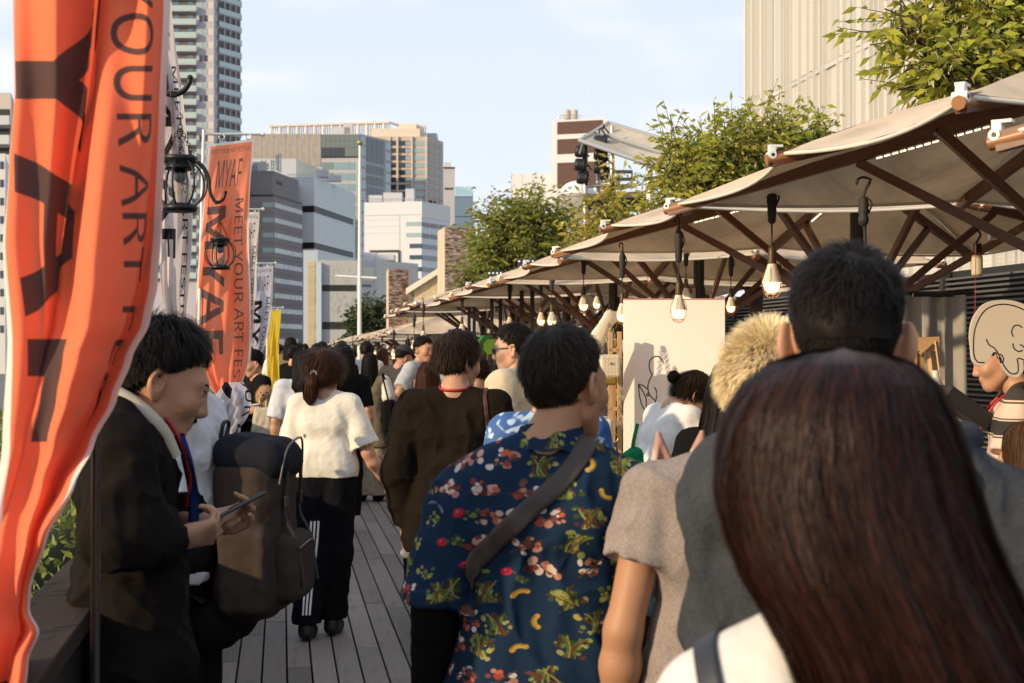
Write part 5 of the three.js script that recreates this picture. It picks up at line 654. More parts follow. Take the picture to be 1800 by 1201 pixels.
const floralTex = canvasTexture(1024, 1024, (x, w, h) => {
  x.fillStyle = '#152a43'; x.fillRect(0, 0, w, h); seed(404);
  const wrap = (f, px, py) => { for (const dx of [-w, 0, w]) for (const dy of [-h, 0, h]) { x.save(); x.translate(px + dx, py + dy); f(); x.restore(); } };
  const blob = (c, a, b, r) => { x.fillStyle = c; x.beginPath(); x.ellipse(a, b, r * rnd(.7, 1.2), r * rnd(.6, 1), rnd(0, 3), 0, 7); x.fill(); };
  const cells = []; for (let j = 0; j < 10; j++) for (let i = 0; i < 8; i++) cells.push([(i + .5 + (j & 1) * .5) * w / 8 + rnd(-15, 15), (j + .5) * h / 10 + rnd(-13, 13)]);
  cells.forEach(([px, py], n) => { const kind = (n * 5 + Math.floor(n / 6) * 2) % 7, st = seedState, a0 = rnd(0, 6.28), st2 = seedState;
    wrap(() => { seed(st2); x.rotate(kind === 2 ? a0 : rnd(-.5, .5)); x.scale(.98, .98);
      if (kind === 0 || kind === 4) { for (let k = 0; k < 26; k++) blob(pick(['#6f7a35', '#8f9440', '#3f4a24', '#b0a65a', '#55331f', '#2f3d20']), rnd(-46, 46), rnd(-40, 40), rnd(5, 14)); for (let k = 0; k < 9; k++) { x.strokeStyle = pick(['#9c9a48', '#60702f', '#6d3d24']); x.lineWidth = 5; x.beginPath(); x.moveTo(rnd(-30, 30), 40); x.quadraticCurveTo(rnd(-30, 30), 0, rnd(-50, 50), -40); x.stroke(); } }
      else if (kind === 1) { for (let k = 0; k < 20; k++) blob(pick(['#b9694f', '#e0ad96', '#8c3c30', '#e9cdbc', '#5e2b26', '#c98672']), rnd(-54, 54), rnd(-26, 26), rnd(7, 17)); }
      else if (kind === 2) { x.strokeStyle = '#d8a63c'; x.lineWidth = 17; x.lineCap = 'round'; x.beginPath(); x.arc(0, 0, 26, .3, 2.2); x.stroke(); x.strokeStyle = '#8e6a22'; x.lineWidth = 4; x.beginPath(); x.arc(0, 0, 31, .4, 2.0); x.stroke(); }
      else if (kind === 3) { blob('#c01f36', 0, 0, 19); blob('#e2606c', -5, -5, 6); for (let k = 0; k < 8; k++) blob(pick(['#7d8a3c', '#49572a']), rnd(20, 70), rnd(-30, 30), rnd(5, 11)); }
      else if (kind === 5) { x.fillStyle = n % 3 ? 'rgba(223,226,226,0)' : 'rgba(215,220,224,.75)'; x.font = 'bold 15px sans-serif'; const word = 'DONKEY KONG'; for (let k = 0; k < word.length; k++) { x.save(); x.rotate((k - 5) * .17); x.fillText(word[k], -5, -54); x.restore(); } for (let k = 0; k < 12; k++) blob(pick(['#8a9442', '#59682f', '#b9a84f']), rnd(-34, 34), rnd(-20, 34), rnd(5, 12)); }
      else { for (let k = 0; k < 16; k++) blob(pick(['#c9856c', '#a8442f', '#d8603a', '#efe0d4', '#7c4a3a']), rnd(-36, 36), rnd(-36, 36), rnd(7, 15)); x.strokeStyle = '#5c3a2a'; x.lineWidth = 5; x.beginPath(); x.moveTo(-50, 30); x.lineTo(50, -20); x.stroke(); } }, px, py); seedState = st + 77; });
  x.fillStyle = 'rgba(24,38,56,.2)'; x.fillRect(0, 0, w, h);
}, [1, 1]); floralTex.wrapS = floralTex.wrapT = THREE.RepeatWrapping;
const wrapUV = (k) => (x, y, z) => [(x - z * Math.tanh(x * 2.4)) * k, y * k];

{ // the woman with the pony tail
  seed(101); const stripes = canvasTexture(512, 512, (x, w, h) => { x.fillStyle = '#141419'; x.fillRect(0, 0, w, h); x.strokeStyle = '#e6e4e2'; x.lineWidth = 5.5; for (let i = 0; i < 3; i++) { x.beginPath(); x.moveTo((.5 - .056 + i * .019) * w, (1 - .66) * h); x.bezierCurveTo((.5 - .060 + i * .019) * w, (1 - .5) * h, (.5 - .084 + i * .018) * w, (1 - .4) * h, (.5 - .088 + i * .018) * w, (1 - .15) * h); x.stroke(); } });
  const P = person({ label: 'woman with a low brown ponytail in a white tee and black track pants', pos: ground(571, 7.97), turn: 4, h: 1.6, cell: .011, female: true, wide: .88, head: { yaw: 14, pitch: 2 }, seed: 3, skin: SKIN.warm,
    joints: { elbowR: [.262, 1.10, .02], wristR: [.36, .895, -.06], elbowL: [-.205, 1.11, -.02], wristL: [-.2, .93, -.16], ankleL: [-.085, .1, .1], kneeL: [-.085, .5, .0], ankleR: [.035, .1, -.06], kneeR: [.06, .5, -.04], toeL: [-.095, .04, -.03], toeR: [.04, .035, -.18] }, hands: { R: { curl: [.25, .3, .35, .45], palm: [-.8, 0, .6], side: -1, thumb: .2 } },
    top: { mat: cloth(.78, .74, .66, { bumpMap: TX.grain, bumpScale: .002 }), hem: .955, hemW: .1, ease: .026, sleeve: .86, sleeveR: [.068, .086], fold: .006, neckR: .056, neckY: .02, cell: .009 },
    bottom: { mat: pmat(1, 1, 1, .9, { map: stripes, specularIntensity: .15, bumpMap: TX.weave, bumpScale: .001 }), r: [.112, .104, .086], cut: .1, fold: .012, uv: (x, y) => [x + .5, y], cell: .01, ease: .0 },
    hair: () => { const tie = V(-.012, -.02, .125), f = (d) => { const q = V(d.x * SC.r[0], d.y * SC.r[1] + .03, d.z * SC.r[2]); return tie.clone().sub(q).toArray(); }; const cap1 = shortHair({ color: [.034, .014, .007], count: 5200, len: [.05, .15], lift: .1, flow: f, puff: .03, base: .011, drop: .02, wild: .15, side: .12, nape: -.62, seg: 6, width: .0013 });
      const tail = loftHair([[-.01, -.012, .014, .125, .014], [-.035, -.016, .03, .14, .026], [-.075, -.024, .043, .145, .03], [-.12, -.03, .046, .135, .03], [-.16, -.036, .04, .125, .026], [-.195, -.04, .012, .12, .01]], { color: [.036, .014, .006], count: 900, ridge: .12, spread: .5, width: .0016 }); return join([cap1, tail]); } });
  mesh('hair_tie', new THREE.TorusGeometry(.019, .0085, 8, 20).scale(1, 1, 1.5).rotateX(.5).translate(-.012, -.012, .127).applyMatrix4(P.hm), mat(.72, .72, .72, .5), P.t);
}
{ // the man in the long dark jacket
  seed(102); const P = person({ label: 'man with tousled brown hair in a long blackish-brown jacket and a red lanyard', pos: ground(800, 6.25), turn: 6, h: 1.67, cell: .016, wide: 1.08, head: { yaw: 42, pitch: 8, roll: 2 }, headAt: [.01, 1.58, -.03], seed: 11, face: true,
    joints: { elbowL: [-.255, 1.09, .03], wristL: [-.225, .83, -.02], wristR: [.24, .86, -.04], ankleL: [-.06, .1, -.12], ankleR: [.03, .12, .2], toeR: [.05, .06, .06] }, hands: { L: { curl: [.9, .95, 1, 1], palm: [.7, 0, .4], side: -1, thumb: .8 } },
    top: { name: 'jacket', mat: cloth(.015, .011, .008), hem: .74, hemW: .11, ease: .03, sleeve: 1.88, sleeveR: [.078, .066], fold: .019, neckR: .052, neckY: .024, cell: .011 }, bottom: { mat: CL.offWhite, r: [.11, .1, .1], cut: .12 }, shoes: mat(.5, .5, .5, .6),
    hair: crop([.024, .0125, .008], 6500, { len: [.03, .085], lift: .34, nape: -.78, side: .25, puff: .1, base: .016, bump: .012, wild: 1.6, width: .0014, seg: 6, drop: .3, fringe: .3 }) });
  neckRing(P, red, .07, 'lanyard', .22, .04); mesh('bag_strap', strap(P.shirtF, [[.13, 1.36, -.06], [.13, 1.41, .0], [.145, 1.36, .07], [.16, 1.25, .1], [.17, 1.1, .1], [.18, .95, .1]], .018), mat(.06, .015, .012, .5), P.t);
  const k = thing('wrapped_sweet', 'crumpled clear packet held in the hand of the man in the dark jacket', 'packet', V(...P.J.wristL).applyMatrix4(P.t.matrixWorld.compose(P.t.position, P.t.quaternion, P.t.scale)).add(V(.0, -.1, .05))); mesh('packet', new THREE.IcosahedronGeometry(.03, 2).scale(1.1, .8, .8), pmat(.75, .75, .76, .15, { transmission: .5, thickness: 0, bumpMap: TX.grain, bumpScale: .01 }), k);
}
{ // the floral shirt
  seed(103); const P = person({ label: 'man in a dark blue fruit-print shirt with a brown strap across his back', pos: ground(960, 3.12), turn: 2, h: 1.64, cell: .011, wide: 1.0, head: { yaw: 38, pitch: 4, roll: -3 }, headAt: [.045, 1.578, -.03], headCell: .004, seed: 21, cut: .45, skin: SKIN.tan, face: true,
    joints: { shoulderL: [-.185, 1.335, .01], shoulderR: [.185, 1.335, .01], elbowL: [-.25, 1.08, .03], wristL: [-.27, .83, -.06], elbowR: [.268, 1.08, .0], wristR: [.22, .9, -.16] },
    top: { mat: pmat(1, 1, 1, .85, { map: floralTex, specularIntensity: .25, bumpMap: TX.weave, bumpScale: .0006 }), hem: .66, hemW: .105, ease: .036, flare: .02, sleeve: .98, sleeveR: [.074, .086], fold: .016, neckR: .062, neckY: .024, cell: .0075, uv: wrapUV(1.8) },
    bottom: { mat: CL.black, cut: .46 }, hair: crop([.022, .0155, .0095], 26000, { len: [.006, .052], lift: .36, nape: -.9, side: .36, puff: .1, base: .009, bump: .006, wild: 1.3, width: .00085, seg: 6, taper: 1.35, tp: 1.5, fade: .5, edge: .3, stubble: 9000 }) });
  const S = P.S, n = P.neck; mesh('collar', surface(40, 6, (s, q) => { const a = lerp(-2.35, 2.35, s), r = (.07 + .026 * q - .01 * Math.cos(a)) * S, y = n[1] + (.058 - .06 * q + .012 * Math.cos(a)) * S + .003 * Math.sin(a * 9) * q; return V(n[0] + .012 + Math.sin(a) * r * 1.02, y, n[2] - .018 + Math.cos(a) * r * .95 + .012 * q); }), P.t.children.find((c) => c.name === 'shirt').material, P.t).geometry.attributes.uv.array.forEach((v, i, a) => { a[i] = i & 1 ? v * .12 + .2 : v * .75; });
  mesh('strap', strap(P.shirtF, [[.1, 1.33, -.08], [.092, 1.39, -.02], [.072, 1.37, .08], [.0, 1.3, .13], [-.08, 1.225, .13], [-.14, 1.165, .1], [-.185, 1.11, .02], [-.175, 1.07, -.08]], .043, .004, .005), pmat(.05, .036, .03, .6, { bumpMap: TX.weave, bumpScale: .0008 }), P.t);
  const fa = cap(P.J.elbowL.map((v, i) => lerp(v, P.J.wristL[i], .0)), P.J.wristL, .054, .045); mesh('under_sleeve', meshField((x, y, z) => fa(x, y, z) + .003 * noise3.noise(x * 20, y * 40, z * 20), [-.4, .72, -.2], [-.1, 1.15, .15], .009), CL.black, P.t);
}
{ // the bleached-blond man in the grey tee
  seed(104); const P = person({ label: 'man with fluffy bleached blond hair in a grey tee, bare left arm hanging', pos: ground(1306, 2.85), turn: 4, h: 1.63, cell: .011, wide: 1.12, head: { yaw: 12, pitch: 10 }, headAt: [.058, 1.575, -.05], seed: 31, cut: .45, skin: SKIN.tan,
    joints: { shoulderL: [-.185, 1.37, .01], elbowL: [-.25, 1.09, .045], wristL: [-.268, .84, .0], elbowR: [.25, 1.1, -.05], wristR: [.1, 1.12, -.22] },
    top: { mat: cloth(.3, .255, .235, { sheen: .3, map: TX.heather }), hem: .72, hemW: .1, ease: .026, flare: .01, sleeve: .52, sleeveR: [.07, .078], fold: .014, neckR: .07, cell: .008 }, bottom: { mat: cloth(.2, .19, .17), cut: .46 }, hairMat: furMat,
    hair: crop(HAIR.blond, 26000, { len: [.022, .045], lift: .72, nape: -.68, side: .2, puff: .16, base: .012, bump: .006, wild: 2.6, width: .0011, vary: .3, taper: .4, seg: 5, drop: .1 }) });
  const w = P.J.wristL, e = P.J.elbowL, m = e.map((v, i) => lerp(v, w[i], .62)); mesh('bracelet', new THREE.TorusGeometry(.042, .006, 8, 28).scale(1, 1, 2.4).rotateX(PI / 2).rotateZ(-.05).translate(...m), M.rubber, P.t);
}
{ // the tall man in the hoodie
  seed(105); const P = person({ label: 'tall man with short black hair in a slate blue hoodie, right of centre', pos: ground(1508, 2.14), turn: 5, h: 1.745, cell: .017, wide: 1.0, head: { yaw: 8, pitch: 4 }, headAt: [-.012, 1.572, -.03], headCell: .004, seed: 41, cut: .8,
    joints: { shoulderL: [-.175, 1.36, .01], elbowL: [-.185, 1.12, -.05], wristL: [-.08, 1.06, -.26], shoulderR: [.2, 1.31, .02], elbowR: [.275, 1.06, .04], wristR: [.24, .98, -.2] },
    top: { name: 'hoodie', mat: cloth(.052, .057, .067, { bumpMap: TX.grain, bumpScale: .0015, map: TX.heather }), hem: .8, ease: .036, sleeve: 1.9, sleeveR: [.07, .066], armK: .07, fold: .018, neckR: .074, cell: .009 },
    hair: crop([.0135, .0105, .0095], 34000, { len: [.005, .04], lift: .42, nape: -.6, side: .42, puff: .07, base: .006, bump: .004, wild: 1.2, width: .0007, taper: 1.35, tp: 1.3, fade: .5, edge: .28, stubble: 9000, seg: 5 }) });
  const hd = blend([cap([-.11, 1.48, .02], [-.06, 1.43, .115], .03, .034), cap([-.06, 1.43, .115], [.07, 1.42, .12], .034, .036), cap([.07, 1.42, .12], [.15, 1.47, .02], .036, .03), cap([-.1, 1.39, .1], [.0, 1.36, .135], .024, .026), cap([.0, 1.36, .135], [.16, 1.4, .07], .026, .022), cap([-.06, 1.33, .12], [.12, 1.34, .11], .02, .02)], .03); mesh('hood', meshField((x, y, z) => Math.max(hd(x, y, z), -ell([0, 1.53, .03], [.09, .1, .085])(x, y, z)) + .009 * noise3.noise(x * 14, y * 22, z * 14), [-.22, 1.26, -.08], [.26, 1.58, .25], .008), P.t.children.find((c) => c.name === 'hoodie').material, P.t);
}
{ // the woman nearest the camera
  seed(106); const K = 1700 * 1.03, r = (v, l, rr, zc, hd) => { const xc = ((l + rr) / 2 - 1462) / K, hw = (rr - l) / 2 / K; return [1.6 - (v - 618) / K, xc, hw, zc, hd]; };
  const P = person({ label: 'woman nearest the camera with long dark reddish-brown hair and a white top, bottom right', pos: ground(1462, 1.49), turn: 8, h: 1.545, cell: .016, female: true, wide: .92, hairMat: new THREE.MeshPhysicalMaterial({ color: C(1, 1, 1), vertexColors: true, roughness: .4, specularIntensity: .36 }), head: { yaw: 10, pitch: 6 }, seed: 51, cut: .9, hairInBody: true, joints: { shoulderL: [-.14, 1.345, .012], elbowL: [-.19, 1.1, -.02] },
    top: { mat: cloth(.76, .73, .7), hem: .92, ease: .022, sleeve: .5, sleeveR: [.066, .07], fold: .006, neckR: .07, cell: .009 },
    hair: () => loftHair([r(613, 1462, 1496, -.01, .02), r(621, 1400, 1560, -.008, .06), r(640, 1352, 1608, -.004, .09), r(680, 1304, 1648, .0, .112), r(740, 1270, 1672, .004, .122), r(800, 1258, 1690, .008, .122), r(870, 1258, 1706, .016, .118), r(940, 1278, 1724, .03, .11), r(1010, 1308, 1748, .05, .095), r(1080, 1352, 1776, .066, .078), r(1150, 1392, 1802, .076, .066), r(1230, 1420, 1830, .08, .056), r(1330, 1450, 1850, .08, .04), r(1400, 1500, 1820, .08, .02)], { color: [.017, .0058, .0038], count: 16000, ridge: .06, grow: 3.6, spread: .7, width: .0009, seg: 14, wave: .028, vary: .45, locks: 1.0, fly: 900 }) });
  mesh('bag_strap', strap(P.shirtF, [[-.11, 1.2, -.08], [-.115, 1.28, -.02], [-.12, 1.25, .06], [-.122, 1.13, .09], [-.12, .98, .09]], .026, .003, .003), mat(.02, .022, .03, .5), P.t);
}
{ // the man with the phone
  seed(107); const D = 3.45, P = person({ label: 'man in a loose black shirt looking down at his phone, leaning by the parapet', pos: ground(240, D), turn: 74, h: 1.74, cell: .016, wide: .96, lean: [0, -.035], headScale: 1.07, head: { yaw: -3, pitch: 21 }, headAt: [0, 1.49, -.055], headCell: .0035, seed: 61, cut: .2, face: 'down', skin: skinMat(.44, .235, .14),
    joints: { shoulderR: [.175, 1.35, .045], shoulderL: [-.175, 1.35, .045], elbowR: [.275, 1.16, .045], wristR: [.16, 1.135, -.085], elbowL: [-.26, 1.14, .03], wristL: [-.02, 1.145, -.15], hipR: [.085, .9, .03], hipL: [-.085, .9, .03] },
    hands: { R: { dir: [-.35, .14, -.93], palm: [-.72, .68, .12], side: -1, curl: [[.5, .9, .7], [.75, .9, .7], [.85, 1, .75], [.95, 1.05, .8]], thumb: .55 }, L: { dir: [.35, .16, -.92], palm: [.7, .68, .1], side: 1, curl: [.5, .6, .7, .75], thumb: .5 } },
    top: { name: 'loose_shirt', mat: cloth(.013, .0105, .009), hem: .8, hemW: .09, ease: .036, flare: .012, sleeve: 1.8, sleeveR: [.08, .07], fold: .02, neckR: .072, neckY: .03, cell: .0095 }, bottom: { name: 'shorts', mat: CL.black, r: [.11, .105, .09], cut: .62 },
    hair: crop([.011, .0085, .0075], 24000, { len: [.006, .066], lift: .5, nape: -.8, side: .3, puff: .16, base: .014, bump: .012, wild: 2.2, width: .0008, taper: 1.2, tp: 1.3, fade: .4, edge: .2, stubble: 5000, seg: 7, fringe: .25, drop: .2, whorl: [0, .8, .6] }) });
  const wm = new THREE.Matrix4().compose(P.t.position, P.t.quaternion, V(1, 1, 1)), L = (x, y, z) => V(x * P.S, y * P.S, z * P.S).applyMatrix4(wm);
  { const st = [], pts = []; for (let i = 0; i < 1700; i++) { const up = rnd() < .5, a = rnd(-1, 1), p = up ? V(a * .024, -.049 - Math.abs(a) * .006 + rnd(-.002, .002), -.103 + a * a * .012) : V(a * .02, -.1 + rnd(-.012, .008), -.082 + a * a * .01), q = p.clone().add(V(rnd(-.003, .003), -rnd(.004, .01), -rnd(.001, .004))); pts.push({ pts: [p, p.clone().lerp(q, .5), q], nrm: [V(a * .4, 0, -1), V(a * .4, 0, -1), V(a * .4, 0, -1)], w: .0008, c: [.012, .009, .008] }); } mesh('beard', ribbons(pts).applyMatrix4(P.hm), hairMat, P.t); }
  const S = P.S, nk = P.neck; mesh('scarf', [tube([V(.0, nk[1] + .075, nk[2] + .045), V(.062, nk[1] + .05, nk[2] + .02), V(.092, nk[1] + .012, nk[2] - .045), V(.1, nk[1] - .05, nk[2] - .105), V(.088, nk[1] - .115, nk[2] - .135)], .019, 40, 10).scale(1, 1, 1), tube([V(.0, nk[1] + .075, nk[2] + .045), V(-.062, nk[1] + .05, nk[2] + .02), V(-.09, nk[1] + .012, nk[2] - .045), V(-.085, nk[1] - .05, nk[2] - .11), V(-.08, nk[1] - .1, nk[2] - .14)], .019, 40, 10)], cloth(.56, .5, .4), P.t);
  mesh('blue_cloth', surface(14, 22, (s, q) => { const w = .05 + .05 * q; return V(.075 - .1 * s + .01 * Math.sin(q * 9), nk[1] - .07 - .27 * q + .01 * Math.sin(s * 9), nk[2] - .15 - .035 * Math.sin(q * 2.4) - .012 * Math.sin(s * 14 + q * 3)); }), cloth(.012, .035, .13), P.t);
  mesh('lanyard', tube([V(.05, nk[1] + .03, nk[2] - .05), V(.07, nk[1] - .04, nk[2] - .13), V(.055, nk[1] - .16, nk[2] - .175), V(.03, nk[1] - .24, nk[2] - .17)], .0055, 30, 5), red, P.t);
  const ph = thing('smartphone', 'black smartphone tilted in the hands of the man in the loose black shirt', 'phone', L(.068, 1.192, -.222)); ph.quaternion.setFromRotationMatrix(new THREE.Matrix4().makeBasis(...(() => { const y = V(-.32, .38, -.86).applyQuaternion(P.t.quaternion).normalize(), z = V(-.1, .9, .42).applyQuaternion(P.t.quaternion); z.addScaledVector(y, -z.dot(y)).normalize(); return [V().crossVectors(y, z), y, z]; })())); mesh('case', rbox(.074, .15, .0095, .004), pmat(.012, .012, .014, .35, { clearcoat: .4 }), ph); mesh('screen', box(.068, .142, .0006, 0, 0, .0051), pmat(.02, .022, .026, .08, { clearcoat: 1 }), ph);
}
{ // the person with the big backpack, and the pack
  seed(108); const P = person({ label: 'person in white carrying the big backpack, half hidden behind the man with the phone', pos: ground(318, 4.75), turn: -84, h: 1.69, cell: .013, wide: 1.06, head: { yaw: -10 }, seed: 71, cut: .2, top: { mat: cloth(.66, .63, .63), hem: .86, ease: .05, sleeve: .95, sleeveR: [.085, .09], fold: .014, neckR: .07 }, bottom: { mat: CL.black, r: [.12, .11, .1], cut: .25 }, hair: crop(HAIR.black, 2500, { len: [.02, .05] }) });
  mesh('tied_jacket', meshField((x, y, z) => { const d = blend([cap([-.13, .93, .06], [.13, .93, .06], .1, .1), cap([-.1, .7, .13], [.12, .72, .13], .09, .1), cap([.14, .8, .05], [.16, .62, .1], .06, .05)], .08)(x, y, z); return Math.max(d, .62 + .03 * noise3.noise(x * 9, 2, z * 9) - y) + .014 * noise3.noise(x * 12, y * 6, z * 12) + .006 * noise3.noise(x * 30, y * 18, z * 30); }, [-.32, .52, -.14], [.34, 1.1, .32], .011), CL.black, P.t);
  const wm = new THREE.Matrix4().compose(P.t.position, P.t.quaternion, V(1, 1, 1)), b = thing('backpack', 'large dark brown-grey backpack with a black lid on the back of the person in white', 'backpack', V(.015, .73, .25).applyMatrix4(wm), P.t.rotation.y), fab = cloth(.06, .043, .034, { bumpMap: TX.weave, bumpScale: .002 }), rb = (c, h2, r) => (x, y, z) => { const qx = Math.abs(x - c[0]) - h2[0] + r, qy = Math.abs(y - c[1]) - h2[1] + r, qz = Math.abs(z - c[2]) - h2[2] + r; return Math.hypot(Math.max(qx, 0), Math.max(qy, 0), Math.max(qz, 0)) + Math.min(Math.max(qx, qy, qz), 0) - r; };
  const wr = (A, s) => (x, y, z) => A * (noise3.noise(x * 14 + s, y * 9, z * 14) + .5 * noise3.noise(x * 32, y * 24 + s, z * 32)), w1 = wr(.007, 1), w2 = wr(.005, 6);
  const main = rb([0, .27, 0], [.165, .285, .12], .1), lid = rb([0, .51, .012], [.15, .07, .128], .068), pocket = rb([0, .16, .125], [.125, .115, .055], .045), side = rb([-.165, .16, .01], [.035, .14, .085], .03), side2 = rb([.165, .16, .01], [.035, .14, .085], .03);
  mesh('pack_body', meshField((x, y, z) => smin(main(x * (1 + .25 * (y - .3)), y, z), side(x, y, z), .02) + w1(x, y, z), [-.26, -.06, -.18], [.26, .62, .2], .009), fab, b); mesh('lid', meshField((x, y, z) => lid(x, y - .012 + .12 * z, z) + .5 * w2(x, y, z), [-.22, .38, -.2], [.22, .66, .22], .008), cloth(.02, .02, .026, { sheen: .1 }), b); mesh('front_pocket', meshField((x, y, z) => pocket(x, y, z) + w2(x, y, z), [-.17, .02, .03], [.17, .31, .21], .007), fab, b); mesh('side_pocket', meshField((x, y, z) => side2(x, y, z) + w2(x, y, z), [.1, -.02, -.12], [.24, .34, .14], .008), fab, b);
  const strapM = mat(.018, .016, .016, .6); for (const s of [-1, 1]) { mesh('shoulder_strap', surface(30, 4, (q, k) => { const c = new THREE.CatmullRomCurve3([V(s * .06, .52, -.12), V(s * .085, .62, -.2), V(s * .1, .63, -.29), V(s * .115, .52, -.385), V(s * .14, .34, -.38), V(s * .17, .16, -.26), V(s * .16, .06, -.12)]).getPoint(q); c.x += (k - .5) * .06; return c; }), strapM, b); mesh('lid_strap', tube([V(s * .08, .53, .118), V(s * .085, .46, .132), V(s * .092, .33, .126), V(s * .09, .26, .16), V(s * .09, .1, .188)], .007, 20, 5), strapM, b); mesh('buckle', rbox(.028, .038, .012, .003, s * .09, .38, .13), M.blackPlastic, b); }
  mesh('zip', [tube([V(-.11, .23, .178), V(0, .245, .186), V(.11, .23, .178)], .0035, 16, 5), tube([V(-.14, .44, .12), V(-.1, .55, .135), V(0, .585, .15), V(.1, .55, .135), V(.14, .44, .12)], .004, 24, 5)], mat(.08, .07, .065, .4), b); mesh('haul_loop', [tube([V(-.03, .58, -.11), V(-.03, .63, -.1), V(.03, .63, -.1), V(.03, .58, -.11)], .007, 14, 6), new THREE.TorusGeometry(.022, .004, 6, 16).translate(.17, .2, .1)], strapM, b); mesh('maker_label', box(.03, .012, .002, .05, .545, .155).rotateX(-.3).translate(0, .02, .168), mat(.4, .38, .35, .6), b);
}
const simple = (label, u, D, o) => { seed(200 + u); return person({ label, pos: ground(u, D), cell: .018, headCell: .011, seed: u % 50, ...o }); };
const bare = crop(HAIR.black, 2200, { len: [.02, .05], width: .002, base: .014, puff: .08 });
const longH = (color, end, w = 1, n = 1600) => () => loftHair([[.145, 0, .012, .01, .012], [.135, 0, .05 * w, .01, .06], [.1, 0, .08 * w, .01, .098], [.04, 0, .096 * w, .014, .112], [-.05, 0, .1 * w, .025, .105], [-.15, 0, .11 * w, .05, .08], [lerp(-.15, end, .5), 0, .12 * w, .07, .06], [end, 0, .09 * w, .08, .035], [end - .03, 0, .02, .08, .01]], { color, count: n, width: .0024, ridge: .07, spread: .7 });
{
  let P = simple('woman with very long black hair in a white-sleeved khaki outfit with wide trousers', 650, 15.25, { h: 1.57, turn: 8, top: { name: 'long_vest', mat: CL.khaki, hem: .62, hemW: .1, ease: .03, flare: .02, sleeve: .1, sleeveR: [.07, .07], fold: .008 }, bottom: { mat: CL.beige, r: [.12, .13, .13], cut: .07, fold: .014 }, joints: { elbowL: [-.24, 1.12, -.02], wristL: [-.18, .95, -.16], elbowR: [.25, 1.1, .02], wristR: [.24, .88, -.05] }, hair: longH([.008, .006, .0055], -.62, .95, 2600), shoes: CL.black });
  mesh('sleeve', ['L', 'R'].map((s) => { const f = cap(P.J['shoulder' + s], P.J['shoulder' + s].map((v, i) => lerp(v, P.J['elbow' + s][i], .62)), .068, .078); const c = P.J['shoulder' + s]; return meshField(f, [c[0] - .2, c[1] - .32, c[2] - .15], [c[0] + .2, c[1] + .12, c[2] + .15], .016); }), CL.white, P.t);
  const bag = thing('shoulder_bag', 'black shoulder bag at the side of the woman with very long black hair', 'bag', ground(684, 15.1).setY(.72), -YAW); mesh('bag_body', rbox(.12, .34, .28, .04, 0, .2, 0), CL.black, bag); mesh('strap', tube([V(0, .36, -.1), V(-.06, .62, -.04), V(-.07, .64, .04), V(0, .36, .1)], .01, 20, 5), CL.black, bag);
  P = simple('man in a dark grey cap and dark grey tee with a red lanyard', 703, 16.1, { h: 1.68, turn: 28, wide: 1.08, head: { yaw: 22, pitch: 24 }, headAt: [.01, 1.55, -.06], top: { mat: CL.charcoal, hem: .84, ease: .03, sleeve: .85, sleeveR: [.075, .08], fold: .008 }, bottom: { mat: CL.navy, cut: .1, r: [.11, .1, .085] }, hair: crop(HAIR.black, 1400, { len: [.01, .03], width: .002, base: .01 }), face: true, joints: { elbowR: [.27, 1.12, -.04], wristR: [.12, 1.05, -.24] }, shoes: mat(.05, .07, .12, .6) });
  mesh('cap', [new THREE.SphereGeometry(.098, 20, 12, 0, 2 * PI, 0, 1.45).scale(.93, 1.05, 1.16).rotateX(.1).translate(0, .045, .012), rbox(.13, .01, .1, .004, 0, .05, -.14).rotateX(.12), ball(.01, 0, .15, .0)].map((g) => g.applyMatrix4(P.hm)), cloth(.055, .05, .06), P.t); neckRing(P, red, .068); mesh('shirt_print', [box(.1, .05, .002, -.1, 1.27, .155).rotateZ(.3)].map((g) => g.translate(0, -.04, .0)), mat(.5, .48, .47, .7), P.t);
  simple('man in a light grey tee facing right with one arm at his hip', 742, 14.6, { h: 1.745, turn: 122, wide: 1.05, face: true, head: { yaw: 6, pitch: 4 }, top: { mat: CL.lightGrey, hem: .84, ease: .03, sleeve: .85, sleeveR: [.078, .085], fold: .009 }, bottom: { mat: CL.navy, cut: .1 }, joints: { elbowR: [.36, 1.16, .02], wristR: [.2, .98, -.08] }, hair: bare });
  simple('woman with straight reddish-brown hair close behind the dark-jacketed man', 752, 8.7, { h: 1.52, turn: 5, female: true, top: { mat: CL.black, hem: .86, sleeve: .9 }, bottom: { mat: CL.navy, cut: .2 }, hair: longH([.035, .011, .008], -.42, .82, 3200), cut: .2 });
  simple('person with short dark hair in black, right of the dark-jacketed man', 838, 10.8, { h: 1.55, turn: -20, head: { yaw: -25, pitch: 10 }, top: { mat: CL.black, hem: .86, sleeve: .9 }, bottom: { mat: CL.black, cut: .2 }, hair: crop([.03, .014, .01], 3000, { len: [.03, .07], width: .002, base: .02, puff: .12, bump: .012, wild: 1.5 }), face: true, cut: .2 });
  simple('person in a blue and white patterned shirt, half hidden behind the floral-shirted man', 964, 5.15, { h: 1.6, turn: -8, head: { yaw: 5, pitch: 6 }, wide: .9, cut: .4, headCell: .007, face: true, skin: SKIN.fair, top: { mat: pmat(1, 1, 1, .8, { map: dataTexture(256, 256, (x, y) => { const n = tileNoise(x, y, 14, 3) + .6 * tileNoise(x, y, 34, 8), k = smoothstep(n, -.05, .25); return [lerp(.2, .72, k), lerp(.36, .78, k), lerp(.58, .85, k)]; }, true) }), hem: .8, ease: .04, sleeve: .95, sleeveR: [.085, .095], fold: .01, uv: wrapUV(1.6) }, bottom: { mat: CL.navy, cut: .42 }, hair: crop(HAIR.soft, 5000, { len: [.03, .07], width: .0016, base: .016, puff: .1 }) });
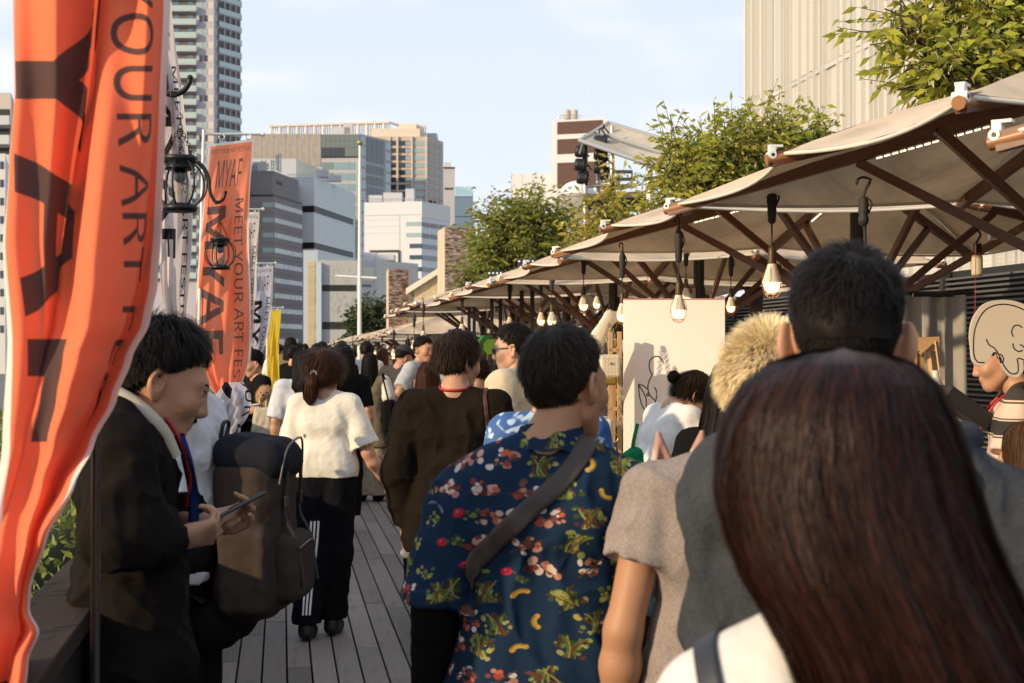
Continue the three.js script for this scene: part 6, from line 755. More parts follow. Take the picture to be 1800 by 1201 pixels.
  P = simple('person with dark glasses in a loose cream shirt, behind the blue patterned shirt', 908, 7.8, { h: 1.74, turn: -62, head: { yaw: -16, pitch: 6 }, face: true, headCell: .007, skin: SKIN.fair, top: { mat: CL.cream, hem: .8, ease: .05, sleeve: 1.2, sleeveR: [.09, .1], fold: .014 }, bottom: { mat: CL.black, cut: .4 }, hair: crop(HAIR.black, 3000, { len: [.02, .05], width: .002, base: .014 }), cut: .4 });
  mesh('sunglasses', [rbox(.05, .034, .008, .004, -.031, .0, -.104), rbox(.05, .034, .008, .004, .031, .0, -.104), tube([V(-.08, .006, .01), V(-.082, .01, -.05), V(-.055, .006, -.1), V(.055, .006, -.1), V(.082, .01, -.05), V(.08, .006, .01)], .0028, 40, 5)].map((g) => g.applyMatrix4(P.hm)), pmat(.01, .008, .007, .1, { clearcoat: 1 }), P.t);
  P = simple('dark-haired woman in white carrying a black bag, left of the ponytail woman', 534, 11.4, { h: 1.6, turn: -6, female: true, head: { yaw: -16, pitch: 8 }, top: { mat: cloth(.6, .62, .68), hem: .88, ease: .03, sleeve: .95, sleeveR: [.085, .09], fold: .01 }, bottom: { mat: CL.black, r: [.13, .13, .12], cut: .1 }, hair: longH([.009, .007, .006], -.24, 1.05, 2000), cut: .1 });
  const b2 = thing('shoulder_bag', 'black bag with a pale strap, left of the ponytail woman', 'bag', V(.1, .93, .15).applyMatrix4(new THREE.Matrix4().compose(P.t.position, P.t.quaternion, V(1, 1, 1))), P.t.rotation.y); mesh('bag_body', rbox(.3, .38, .1, .05, 0, .2, 0), CL.black, b2); mesh('strap', [tube([V(-.1, .3, .05), V(-.06, .5, .02), V(-.1, .56, -.1), V(-.16, .45, -.2)], .012, 20, 6)], mat(.6, .6, .6, .7), b2);
  simple('woman with a dark ponytail crown just behind the ponytail woman in white', 606, 13, { h: 1.63, turn: 4, female: true, top: { mat: CL.black, hem: .85, sleeve: .9 }, bottom: { mat: CL.black, cut: .1 }, hair: longH([.01, .008, .007], -.35, 1, 1500), cut: .1 });
  // the bun woman bending over the stall
  P = simple('woman with a small dark bun in a white tee bending over the stall', 1132, 7.05, { h: 1.55, turn: 68, female: true, cell: .012, headCell: .006, lean: [0, .19], head: { yaw: 6, pitch: 34 }, headAt: [.0, 1.515, -.3], cut: .25, skin: SKIN.fair, face: true, joints: { elbowL: [-.24, 1.13, -.3], wristL: [-.14, 1.0, -.5], elbowR: [.24, 1.12, -.26], wristR: [.16, 1.0, -.46] }, top: { mat: cloth(.8, .78, .75), hem: .84, hemZ: .02, ease: .035, flare: .01, sleeve: .72, sleeveR: [.085, .095], fold: .01, neckR: .072, cell: .009 }, bottom: { mat: cloth(.28, .29, .3), cut: .3 },
    hair: () => { const tie = V(0, .02, .12), f = (d) => tie.clone().sub(V(d.x * SC.r[0], d.y * SC.r[1] + .03, d.z * SC.r[2])).toArray(); const c1 = shortHair({ color: [.016, .01, .007], count: 3600, len: [.04, .13], lift: .08, flow: f, puff: .02, base: .008, drop: .02, wild: .12, side: .1, nape: -.6, width: .0014, seg: 6 }), pts = []; for (let i = 0; i < 500; i++) { const a = rnd(0, 6.28), b3 = rnd(-1.3, 1.3), k = []; const nn = []; for (let j = 0; j < 6; j++) { const aa = a + j * .25, q = V(Math.cos(aa) * Math.cos(b3), Math.sin(aa) * Math.cos(b3), Math.sin(b3)); nn.push(q.clone()); k.push(q.multiplyScalar(.033 * rnd(.95, 1.15)).add(V(0, .02, .148))); } pts.push({ pts: k, nrm: nn, w: .0013, c: shade([.016, .01, .007]) }); } for (let i = 0; i < 60; i++) { const q = V(rnd(-.02, .02), .045 + rnd(0, .01), .15), e = q.clone().add(V(rnd(-.02, .02), rnd(.0, .03), rnd(.02, .05))); pts.push({ pts: [q, q.clone().lerp(e, .5), e], nrm: [UP, UP, UP], w: .0007, c: [.02, .012, .008] }); } return join([c1, tintGeo(ball(.03, 0, .02, .148), [.012, .007, .005]), ribbons(pts)]); } });
  mesh('hair_tie', new THREE.TorusGeometry(.018, .006, 8, 18).translate(0, .02, .118).applyMatrix4(P.hm), M.rubber, P.t); mesh('arm_band', meshField(cap(P.J.elbowR, P.J.elbowR.map((v, i) => lerp(v, P.J.wristR[i], .5)), .05, .047), [.05, .85, -.55], [.4, 1.3, -.1], .012), CL.black, P.t);
  const gb = thing('shopping_bag', 'green fabric bag hanging from the woman with the bun', 'bag', ground(1114, 6.85).setY(.93), -YAW), gF = blend([cap([0, .04, 0], [0, .16, 0], .075, .05), cap([-.03, .0, .02], [.04, -.02, 0], .05, .06)], .05); mesh('bag_body', meshField((x, y, z) => gF(x, y, z * 1.4) + .014 * noise3.noise(x * 22, y * 10, z * 22), [-.16, -.12, -.14], [.16, .26, .14], .008), cloth(.01, .22, .09), gb); mesh('handle', tube([V(-.01, .16, 0), V(.0, .24, .0), V(.02, .32, -.02)], .01, 20, 6), cloth(.012, .24, .1), gb);
  simple('person with long straight black hair beside the blond man', 1292, 5.0, { h: 1.56, turn: 30, female: true, head: { yaw: 30, pitch: 10 }, top: { mat: CL.black, hem: .86, sleeve: .9 }, bottom: { mat: CL.black, cut: .4 }, hair: longH([.007, .0055, .005], -.3, .8, 3000), cut: .4 });
  // the vendor in stripes behind the cut-out board
  const st = canvasTexture(64, 512, (x, w, h) => { const Y = (y) => (1 - (y - .7) / .9) * h, bar = (a, b, c) => { x.fillStyle = c; x.fillRect(0, Y(b), w, Y(a) - Y(b)); }; bar(.7, 1.6, '#cfb7a8'); bar(1.39, 1.6, '#33302f'); bar(1.375, 1.382, '#33302f'); bar(1.24, 1.3, '#272526'); bar(1.306, 1.311, '#33302f'); bar(1.228, 1.234, '#33302f'); bar(.98, 1.05, '#272526'); bar(.75, .82, '#272526'); });
  P = simple('vendor in a cream and black striped tee, head behind a cut-out board', 1786, 6.35, { h: 1.69, turn: -76, cell: .012, headCell: .005, head: { yaw: -4, pitch: 14 }, headAt: [0, 1.565, -.075], cut: .5, face: true, skin: SKIN.warm, top: { mat: pmat(1, 1, 1, .85, { map: st }), hem: .84, ease: .035, sleeve: .85, sleeveR: [.08, .088], fold: .008, neckR: .07, uv: (x, y) => [x * 3, (y - .7) / .9] }, bottom: { mat: CL.black, cut: .5 }, joints: { elbowL: [-.25, 1.12, -.06], wristL: [-.18, .98, -.26] }, hair: bare });
  mesh('lanyard', [tube([V(-.06, P.neck[1] + .01, -.02), V(-.075, P.neck[1] - .06, -.1), V(-.06, P.neck[1] - .2, -.165), V(-.03, P.neck[1] - .34, -.17)], .006, 24, 5), tube([V(.06, P.neck[1] + .01, -.02), V(.075, P.neck[1] - .06, -.1), V(.06, P.neck[1] - .2, -.165), V(-.03, P.neck[1] - .34, -.17)], .006, 24, 5)], red, P.t);
  simple('short person with brown hair cut off by the right edge of the view', 1812, 4.6, { h: 1.36, turn: -30, female: true, top: { mat: cloth(.1, .14, .4), hem: .86, sleeve: .9 }, bottom: { mat: CL.black, cut: .4 }, hair: longH([.05, .024, .012], -.12, 1, 3200), cut: .4 });
  // the person with the poodle
  P = simple('person in a black cap and tee holding a small poodle before the yellow banner', 448, 13.4, { h: 1.6, turn: -125, wide: 1.05, face: true, head: { yaw: 10, pitch: 14 }, top: { mat: CL.black, hem: .8, ease: .035, sleeve: .8, sleeveR: [.08, .085] }, bottom: { mat: CL.black, cut: .1, r: [.12, .11, .1] }, hair: crop(HAIR.black, 1200, { len: [.01, .03], width: .002 }), joints: { elbowL: [-.27, 1.13, -.04], wristL: [-.09, 1.1, -.27], elbowR: [.26, 1.1, -.03], wristR: [.14, 1.1, -.26] } });
  mesh('cap', [new THREE.SphereGeometry(.1, 20, 12, 0, 2 * PI, 0, 1.5).scale(.95, 1.1, 1.16).translate(0, .04, .012), rbox(.14, .01, .11, .004, 0, .05, -.15).rotateX(.2)].map((g) => g.applyMatrix4(P.hm)), CL.black, P.t);
  const book = thing('smartphone', 'pale smartphone held out by the person with the poodle', 'phone', at(441, 712, 13.0), -YAW); mesh('case', rbox(.16, .012, .08, .004).rotateZ(.12), mat(.6, .6, .6, .4), book);
}
{ // dogs
  const furDog = (field, lo, hi, h, color, n, len, m) => { const g = meshField(field, lo, hi, h), p = g.attributes.position, nn = g.attributes.normal, paths = []; for (let i = 0; i < n; i++) { const k = Math.floor(rnd(0, p.count)), a = V().fromBufferAttribute(p, k); if (m && a.y > .05) continue; const q = V().fromBufferAttribute(nn, k), s = q.clone().add(V(rnd(-.8, .8), rnd(-.9, .4), rnd(-.8, .8))).normalize(), e = a.clone().addScaledVector(s, len * rnd(.6, 1.3)), c = m ? m(a) : color; paths.push({ pts: [a, a.clone().lerp(e, .5), e], nrm: [q, q, q], w: len * .05, c: shade(c, .25) }); } const cols = new Float32Array(p.count * 3); for (let i = 0; i < p.count; i++) cols.set(m ? m(V().fromBufferAttribute(p, i)) : color, i * 3); g.setAttribute('color', new THREE.BufferAttribute(cols, 3)); return join([g, ribbons(paths)]); };
  seed(301); const pd = thing('dog', 'small fluffy apricot poodle held in the arms of the person in the black cap', 'dog', at(466, 716, 13.05), -YAW + .35);
  const pf = blend([ell([0, .13, 0], [.07, .068, .068]), ell([-.03, .11, .06], [.03, .026, .036]), ell([-.06, .09, -.01], [.025, .05, .03]), ell([.06, .09, -.01], [.025, .05, .03]), ell([.03, .0, -.02], [.085, .1, .08]), cap([-.03, -.04, .04], [-.06, -.12, .06], .026, .022), cap([.03, -.05, .05], [.02, -.13, .07], .026, .022)], .02); mesh('body', furDog((x, y, z) => pf(x, y, z) + .008 * noise3.noise(x * 60, y * 60, z * 60), [-.15, -.2, -.15], [.16, .26, .14], .009, [.4, .24, .12], 5000, .016), furMat, pd); mesh('eye', [ball(.009, -.05, .135, .055), ball(.009, .0, .138, .065)], M.blackPlastic, pd); mesh('nose', ball(.011, -.04, .115, .098), M.blackPlastic, pd);
  const tb = thing('tote_bag', 'cream tote bag hanging below the poodle', 'bag', at(462, 762, 13.0), -YAW); mesh('bag_body', meshField((x, y, z) => { const k = 1 - .35 * (y / .22); const qx = Math.abs(x) - .085 * k, qy = Math.abs(y - .1) - .12, qz = Math.abs(z) - .045 * k; return Math.hypot(Math.max(qx, 0), Math.max(qy, 0), Math.max(qz, 0)) + Math.min(Math.max(qx, qy, qz), 0) - .02 + .008 * noise3.noise(x * 30, y * 14, z * 30); }, [-.16, -.08, -.12], [.16, .3, .12], .012), cloth(.5, .45, .36), tb); mesh('handle', tube([V(-.03, .2, 0), V(-.015, .36, 0), V(.025, .36, 0), V(.03, .2, 0)], .01, 16, 5), cloth(.5, .45, .36), tb);
  seed(302); const cg = thing('dog', 'tan dog with tall pointed pink-lined ears carried at the shoulder of the blond man', 'dog', at(1190, 862, 3.05), -YAW + .35);
  const head = blend([ell([0, 0, 0], [.06, .055, .07]), ell([.02, -.02, -.07], [.03, .028, .05]), ell([.01, -.12, -.05], [.085, .12, .075])], .03), ear = (s) => { const b = [s * .038, .035, .01], t = [s * .052 - .002, .125, .02]; const c = cap(b, t, .033, .006); const dip = cap([b[0] - .004, b[1] + .005, b[2] + .03], [t[0], t[1] - .014, t[2] + .014], .024, .004); return (x, y, z) => Math.max(c(x, y, z), -dip(x, y, z)); }, e1 = ear(-1), e2 = ear(1);
  const dogF = (x, y, z) => smin(head(x, y, z), Math.min(e1(x, y, z), e2(x, y, z)), .012); mesh('body', furDog(dogF, [-.13, -.28, -.17], [.13, .16, .1], .0055, [.3, .1, .025], 4200, .012, (q) => (q.y > .05 && q.z > .0 && Math.abs(Math.abs(q.x) - .045) < .018 ? [.42, .24, .21] : q.y > .05 ? [.5, .42, .36] : [.3, .1, .025])), furMat, cg); mesh('eye', [ball(.008, -.025, .012, -.062), ball(.008, .045, .01, -.058)], M.blackPlastic, cg); mesh('nose', ball(.011, .022, -.01, -.12), M.blackPlastic, cg);
}
{ // the far crowd: a few builds, cloned
  const protos = []; seed(501); const kinds = [[CL.black, HAIR.black], [CL.navy, HAIR.soft], [CL.lightGrey, HAIR.black], [CL.charcoal, HAIR.brown], [CL.white, HAIR.black], [CL.khaki, HAIR.dark]];
  const places = []; for (let i = 0; i < 40; i++) { const z = -19 - Math.pow(rnd(), 1.2) * 34, x = rnd(-.45, 1.75); places.push([x, z]); } for (let i = 0; i < 14; i++) places.push([rnd(-6, -.9), rnd(-48, -30)]); for (let i = 0; i < 9; i++) places.push([rnd(2.0, 3.2), rnd(-24, -13)]);
  places.forEach(([x, z], i) => { const k = i % 6, pos = V(x, 0, z); let o; if (i < 6) { o = person({ label: 'x', pos, h: 1.6 + .03 * k, turn: rnd(-30, 30), cell: .028, headCell: .016, cut: .02, seed: i * 9, top: { mat: kinds[k][0], hem: .86, sleeve: .8, ease: .03 }, bottom: { mat: k & 1 ? CL.navy : CL.black, cut: .08, cell: .026 }, hair: k & 1 ? longH(kinds[k][1], -.25, 1, 260) : crop(kinds[k][1], 500, { len: [.02, .05], width: .004, base: .02, bump: .012 }) }).t; protos.push(o); } else { o = copy(protos[k], 'x', pos, rnd(-.8, .8)); o.scale.setScalar(rnd(.95, 1.06)); }
    info(o, ['small far-off person in black in the packed crowd at the end of the boardwalk', 'small far-off person with longer hair in navy in the packed crowd', 'small far-off person in light grey in the packed crowd', 'small far-off person with longer hair in charcoal in the packed crowd', 'small far-off person in white in the packed crowd', 'small far-off person with longer hair in khaki in the packed crowd'][k], 'person', ['far crowd in black', 'far crowd in navy', 'far crowd in light grey', 'far crowd in charcoal', 'far crowd in white', 'far crowd in khaki'][k]); });
}
// ---------------------------------------------------------------- stalls and small things
{ // louvred wall behind the stalls, and curtains
  const wall = thing('louvre_wall', 'dark louvred screen wall behind the stalls on the right', 'wall', V(5.75, 0, 0)), sl = []; mesh('backing', box(.06, 2.3, 50, .08, 1.15, -27), mat(.018, .018, .02, .7), wall); for (let i = 0; i < 50; i++) sl.push(box(.05, .018, 50, 0, .12 + i * .043, -27).translate(0, 0, 0)); info(mesh('slat', sl, mat(.09, .092, .1, .55), wall), null, null, null, 'stuff'); mesh('post', Array.from({ length: 18 }, (_, i) => box(.07, 2.3, .07, -.01, 1.15, -3 - i * 2.9)), mat(.03, .03, .033, .6), wall);
  const vine = []; seed(601); for (let i = 0; i < 900; i++) { const c = rnd() < .5, z = (c ? -6.6 : -5.2) + rnd(-.7, .7), y = c ? 1.75 + rnd(-.35, .3) : .95 + rnd(-.3, .3); vine.push([V(5.65 - rnd(0, .25), y, z), V(rnd(-1, .2), rnd(-1, .4), rnd(-1, 1)), rnd(.6, 1.3), C(.06 * rnd(.6, 1.3), .1 * rnd(.6, 1.3), .015)]); } const vt = thing('climber', 'green climbing plant on the dark louvred wall', 'plant'); info(leaves('leaves', vt, leafGeo(.07, .02), leafMat(1, 1, 1, .4), vine), null, null, null, 'stuff'); mesh('stem', [tube([V(5.66, 0, -6.4), V(5.64, 1, -6.7), V(5.66, 1.9, -6.5)], .012, 20, 5), tube([V(5.66, 0, -5.1), V(5.64, .6, -5.3), V(5.66, 1.2, -5.1)], .012, 20, 5)], mat(.05, .035, .02, .9), vt);
  const cur = (lab, u, D, w, y0, y1, c) => { const t = thing('curtain', lab, 'curtain', ground(u, D), -YAW); mesh('cloth', surface(60, 10, (s, q) => V((s - .5) * w + .02 * q * Math.sin(s * 7), lerp(y1, y0, q), .035 * Math.sin(s * w * 55) * (.5 + .5 * q))), cloth(c, c * .96, c * .9), t); mesh('rod', rod(V(-w / 2 - .05, y1 + .01, 0), V(w / 2 + .05, y1 + .01, 0), .012), M.blackMetal, t); };
  cur('pale grey curtain gathered behind the wooden easel', 1622, 8.3, .5, .2, 1.93, .34); cur('narrow grey curtain edge right of the wooden easel', 1640, 7.8, .12, .4, 1.9, .3); cur('white curtain strip far back under the canopies, left of the hung shirt', 1010, 20, 1.5, .1, 2.0, .5); cur('white curtain strip behind the light grey tee man', 775, 30, 1.1, .1, 2.05, .55);
}
{ // the white board with its line drawing
  const D = 9.35, pr = canvasTexture(740, 1250, (x, w, h) => { x.fillStyle = '#f0edec'; x.fillRect(0, 0, w, h); x.strokeStyle = '#17120f'; x.lineWidth = 8; x.lineCap = x.lineJoin = 'round'; const X = (u) => (u - 1096) / 178 * w, Y = (v) => (v - 527) / 300 * h; const L = (...p) => { x.beginPath(); x.moveTo(X(p[0]), Y(p[1])); for (let i = 2; i < p.length - 2; i += 2) x.quadraticCurveTo(X(p[i]), Y(p[i + 1]), X((p[i] + p[i + 2]) / 2), Y((p[i + 1] + p[i + 3]) / 2)); x.lineTo(X(p[p.length - 2]), Y(p[p.length - 1])); x.stroke(); };
    L(1166, 630, 1161, 621, 1152, 619, 1143, 624, 1140, 634, 1142, 644, 1146, 650); L(1146, 650, 1139, 662, 1138, 674, 1141, 684, 1150, 692); L(1139, 675, 1131, 668, 1122, 666); L(1122, 666, 1122, 680, 1127, 700, 1136, 713, 1147, 723); L(1122, 667, 1130, 678, 1136, 690, 1135, 704, 1138, 707, 1141, 705); L(1150, 671, 1153, 675, 1154, 681); L(1154, 684, 1152, 694, 1150, 702, 1156, 711, 1163, 712); L(1150, 704, 1158, 703, 1162, 708); L(1170, 708, 1177, 700, 1184, 704, 1190, 703); L(1182, 688, 1188, 684, 1194, 683); L(1163, 712, 1160, 740, 1150, 770, 1152, 800); L(1190, 703, 1204, 720, 1206, 760, 1196, 800); x.beginPath(); x.arc(X(1138.5), Y(683), 9, 0, 7); x.stroke(); });
  const t = thing('display_board', 'tall white display board with a black line drawing', 'board', ground(1185, D), -YAW - rad(2)); const w = 178 / FPX * D, h = 1.2; const y1 = hgt(527, D); mesh('board', rbox(w, h, .035, .004, 0, y1 - h / 2, 0), mat(.66, .64, .62, .8), t); mesh('printed_sheet', new THREE.PlaneGeometry(w - .006, h - .006).translate(0, y1 - h / 2, .0195), mat(1, 1, 1, .75, { map: pr }), t); mesh('top_edge', box(w, .008, .037, 0, y1 + .004, 0), mat(.5, .2, .22, .5), t); mesh('leg', [box(.04, y1 - h + .02, .03, -w / 2 + .05, (y1 - h) / 2, -.01), box(.04, y1 - h + .02, .03, w / 2 - .05, (y1 - h) / 2, -.01)], M.paleWood, t);
}
{ // the pale wooden display rack with its bags and shirts
  const D = 9.2, O = ground(1078, D), t = thing('display_rack', 'pale wooden ladder rack left of the white board, hung with bags', 'rack', O, -YAW), y1 = hgt(583, D), X = (u) => (u - 1078) / FPX * D, Y = (v) => hgt(v, D);
  for (const x of [-.018, .04]) mesh('upright', rbox(.03, y1, .035, .003, x, y1 / 2, 0), M.paleWood, t); for (const y of [y1 - .12, y1 - .5, .8, .35]) mesh('rung', rbox(.09, .025, .025, .003, .011, y, .005), M.paleWood, t); mesh('brace', beam(V(.01, y1 - .05, -.02), V(.01, 0, -.45), .03, .03), M.paleWood, t);
  const bag = (lab, u, v, w, h, d, c, top, chain, two) => { const g = thing('handbag', lab, 'handbag', at(u, v, D - .12), -YAW + .25); mesh('bag_body', meshField((x, y, z) => { const qx = Math.abs(x) - w / 2 + .02, qy = Math.abs(y) - h / 2 + .02, qz = Math.abs(z) - d / 2 + .02 + .01 * y; return Math.hypot(Math.max(qx, 0), Math.max(qy, 0), Math.max(qz, 0)) + Math.min(Math.max(qx, qy, qz), 0) - .02 + .0009 * Math.sin((x + y) * 150) * Math.sin((x - y) * 150); }, [-w, -h, -d], [w, h, d], .006), pmat(...c, .45, { sheen: .2 }), g); mesh('clasp', rbox(.02, .012, .008, .003, 0, h * .12, d / 2 + .004), mat(.5, .36, .12, .3, { metalness: .9 }), g); const pts = [V(-w * .4, h * .45, 0), V(-w * .2, h * .45 + top * .6, 0), V(0, h * .45 + top, 0), V(w * .25, h * .45 + top * .6, 0), V(w * .4, h * .45, 0)], cv = new THREE.CatmullRomCurve3(pts), links = []; for (let i = 0; i < 26; i++) { const p = cv.getPoint((i + .5) / 26); links.push(new THREE.TorusGeometry(.009, .0028, 4, 8).rotateY(i & 1 ? PI / 2 : 0).translate(p.x, p.y, p.z)); } mesh('chain', links, mat(.45, .38, .25, .35, { metalness: .8 }), g); if (two) mesh('base', rbox(w * .72, h * .42, d * .8, .02, 0, -h * .6, 0), pmat(.4, .27, .07, .35, { metalness: .6 }), g); };
  bag('cream quilted handbag with a gold base hanging from the wooden rack', 1071, 644, .14, .15, .07, [.66, .6, .48], .2, true, true); bag('white box handbag hanging lower on the wooden rack', 1058, 756, .13, .14, .08, [.62, .61, .6], .28, true);
  const shirt = (lab, u, v, D2, c, art) => { const g = thing('hanging_shirt', lab, 'shirt', at(u, v, D2), -YAW + .45), F = blend([cap([-.13, -.03, 0], [.13, -.03, 0], .035, .035), cap([-.12, -.25, 0], [.12, -.25, 0], .05, .05), cap([-.13, -.6, 0], [.13, -.6, 0], .05, .05), withK(cap([-.15, -.05, 0], [-.25, -.21, 0], .05, .065), .05), withK(cap([.15, -.05, 0], [.25, -.21, 0], .05, .065), .05)], .14); mesh('cloth', meshField((x, y, z) => Math.max(F(x, y, z * 2.4) * .45, -.64 - y, -ell([0, .015, 0], [.075, .035, .2])(x, y, z)) + .008 * noise3.noise(x * 14, y * 5, z * 8), [-.42, -.7, -.1], [.42, .06, .1], .014), c, g); mesh('hanger', [tube([V(-.15, -.06, 0), V(0, .02, 0), V(.15, -.06, 0)], .006, 16, 5), tube([V(0, .02, 0), V(0, .07, 0), V(.025, .09, 0), V(.03, .06, 0)], .003, 12, 5)], M.blackMetal, g); if (art) mesh('print', art.map((a) => a.translate(0, 0, .045)), mat(.02, .02, .02, .7), g); };
  shirt('white tee on a hanger behind the wooden rack', 1102, 548, 10.2, CL.white); shirt('pale grey tee with a black A-shaped print, hung lower behind the rack', 1076, 680, 10.0, CL.lightGrey, [beam(V(-.03, -.25, 0), V(0, -.12, 0), .012, .02), beam(V(.03, -.25, 0), V(0, -.12, 0), .012, .02), box(.04, .012, .01, 0, -.2, 0)]);
  const tb = thing('stall_table', 'stall table with pale cloth in front of the display rack', 'table', ground(1090, 8.7), -YAW); mesh('table_top', rbox(1.7, .03, .6, .005, .1, .72, 0), M.paleWood, tb); for (const [x, z] of [[-.7, -.25], [.9, -.25], [-.7, .25], [.9, .25]]) mesh('leg', box(.04, .705, .04, x, .3525, z), M.paleWood, tb);
  const cr = thing('wooden_crate', 'small pale wooden crate at the foot of the wooden rack', 'crate', at(1046, 806, 8.75), -YAW + .15); for (const [y, z] of [[.0, .09], [.035, .09], [0, -.09], [.035, -.09]]) mesh('slat', rbox(.22, .026, .01, .002, 0, y + .015, z), M.paleWood, cr); for (const s of [-1, 1]) mesh('end_board', rbox(.012, .075, .19, .002, s * .105, .035, 0), M.paleWood, cr); mesh('base_board', box(.2, .008, .17, 0, .004, 0), M.paleWood, cr);
  seed(611); const pk = thing('paper_packets', 'white and pale blue packets standing in the wooden crate', 'packets', at(1043, 778, 8.75), -YAW + .1); for (let i = 0; i < 6; i++) mesh('packet', rbox(.05, .12, .012, .003).rotateZ(rnd(-.3, .3)).rotateY(rnd(-.6, .6)).translate(-.07 + i * .026, .02 + rnd(-.02, .02), rnd(-.05, .05)), pick([mat(.7, .7, .68, .6), mat(.4, .52, .6, .6), mat(.62, .52, .34, .6)]), pk);
  const kc = thing('key_cords', 'bundle of dark straps hanging on a ring below the white handbag', 'straps', at(1079, 770, 9.0), -YAW); mesh('ring', new THREE.TorusGeometry(.028, .004, 6, 24), mat(.5, .4, .2, .3, { metalness: .9 }), kc); mesh('strap', [0, 1, 2, 3, 4].map((i) => tube([V(-.01 + i * .005, -.03, 0), V(-.03 + i * .015, -.12, .01), V(-.035 + i * .018, -.22 - i % 2 * .05, 0)], .004, 12, 5)), M.rubber, kc);
}
{ // right-hand stall: easel, black board, cut-out board
  const D = 7.2, t = thing('easel', 'pale wooden A-frame easel in front of the grey curtain', 'easel', ground(1634, D), -YAW), Y = (v) => hgt(v, D), X = (u) => (u - 1634) / FPX * D; mesh('leg', beam(V(X(1606), Y(740), 0), V(X(1609), Y(597), -.05), .04, .025), M.paleWood, t); mesh('leg', beam(V(X(1652), Y(760), 0), V(X(1640), Y(600), -.05), .04, .025), M.paleWood, t); mesh('leg', beam(V(X(1626), Y(760), .0), V(X(1622), Y(608), -.06), .035, .025), M.paleWood, t); for (const v of [612, 600, 690]) mesh('crossbar', beam(V(X(1600), Y(v), .02), V(X(1648), Y(v - 2), .02), .03, .035), M.paleWood, t); mesh('peg', [beam(V(X(1612), Y(622), .05), V(X(1632), Y(604), .05), .012, .012), beam(V(X(1640), Y(600), .04), V(X(1650), Y(690), .06), .008, .008)], M.paleWood, t);
  const tb = thing('stall_table', 'stall table at the right behind the hooded man', 'table', ground(1690, 6.9), -YAW); mesh('table_top', rbox(1.5, .03, .7, .005, 0, 1.02, 0), mat(.3, .25, .2, .7), tb); for (const x of [-.7, .7]) for (const z of [-.3, .3]) mesh('leg', box(.04, 1.005, .04, x, .5025, z), M.paleWood, tb);
  const bb = thing('black_board', 'tilted black panel on the stall table left of the vendor', 'panel', at(1693, 716, 6.4), -YAW); mesh('panel', rbox(.24, .075, .2, .006).rotateZ(-.62), mat(.008, .008, .009, .6), bb);
  const bt = thing('pump_bottle', 'white bag-like bundle with a narrow neck on the stall table', 'bottle', at(1645, 715, 6.7), -YAW); mesh('body', lathe([[0, 0], [.045, .0], [.055, .03], [.05, .08], [.025, .12], [.016, .15], [.016, .17], [0, .172]], 14), pmat(.7, .7, .68, .4, { transmission: .2, thickness: 0 }), bt);
  seed(621); const bs = thing('tissue_bundle', 'crumpled clear plastic wrapping beside the white bottle on the stall table', 'wrapping', at(1668, 712, 6.65), -YAW); const ic = new THREE.IcosahedronGeometry(.06, 4), p = ic.attributes.position; for (let i = 0; i < p.count; i++) { const q = V().fromBufferAttribute(p, i); q.multiplyScalar(1 + .35 * noise3.noise(q.x * 40, q.y * 40, q.z * 40)); p.setXYZ(i, q.x, q.y * .8, q.z); } ic.computeVertexNormals(); mesh('wrap', ic, pmat(.7, .68, .6, .3, { transmission: .5, thickness: 0 }), bs);
  const Dc = 5.95, O = [1750, 600], L = (u, v) => new THREE.Vector2((u - O[0]) / FPX * Dc, -(v - O[1]) / FPX * Dc), out = [[1706, 610], [1704, 590], [1710, 560], [1728, 536], [1752, 528.5], [1785, 531], [1812, 545], [1830, 575], [1834, 615], [1822, 640], [1806, 640], [1797, 634], [1796, 652], [1786, 663], [1774, 662], [1762, 648], [1757, 634], [1752, 620], [1745, 619], [1739, 628], [1730, 640], [1717, 642.5], [1709, 634]];
  const sh = new THREE.Shape(); const cv = new THREE.CatmullRomCurve3(out.map((a) => { const q = L(...a); return V(q.x, q.y, 0); }), true).getPoints(140); sh.setFromPoints(cv.map((q) => new THREE.Vector2(q.x, q.y)));
  const b = thing('cutout_board', 'beige cut-out board with black outlines hanging before the striped vendor', 'board', at(O[0], O[1], Dc), -YAW - .05); mesh('board', new THREE.ExtrudeGeometry(sh, { depth: .014, bevelEnabled: true, bevelSize: .0015, bevelThickness: .0015, bevelSegments: 2, curveSegments: 4 }), mat(.54, .48, .4, .7), b);
  const line = (pts, r = .0028) => tube(pts.map((a) => { const q = L(...a); return V(q.x, q.y, .0155); }), r, 40, 5).scale(1, 1, 1); mesh('outline', [line([[1729, 637], [1718, 637], [1712, 628], [1710, 606], [1714, 574], [1730, 546], [1752, 536], [1780, 538], [1806, 552], [1822, 580]]), line([[1732, 596], [1737, 606], [1747, 613], [1756, 628], [1764, 645], [1776, 657], [1786, 655], [1787, 640], [1786, 630], [1800, 634]]), line([[1755, 622], [1760, 626], [1762, 634], [1758, 638], [1754, 628]]), line([[1779, 592], [1776, 584], [1780, 574], [1788, 572], [1794, 576]]), line([[1778, 604], [1780, 612], [1788, 618], [1795, 616]]), line([[1790, 606], [1795, 608], [1798, 612]])], M.blackPlastic, b); const a1 = L(1714, 556); mesh('string', rod(V(a1.x, a1.y, .005), V(a1.x + .005, .42, .0), .0015, .0015, 5), red, b);
}
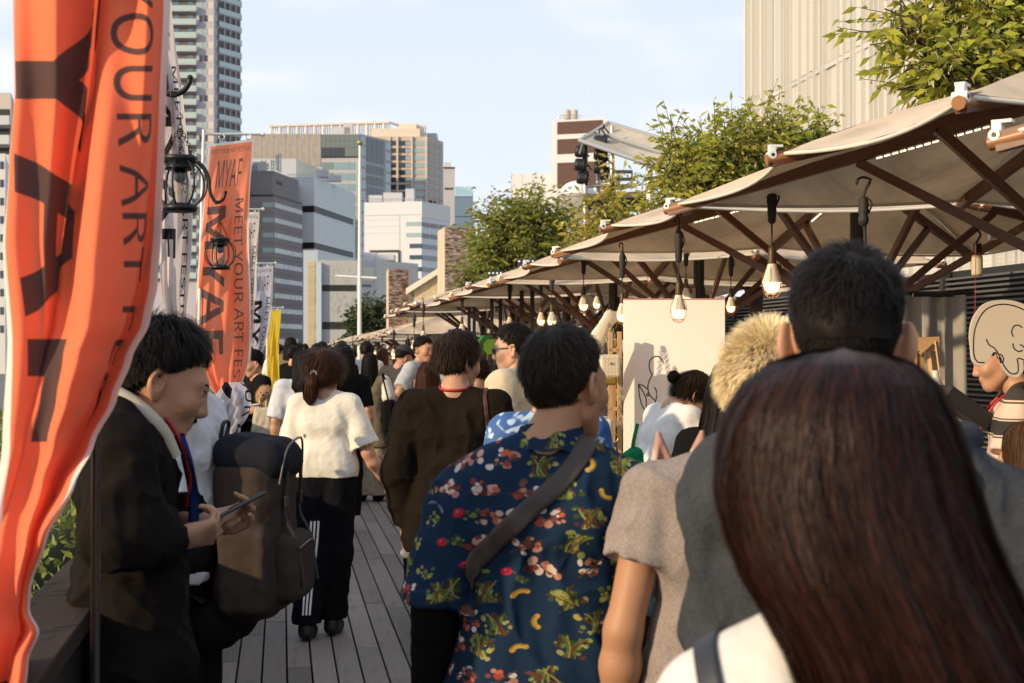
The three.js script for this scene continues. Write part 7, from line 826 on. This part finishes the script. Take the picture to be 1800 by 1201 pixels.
{ // hanging decorations and the placard
  const oct = (lab, u, v, D, r, c, turn) => { const t = thing('paper_octagon', lab, 'decoration', at(u, v, D), turn); mesh('disc', new THREE.CylinderGeometry(r, r, .05, 8).rotateX(PI / 2).rotateZ(PI / 8), mat(...c, .8), t); mesh('string', rod(V(0, r, 0), V(0, r + .35, 0), .003, .003, 4), M.rubber, t); };
  oct('bright green paper octagon hanging under the canopies', 863, 610, 13.8, .078, [.24, .42, .03], -YAW); oct('dark green paper octagon behind the bright green one', 855, 606, 14.2, .1, [.02, .13, .03], -YAW + .6); oct('yellow paper panel right of the green octagons', 885, 604, 14, .08, [.6, .33, .04], -YAW + 1.15); oct('small green paper octagon just right of the dark-jacketed man', 840, 612, 14.6, .06, [.04, .2, .04], -YAW + .9);
  const D = 30, t = thing('placard', 'white placard with a large rotated M above the far crowd', 'sign', at(517, 626, D), -YAW), pt = canvasTexture(256, 180, (x, w, h) => { x.fillStyle = '#e9e8e6'; x.fillRect(0, 0, w, h); x.fillStyle = '#222'; x.save(); x.translate(165, 96); x.rotate(PI / 2); x.font = '120px sans-serif'; x.textAlign = 'center'; x.textBaseline = 'middle'; x.fillText('M', 0, 0); x.restore(); x.save(); x.translate(50, 90); x.rotate(PI / 2); x.font = '20px sans-serif'; x.textAlign = 'center'; x.fillText('MEET', 0, 0); x.restore(); }); mesh('board', rbox(.41, .29, .02, .003), M.whitePaint, t); mesh('printed_sheet', new THREE.PlaneGeometry(.4, .28).translate(0, 0, .0115), mat(1, 1, 1, .7, { map: pt }), t); mesh('pole', rod(V(0, -1.6, -.02), V(0, -.13, -.02), .015), M.whitePaint, t);
  const bl = thing('barrier', 'blue tubular barrier among the far crowd', 'barrier', ground(522, 33), -YAW), bm = mat(.03, .08, .3, .5); mesh('frame', [rod(V(-.8, .12, 0), V(.8, .12, 0), .022), rod(V(-.8, 1.05, 0), V(.8, 1.05, 0), .022), rod(V(-.8, 0, 0), V(-.8, 1.05, 0), .022), rod(V(.8, 0, 0), V(.8, 1.05, 0), .022)], bm, bl); mesh('bar', Array.from({ length: 9 }, (_, i) => rod(V(-.64 + i * .16, .12, 0), V(-.64 + i * .16, 1.05, 0), .01)), bm, bl);
  const gp = thing('planter', 'row of dry ornamental grasses above the far canopies', 'plant', V(5.4, 0, -40)); const gs = []; seed(631); for (let i = 0; i < 160; i++) { const z = rnd(-22, 14), h = rnd(1.9, 2.35); gs.push(rod(V(0, 0, z), V(rnd(-.2, .2), h, z + rnd(-.2, .2)), .012, .004, 3)); } mesh('stalks', gs, mat(.36, .24, .12, .9), gp).userData.kind = 'stuff';
}
renderer.render(scene, camera);
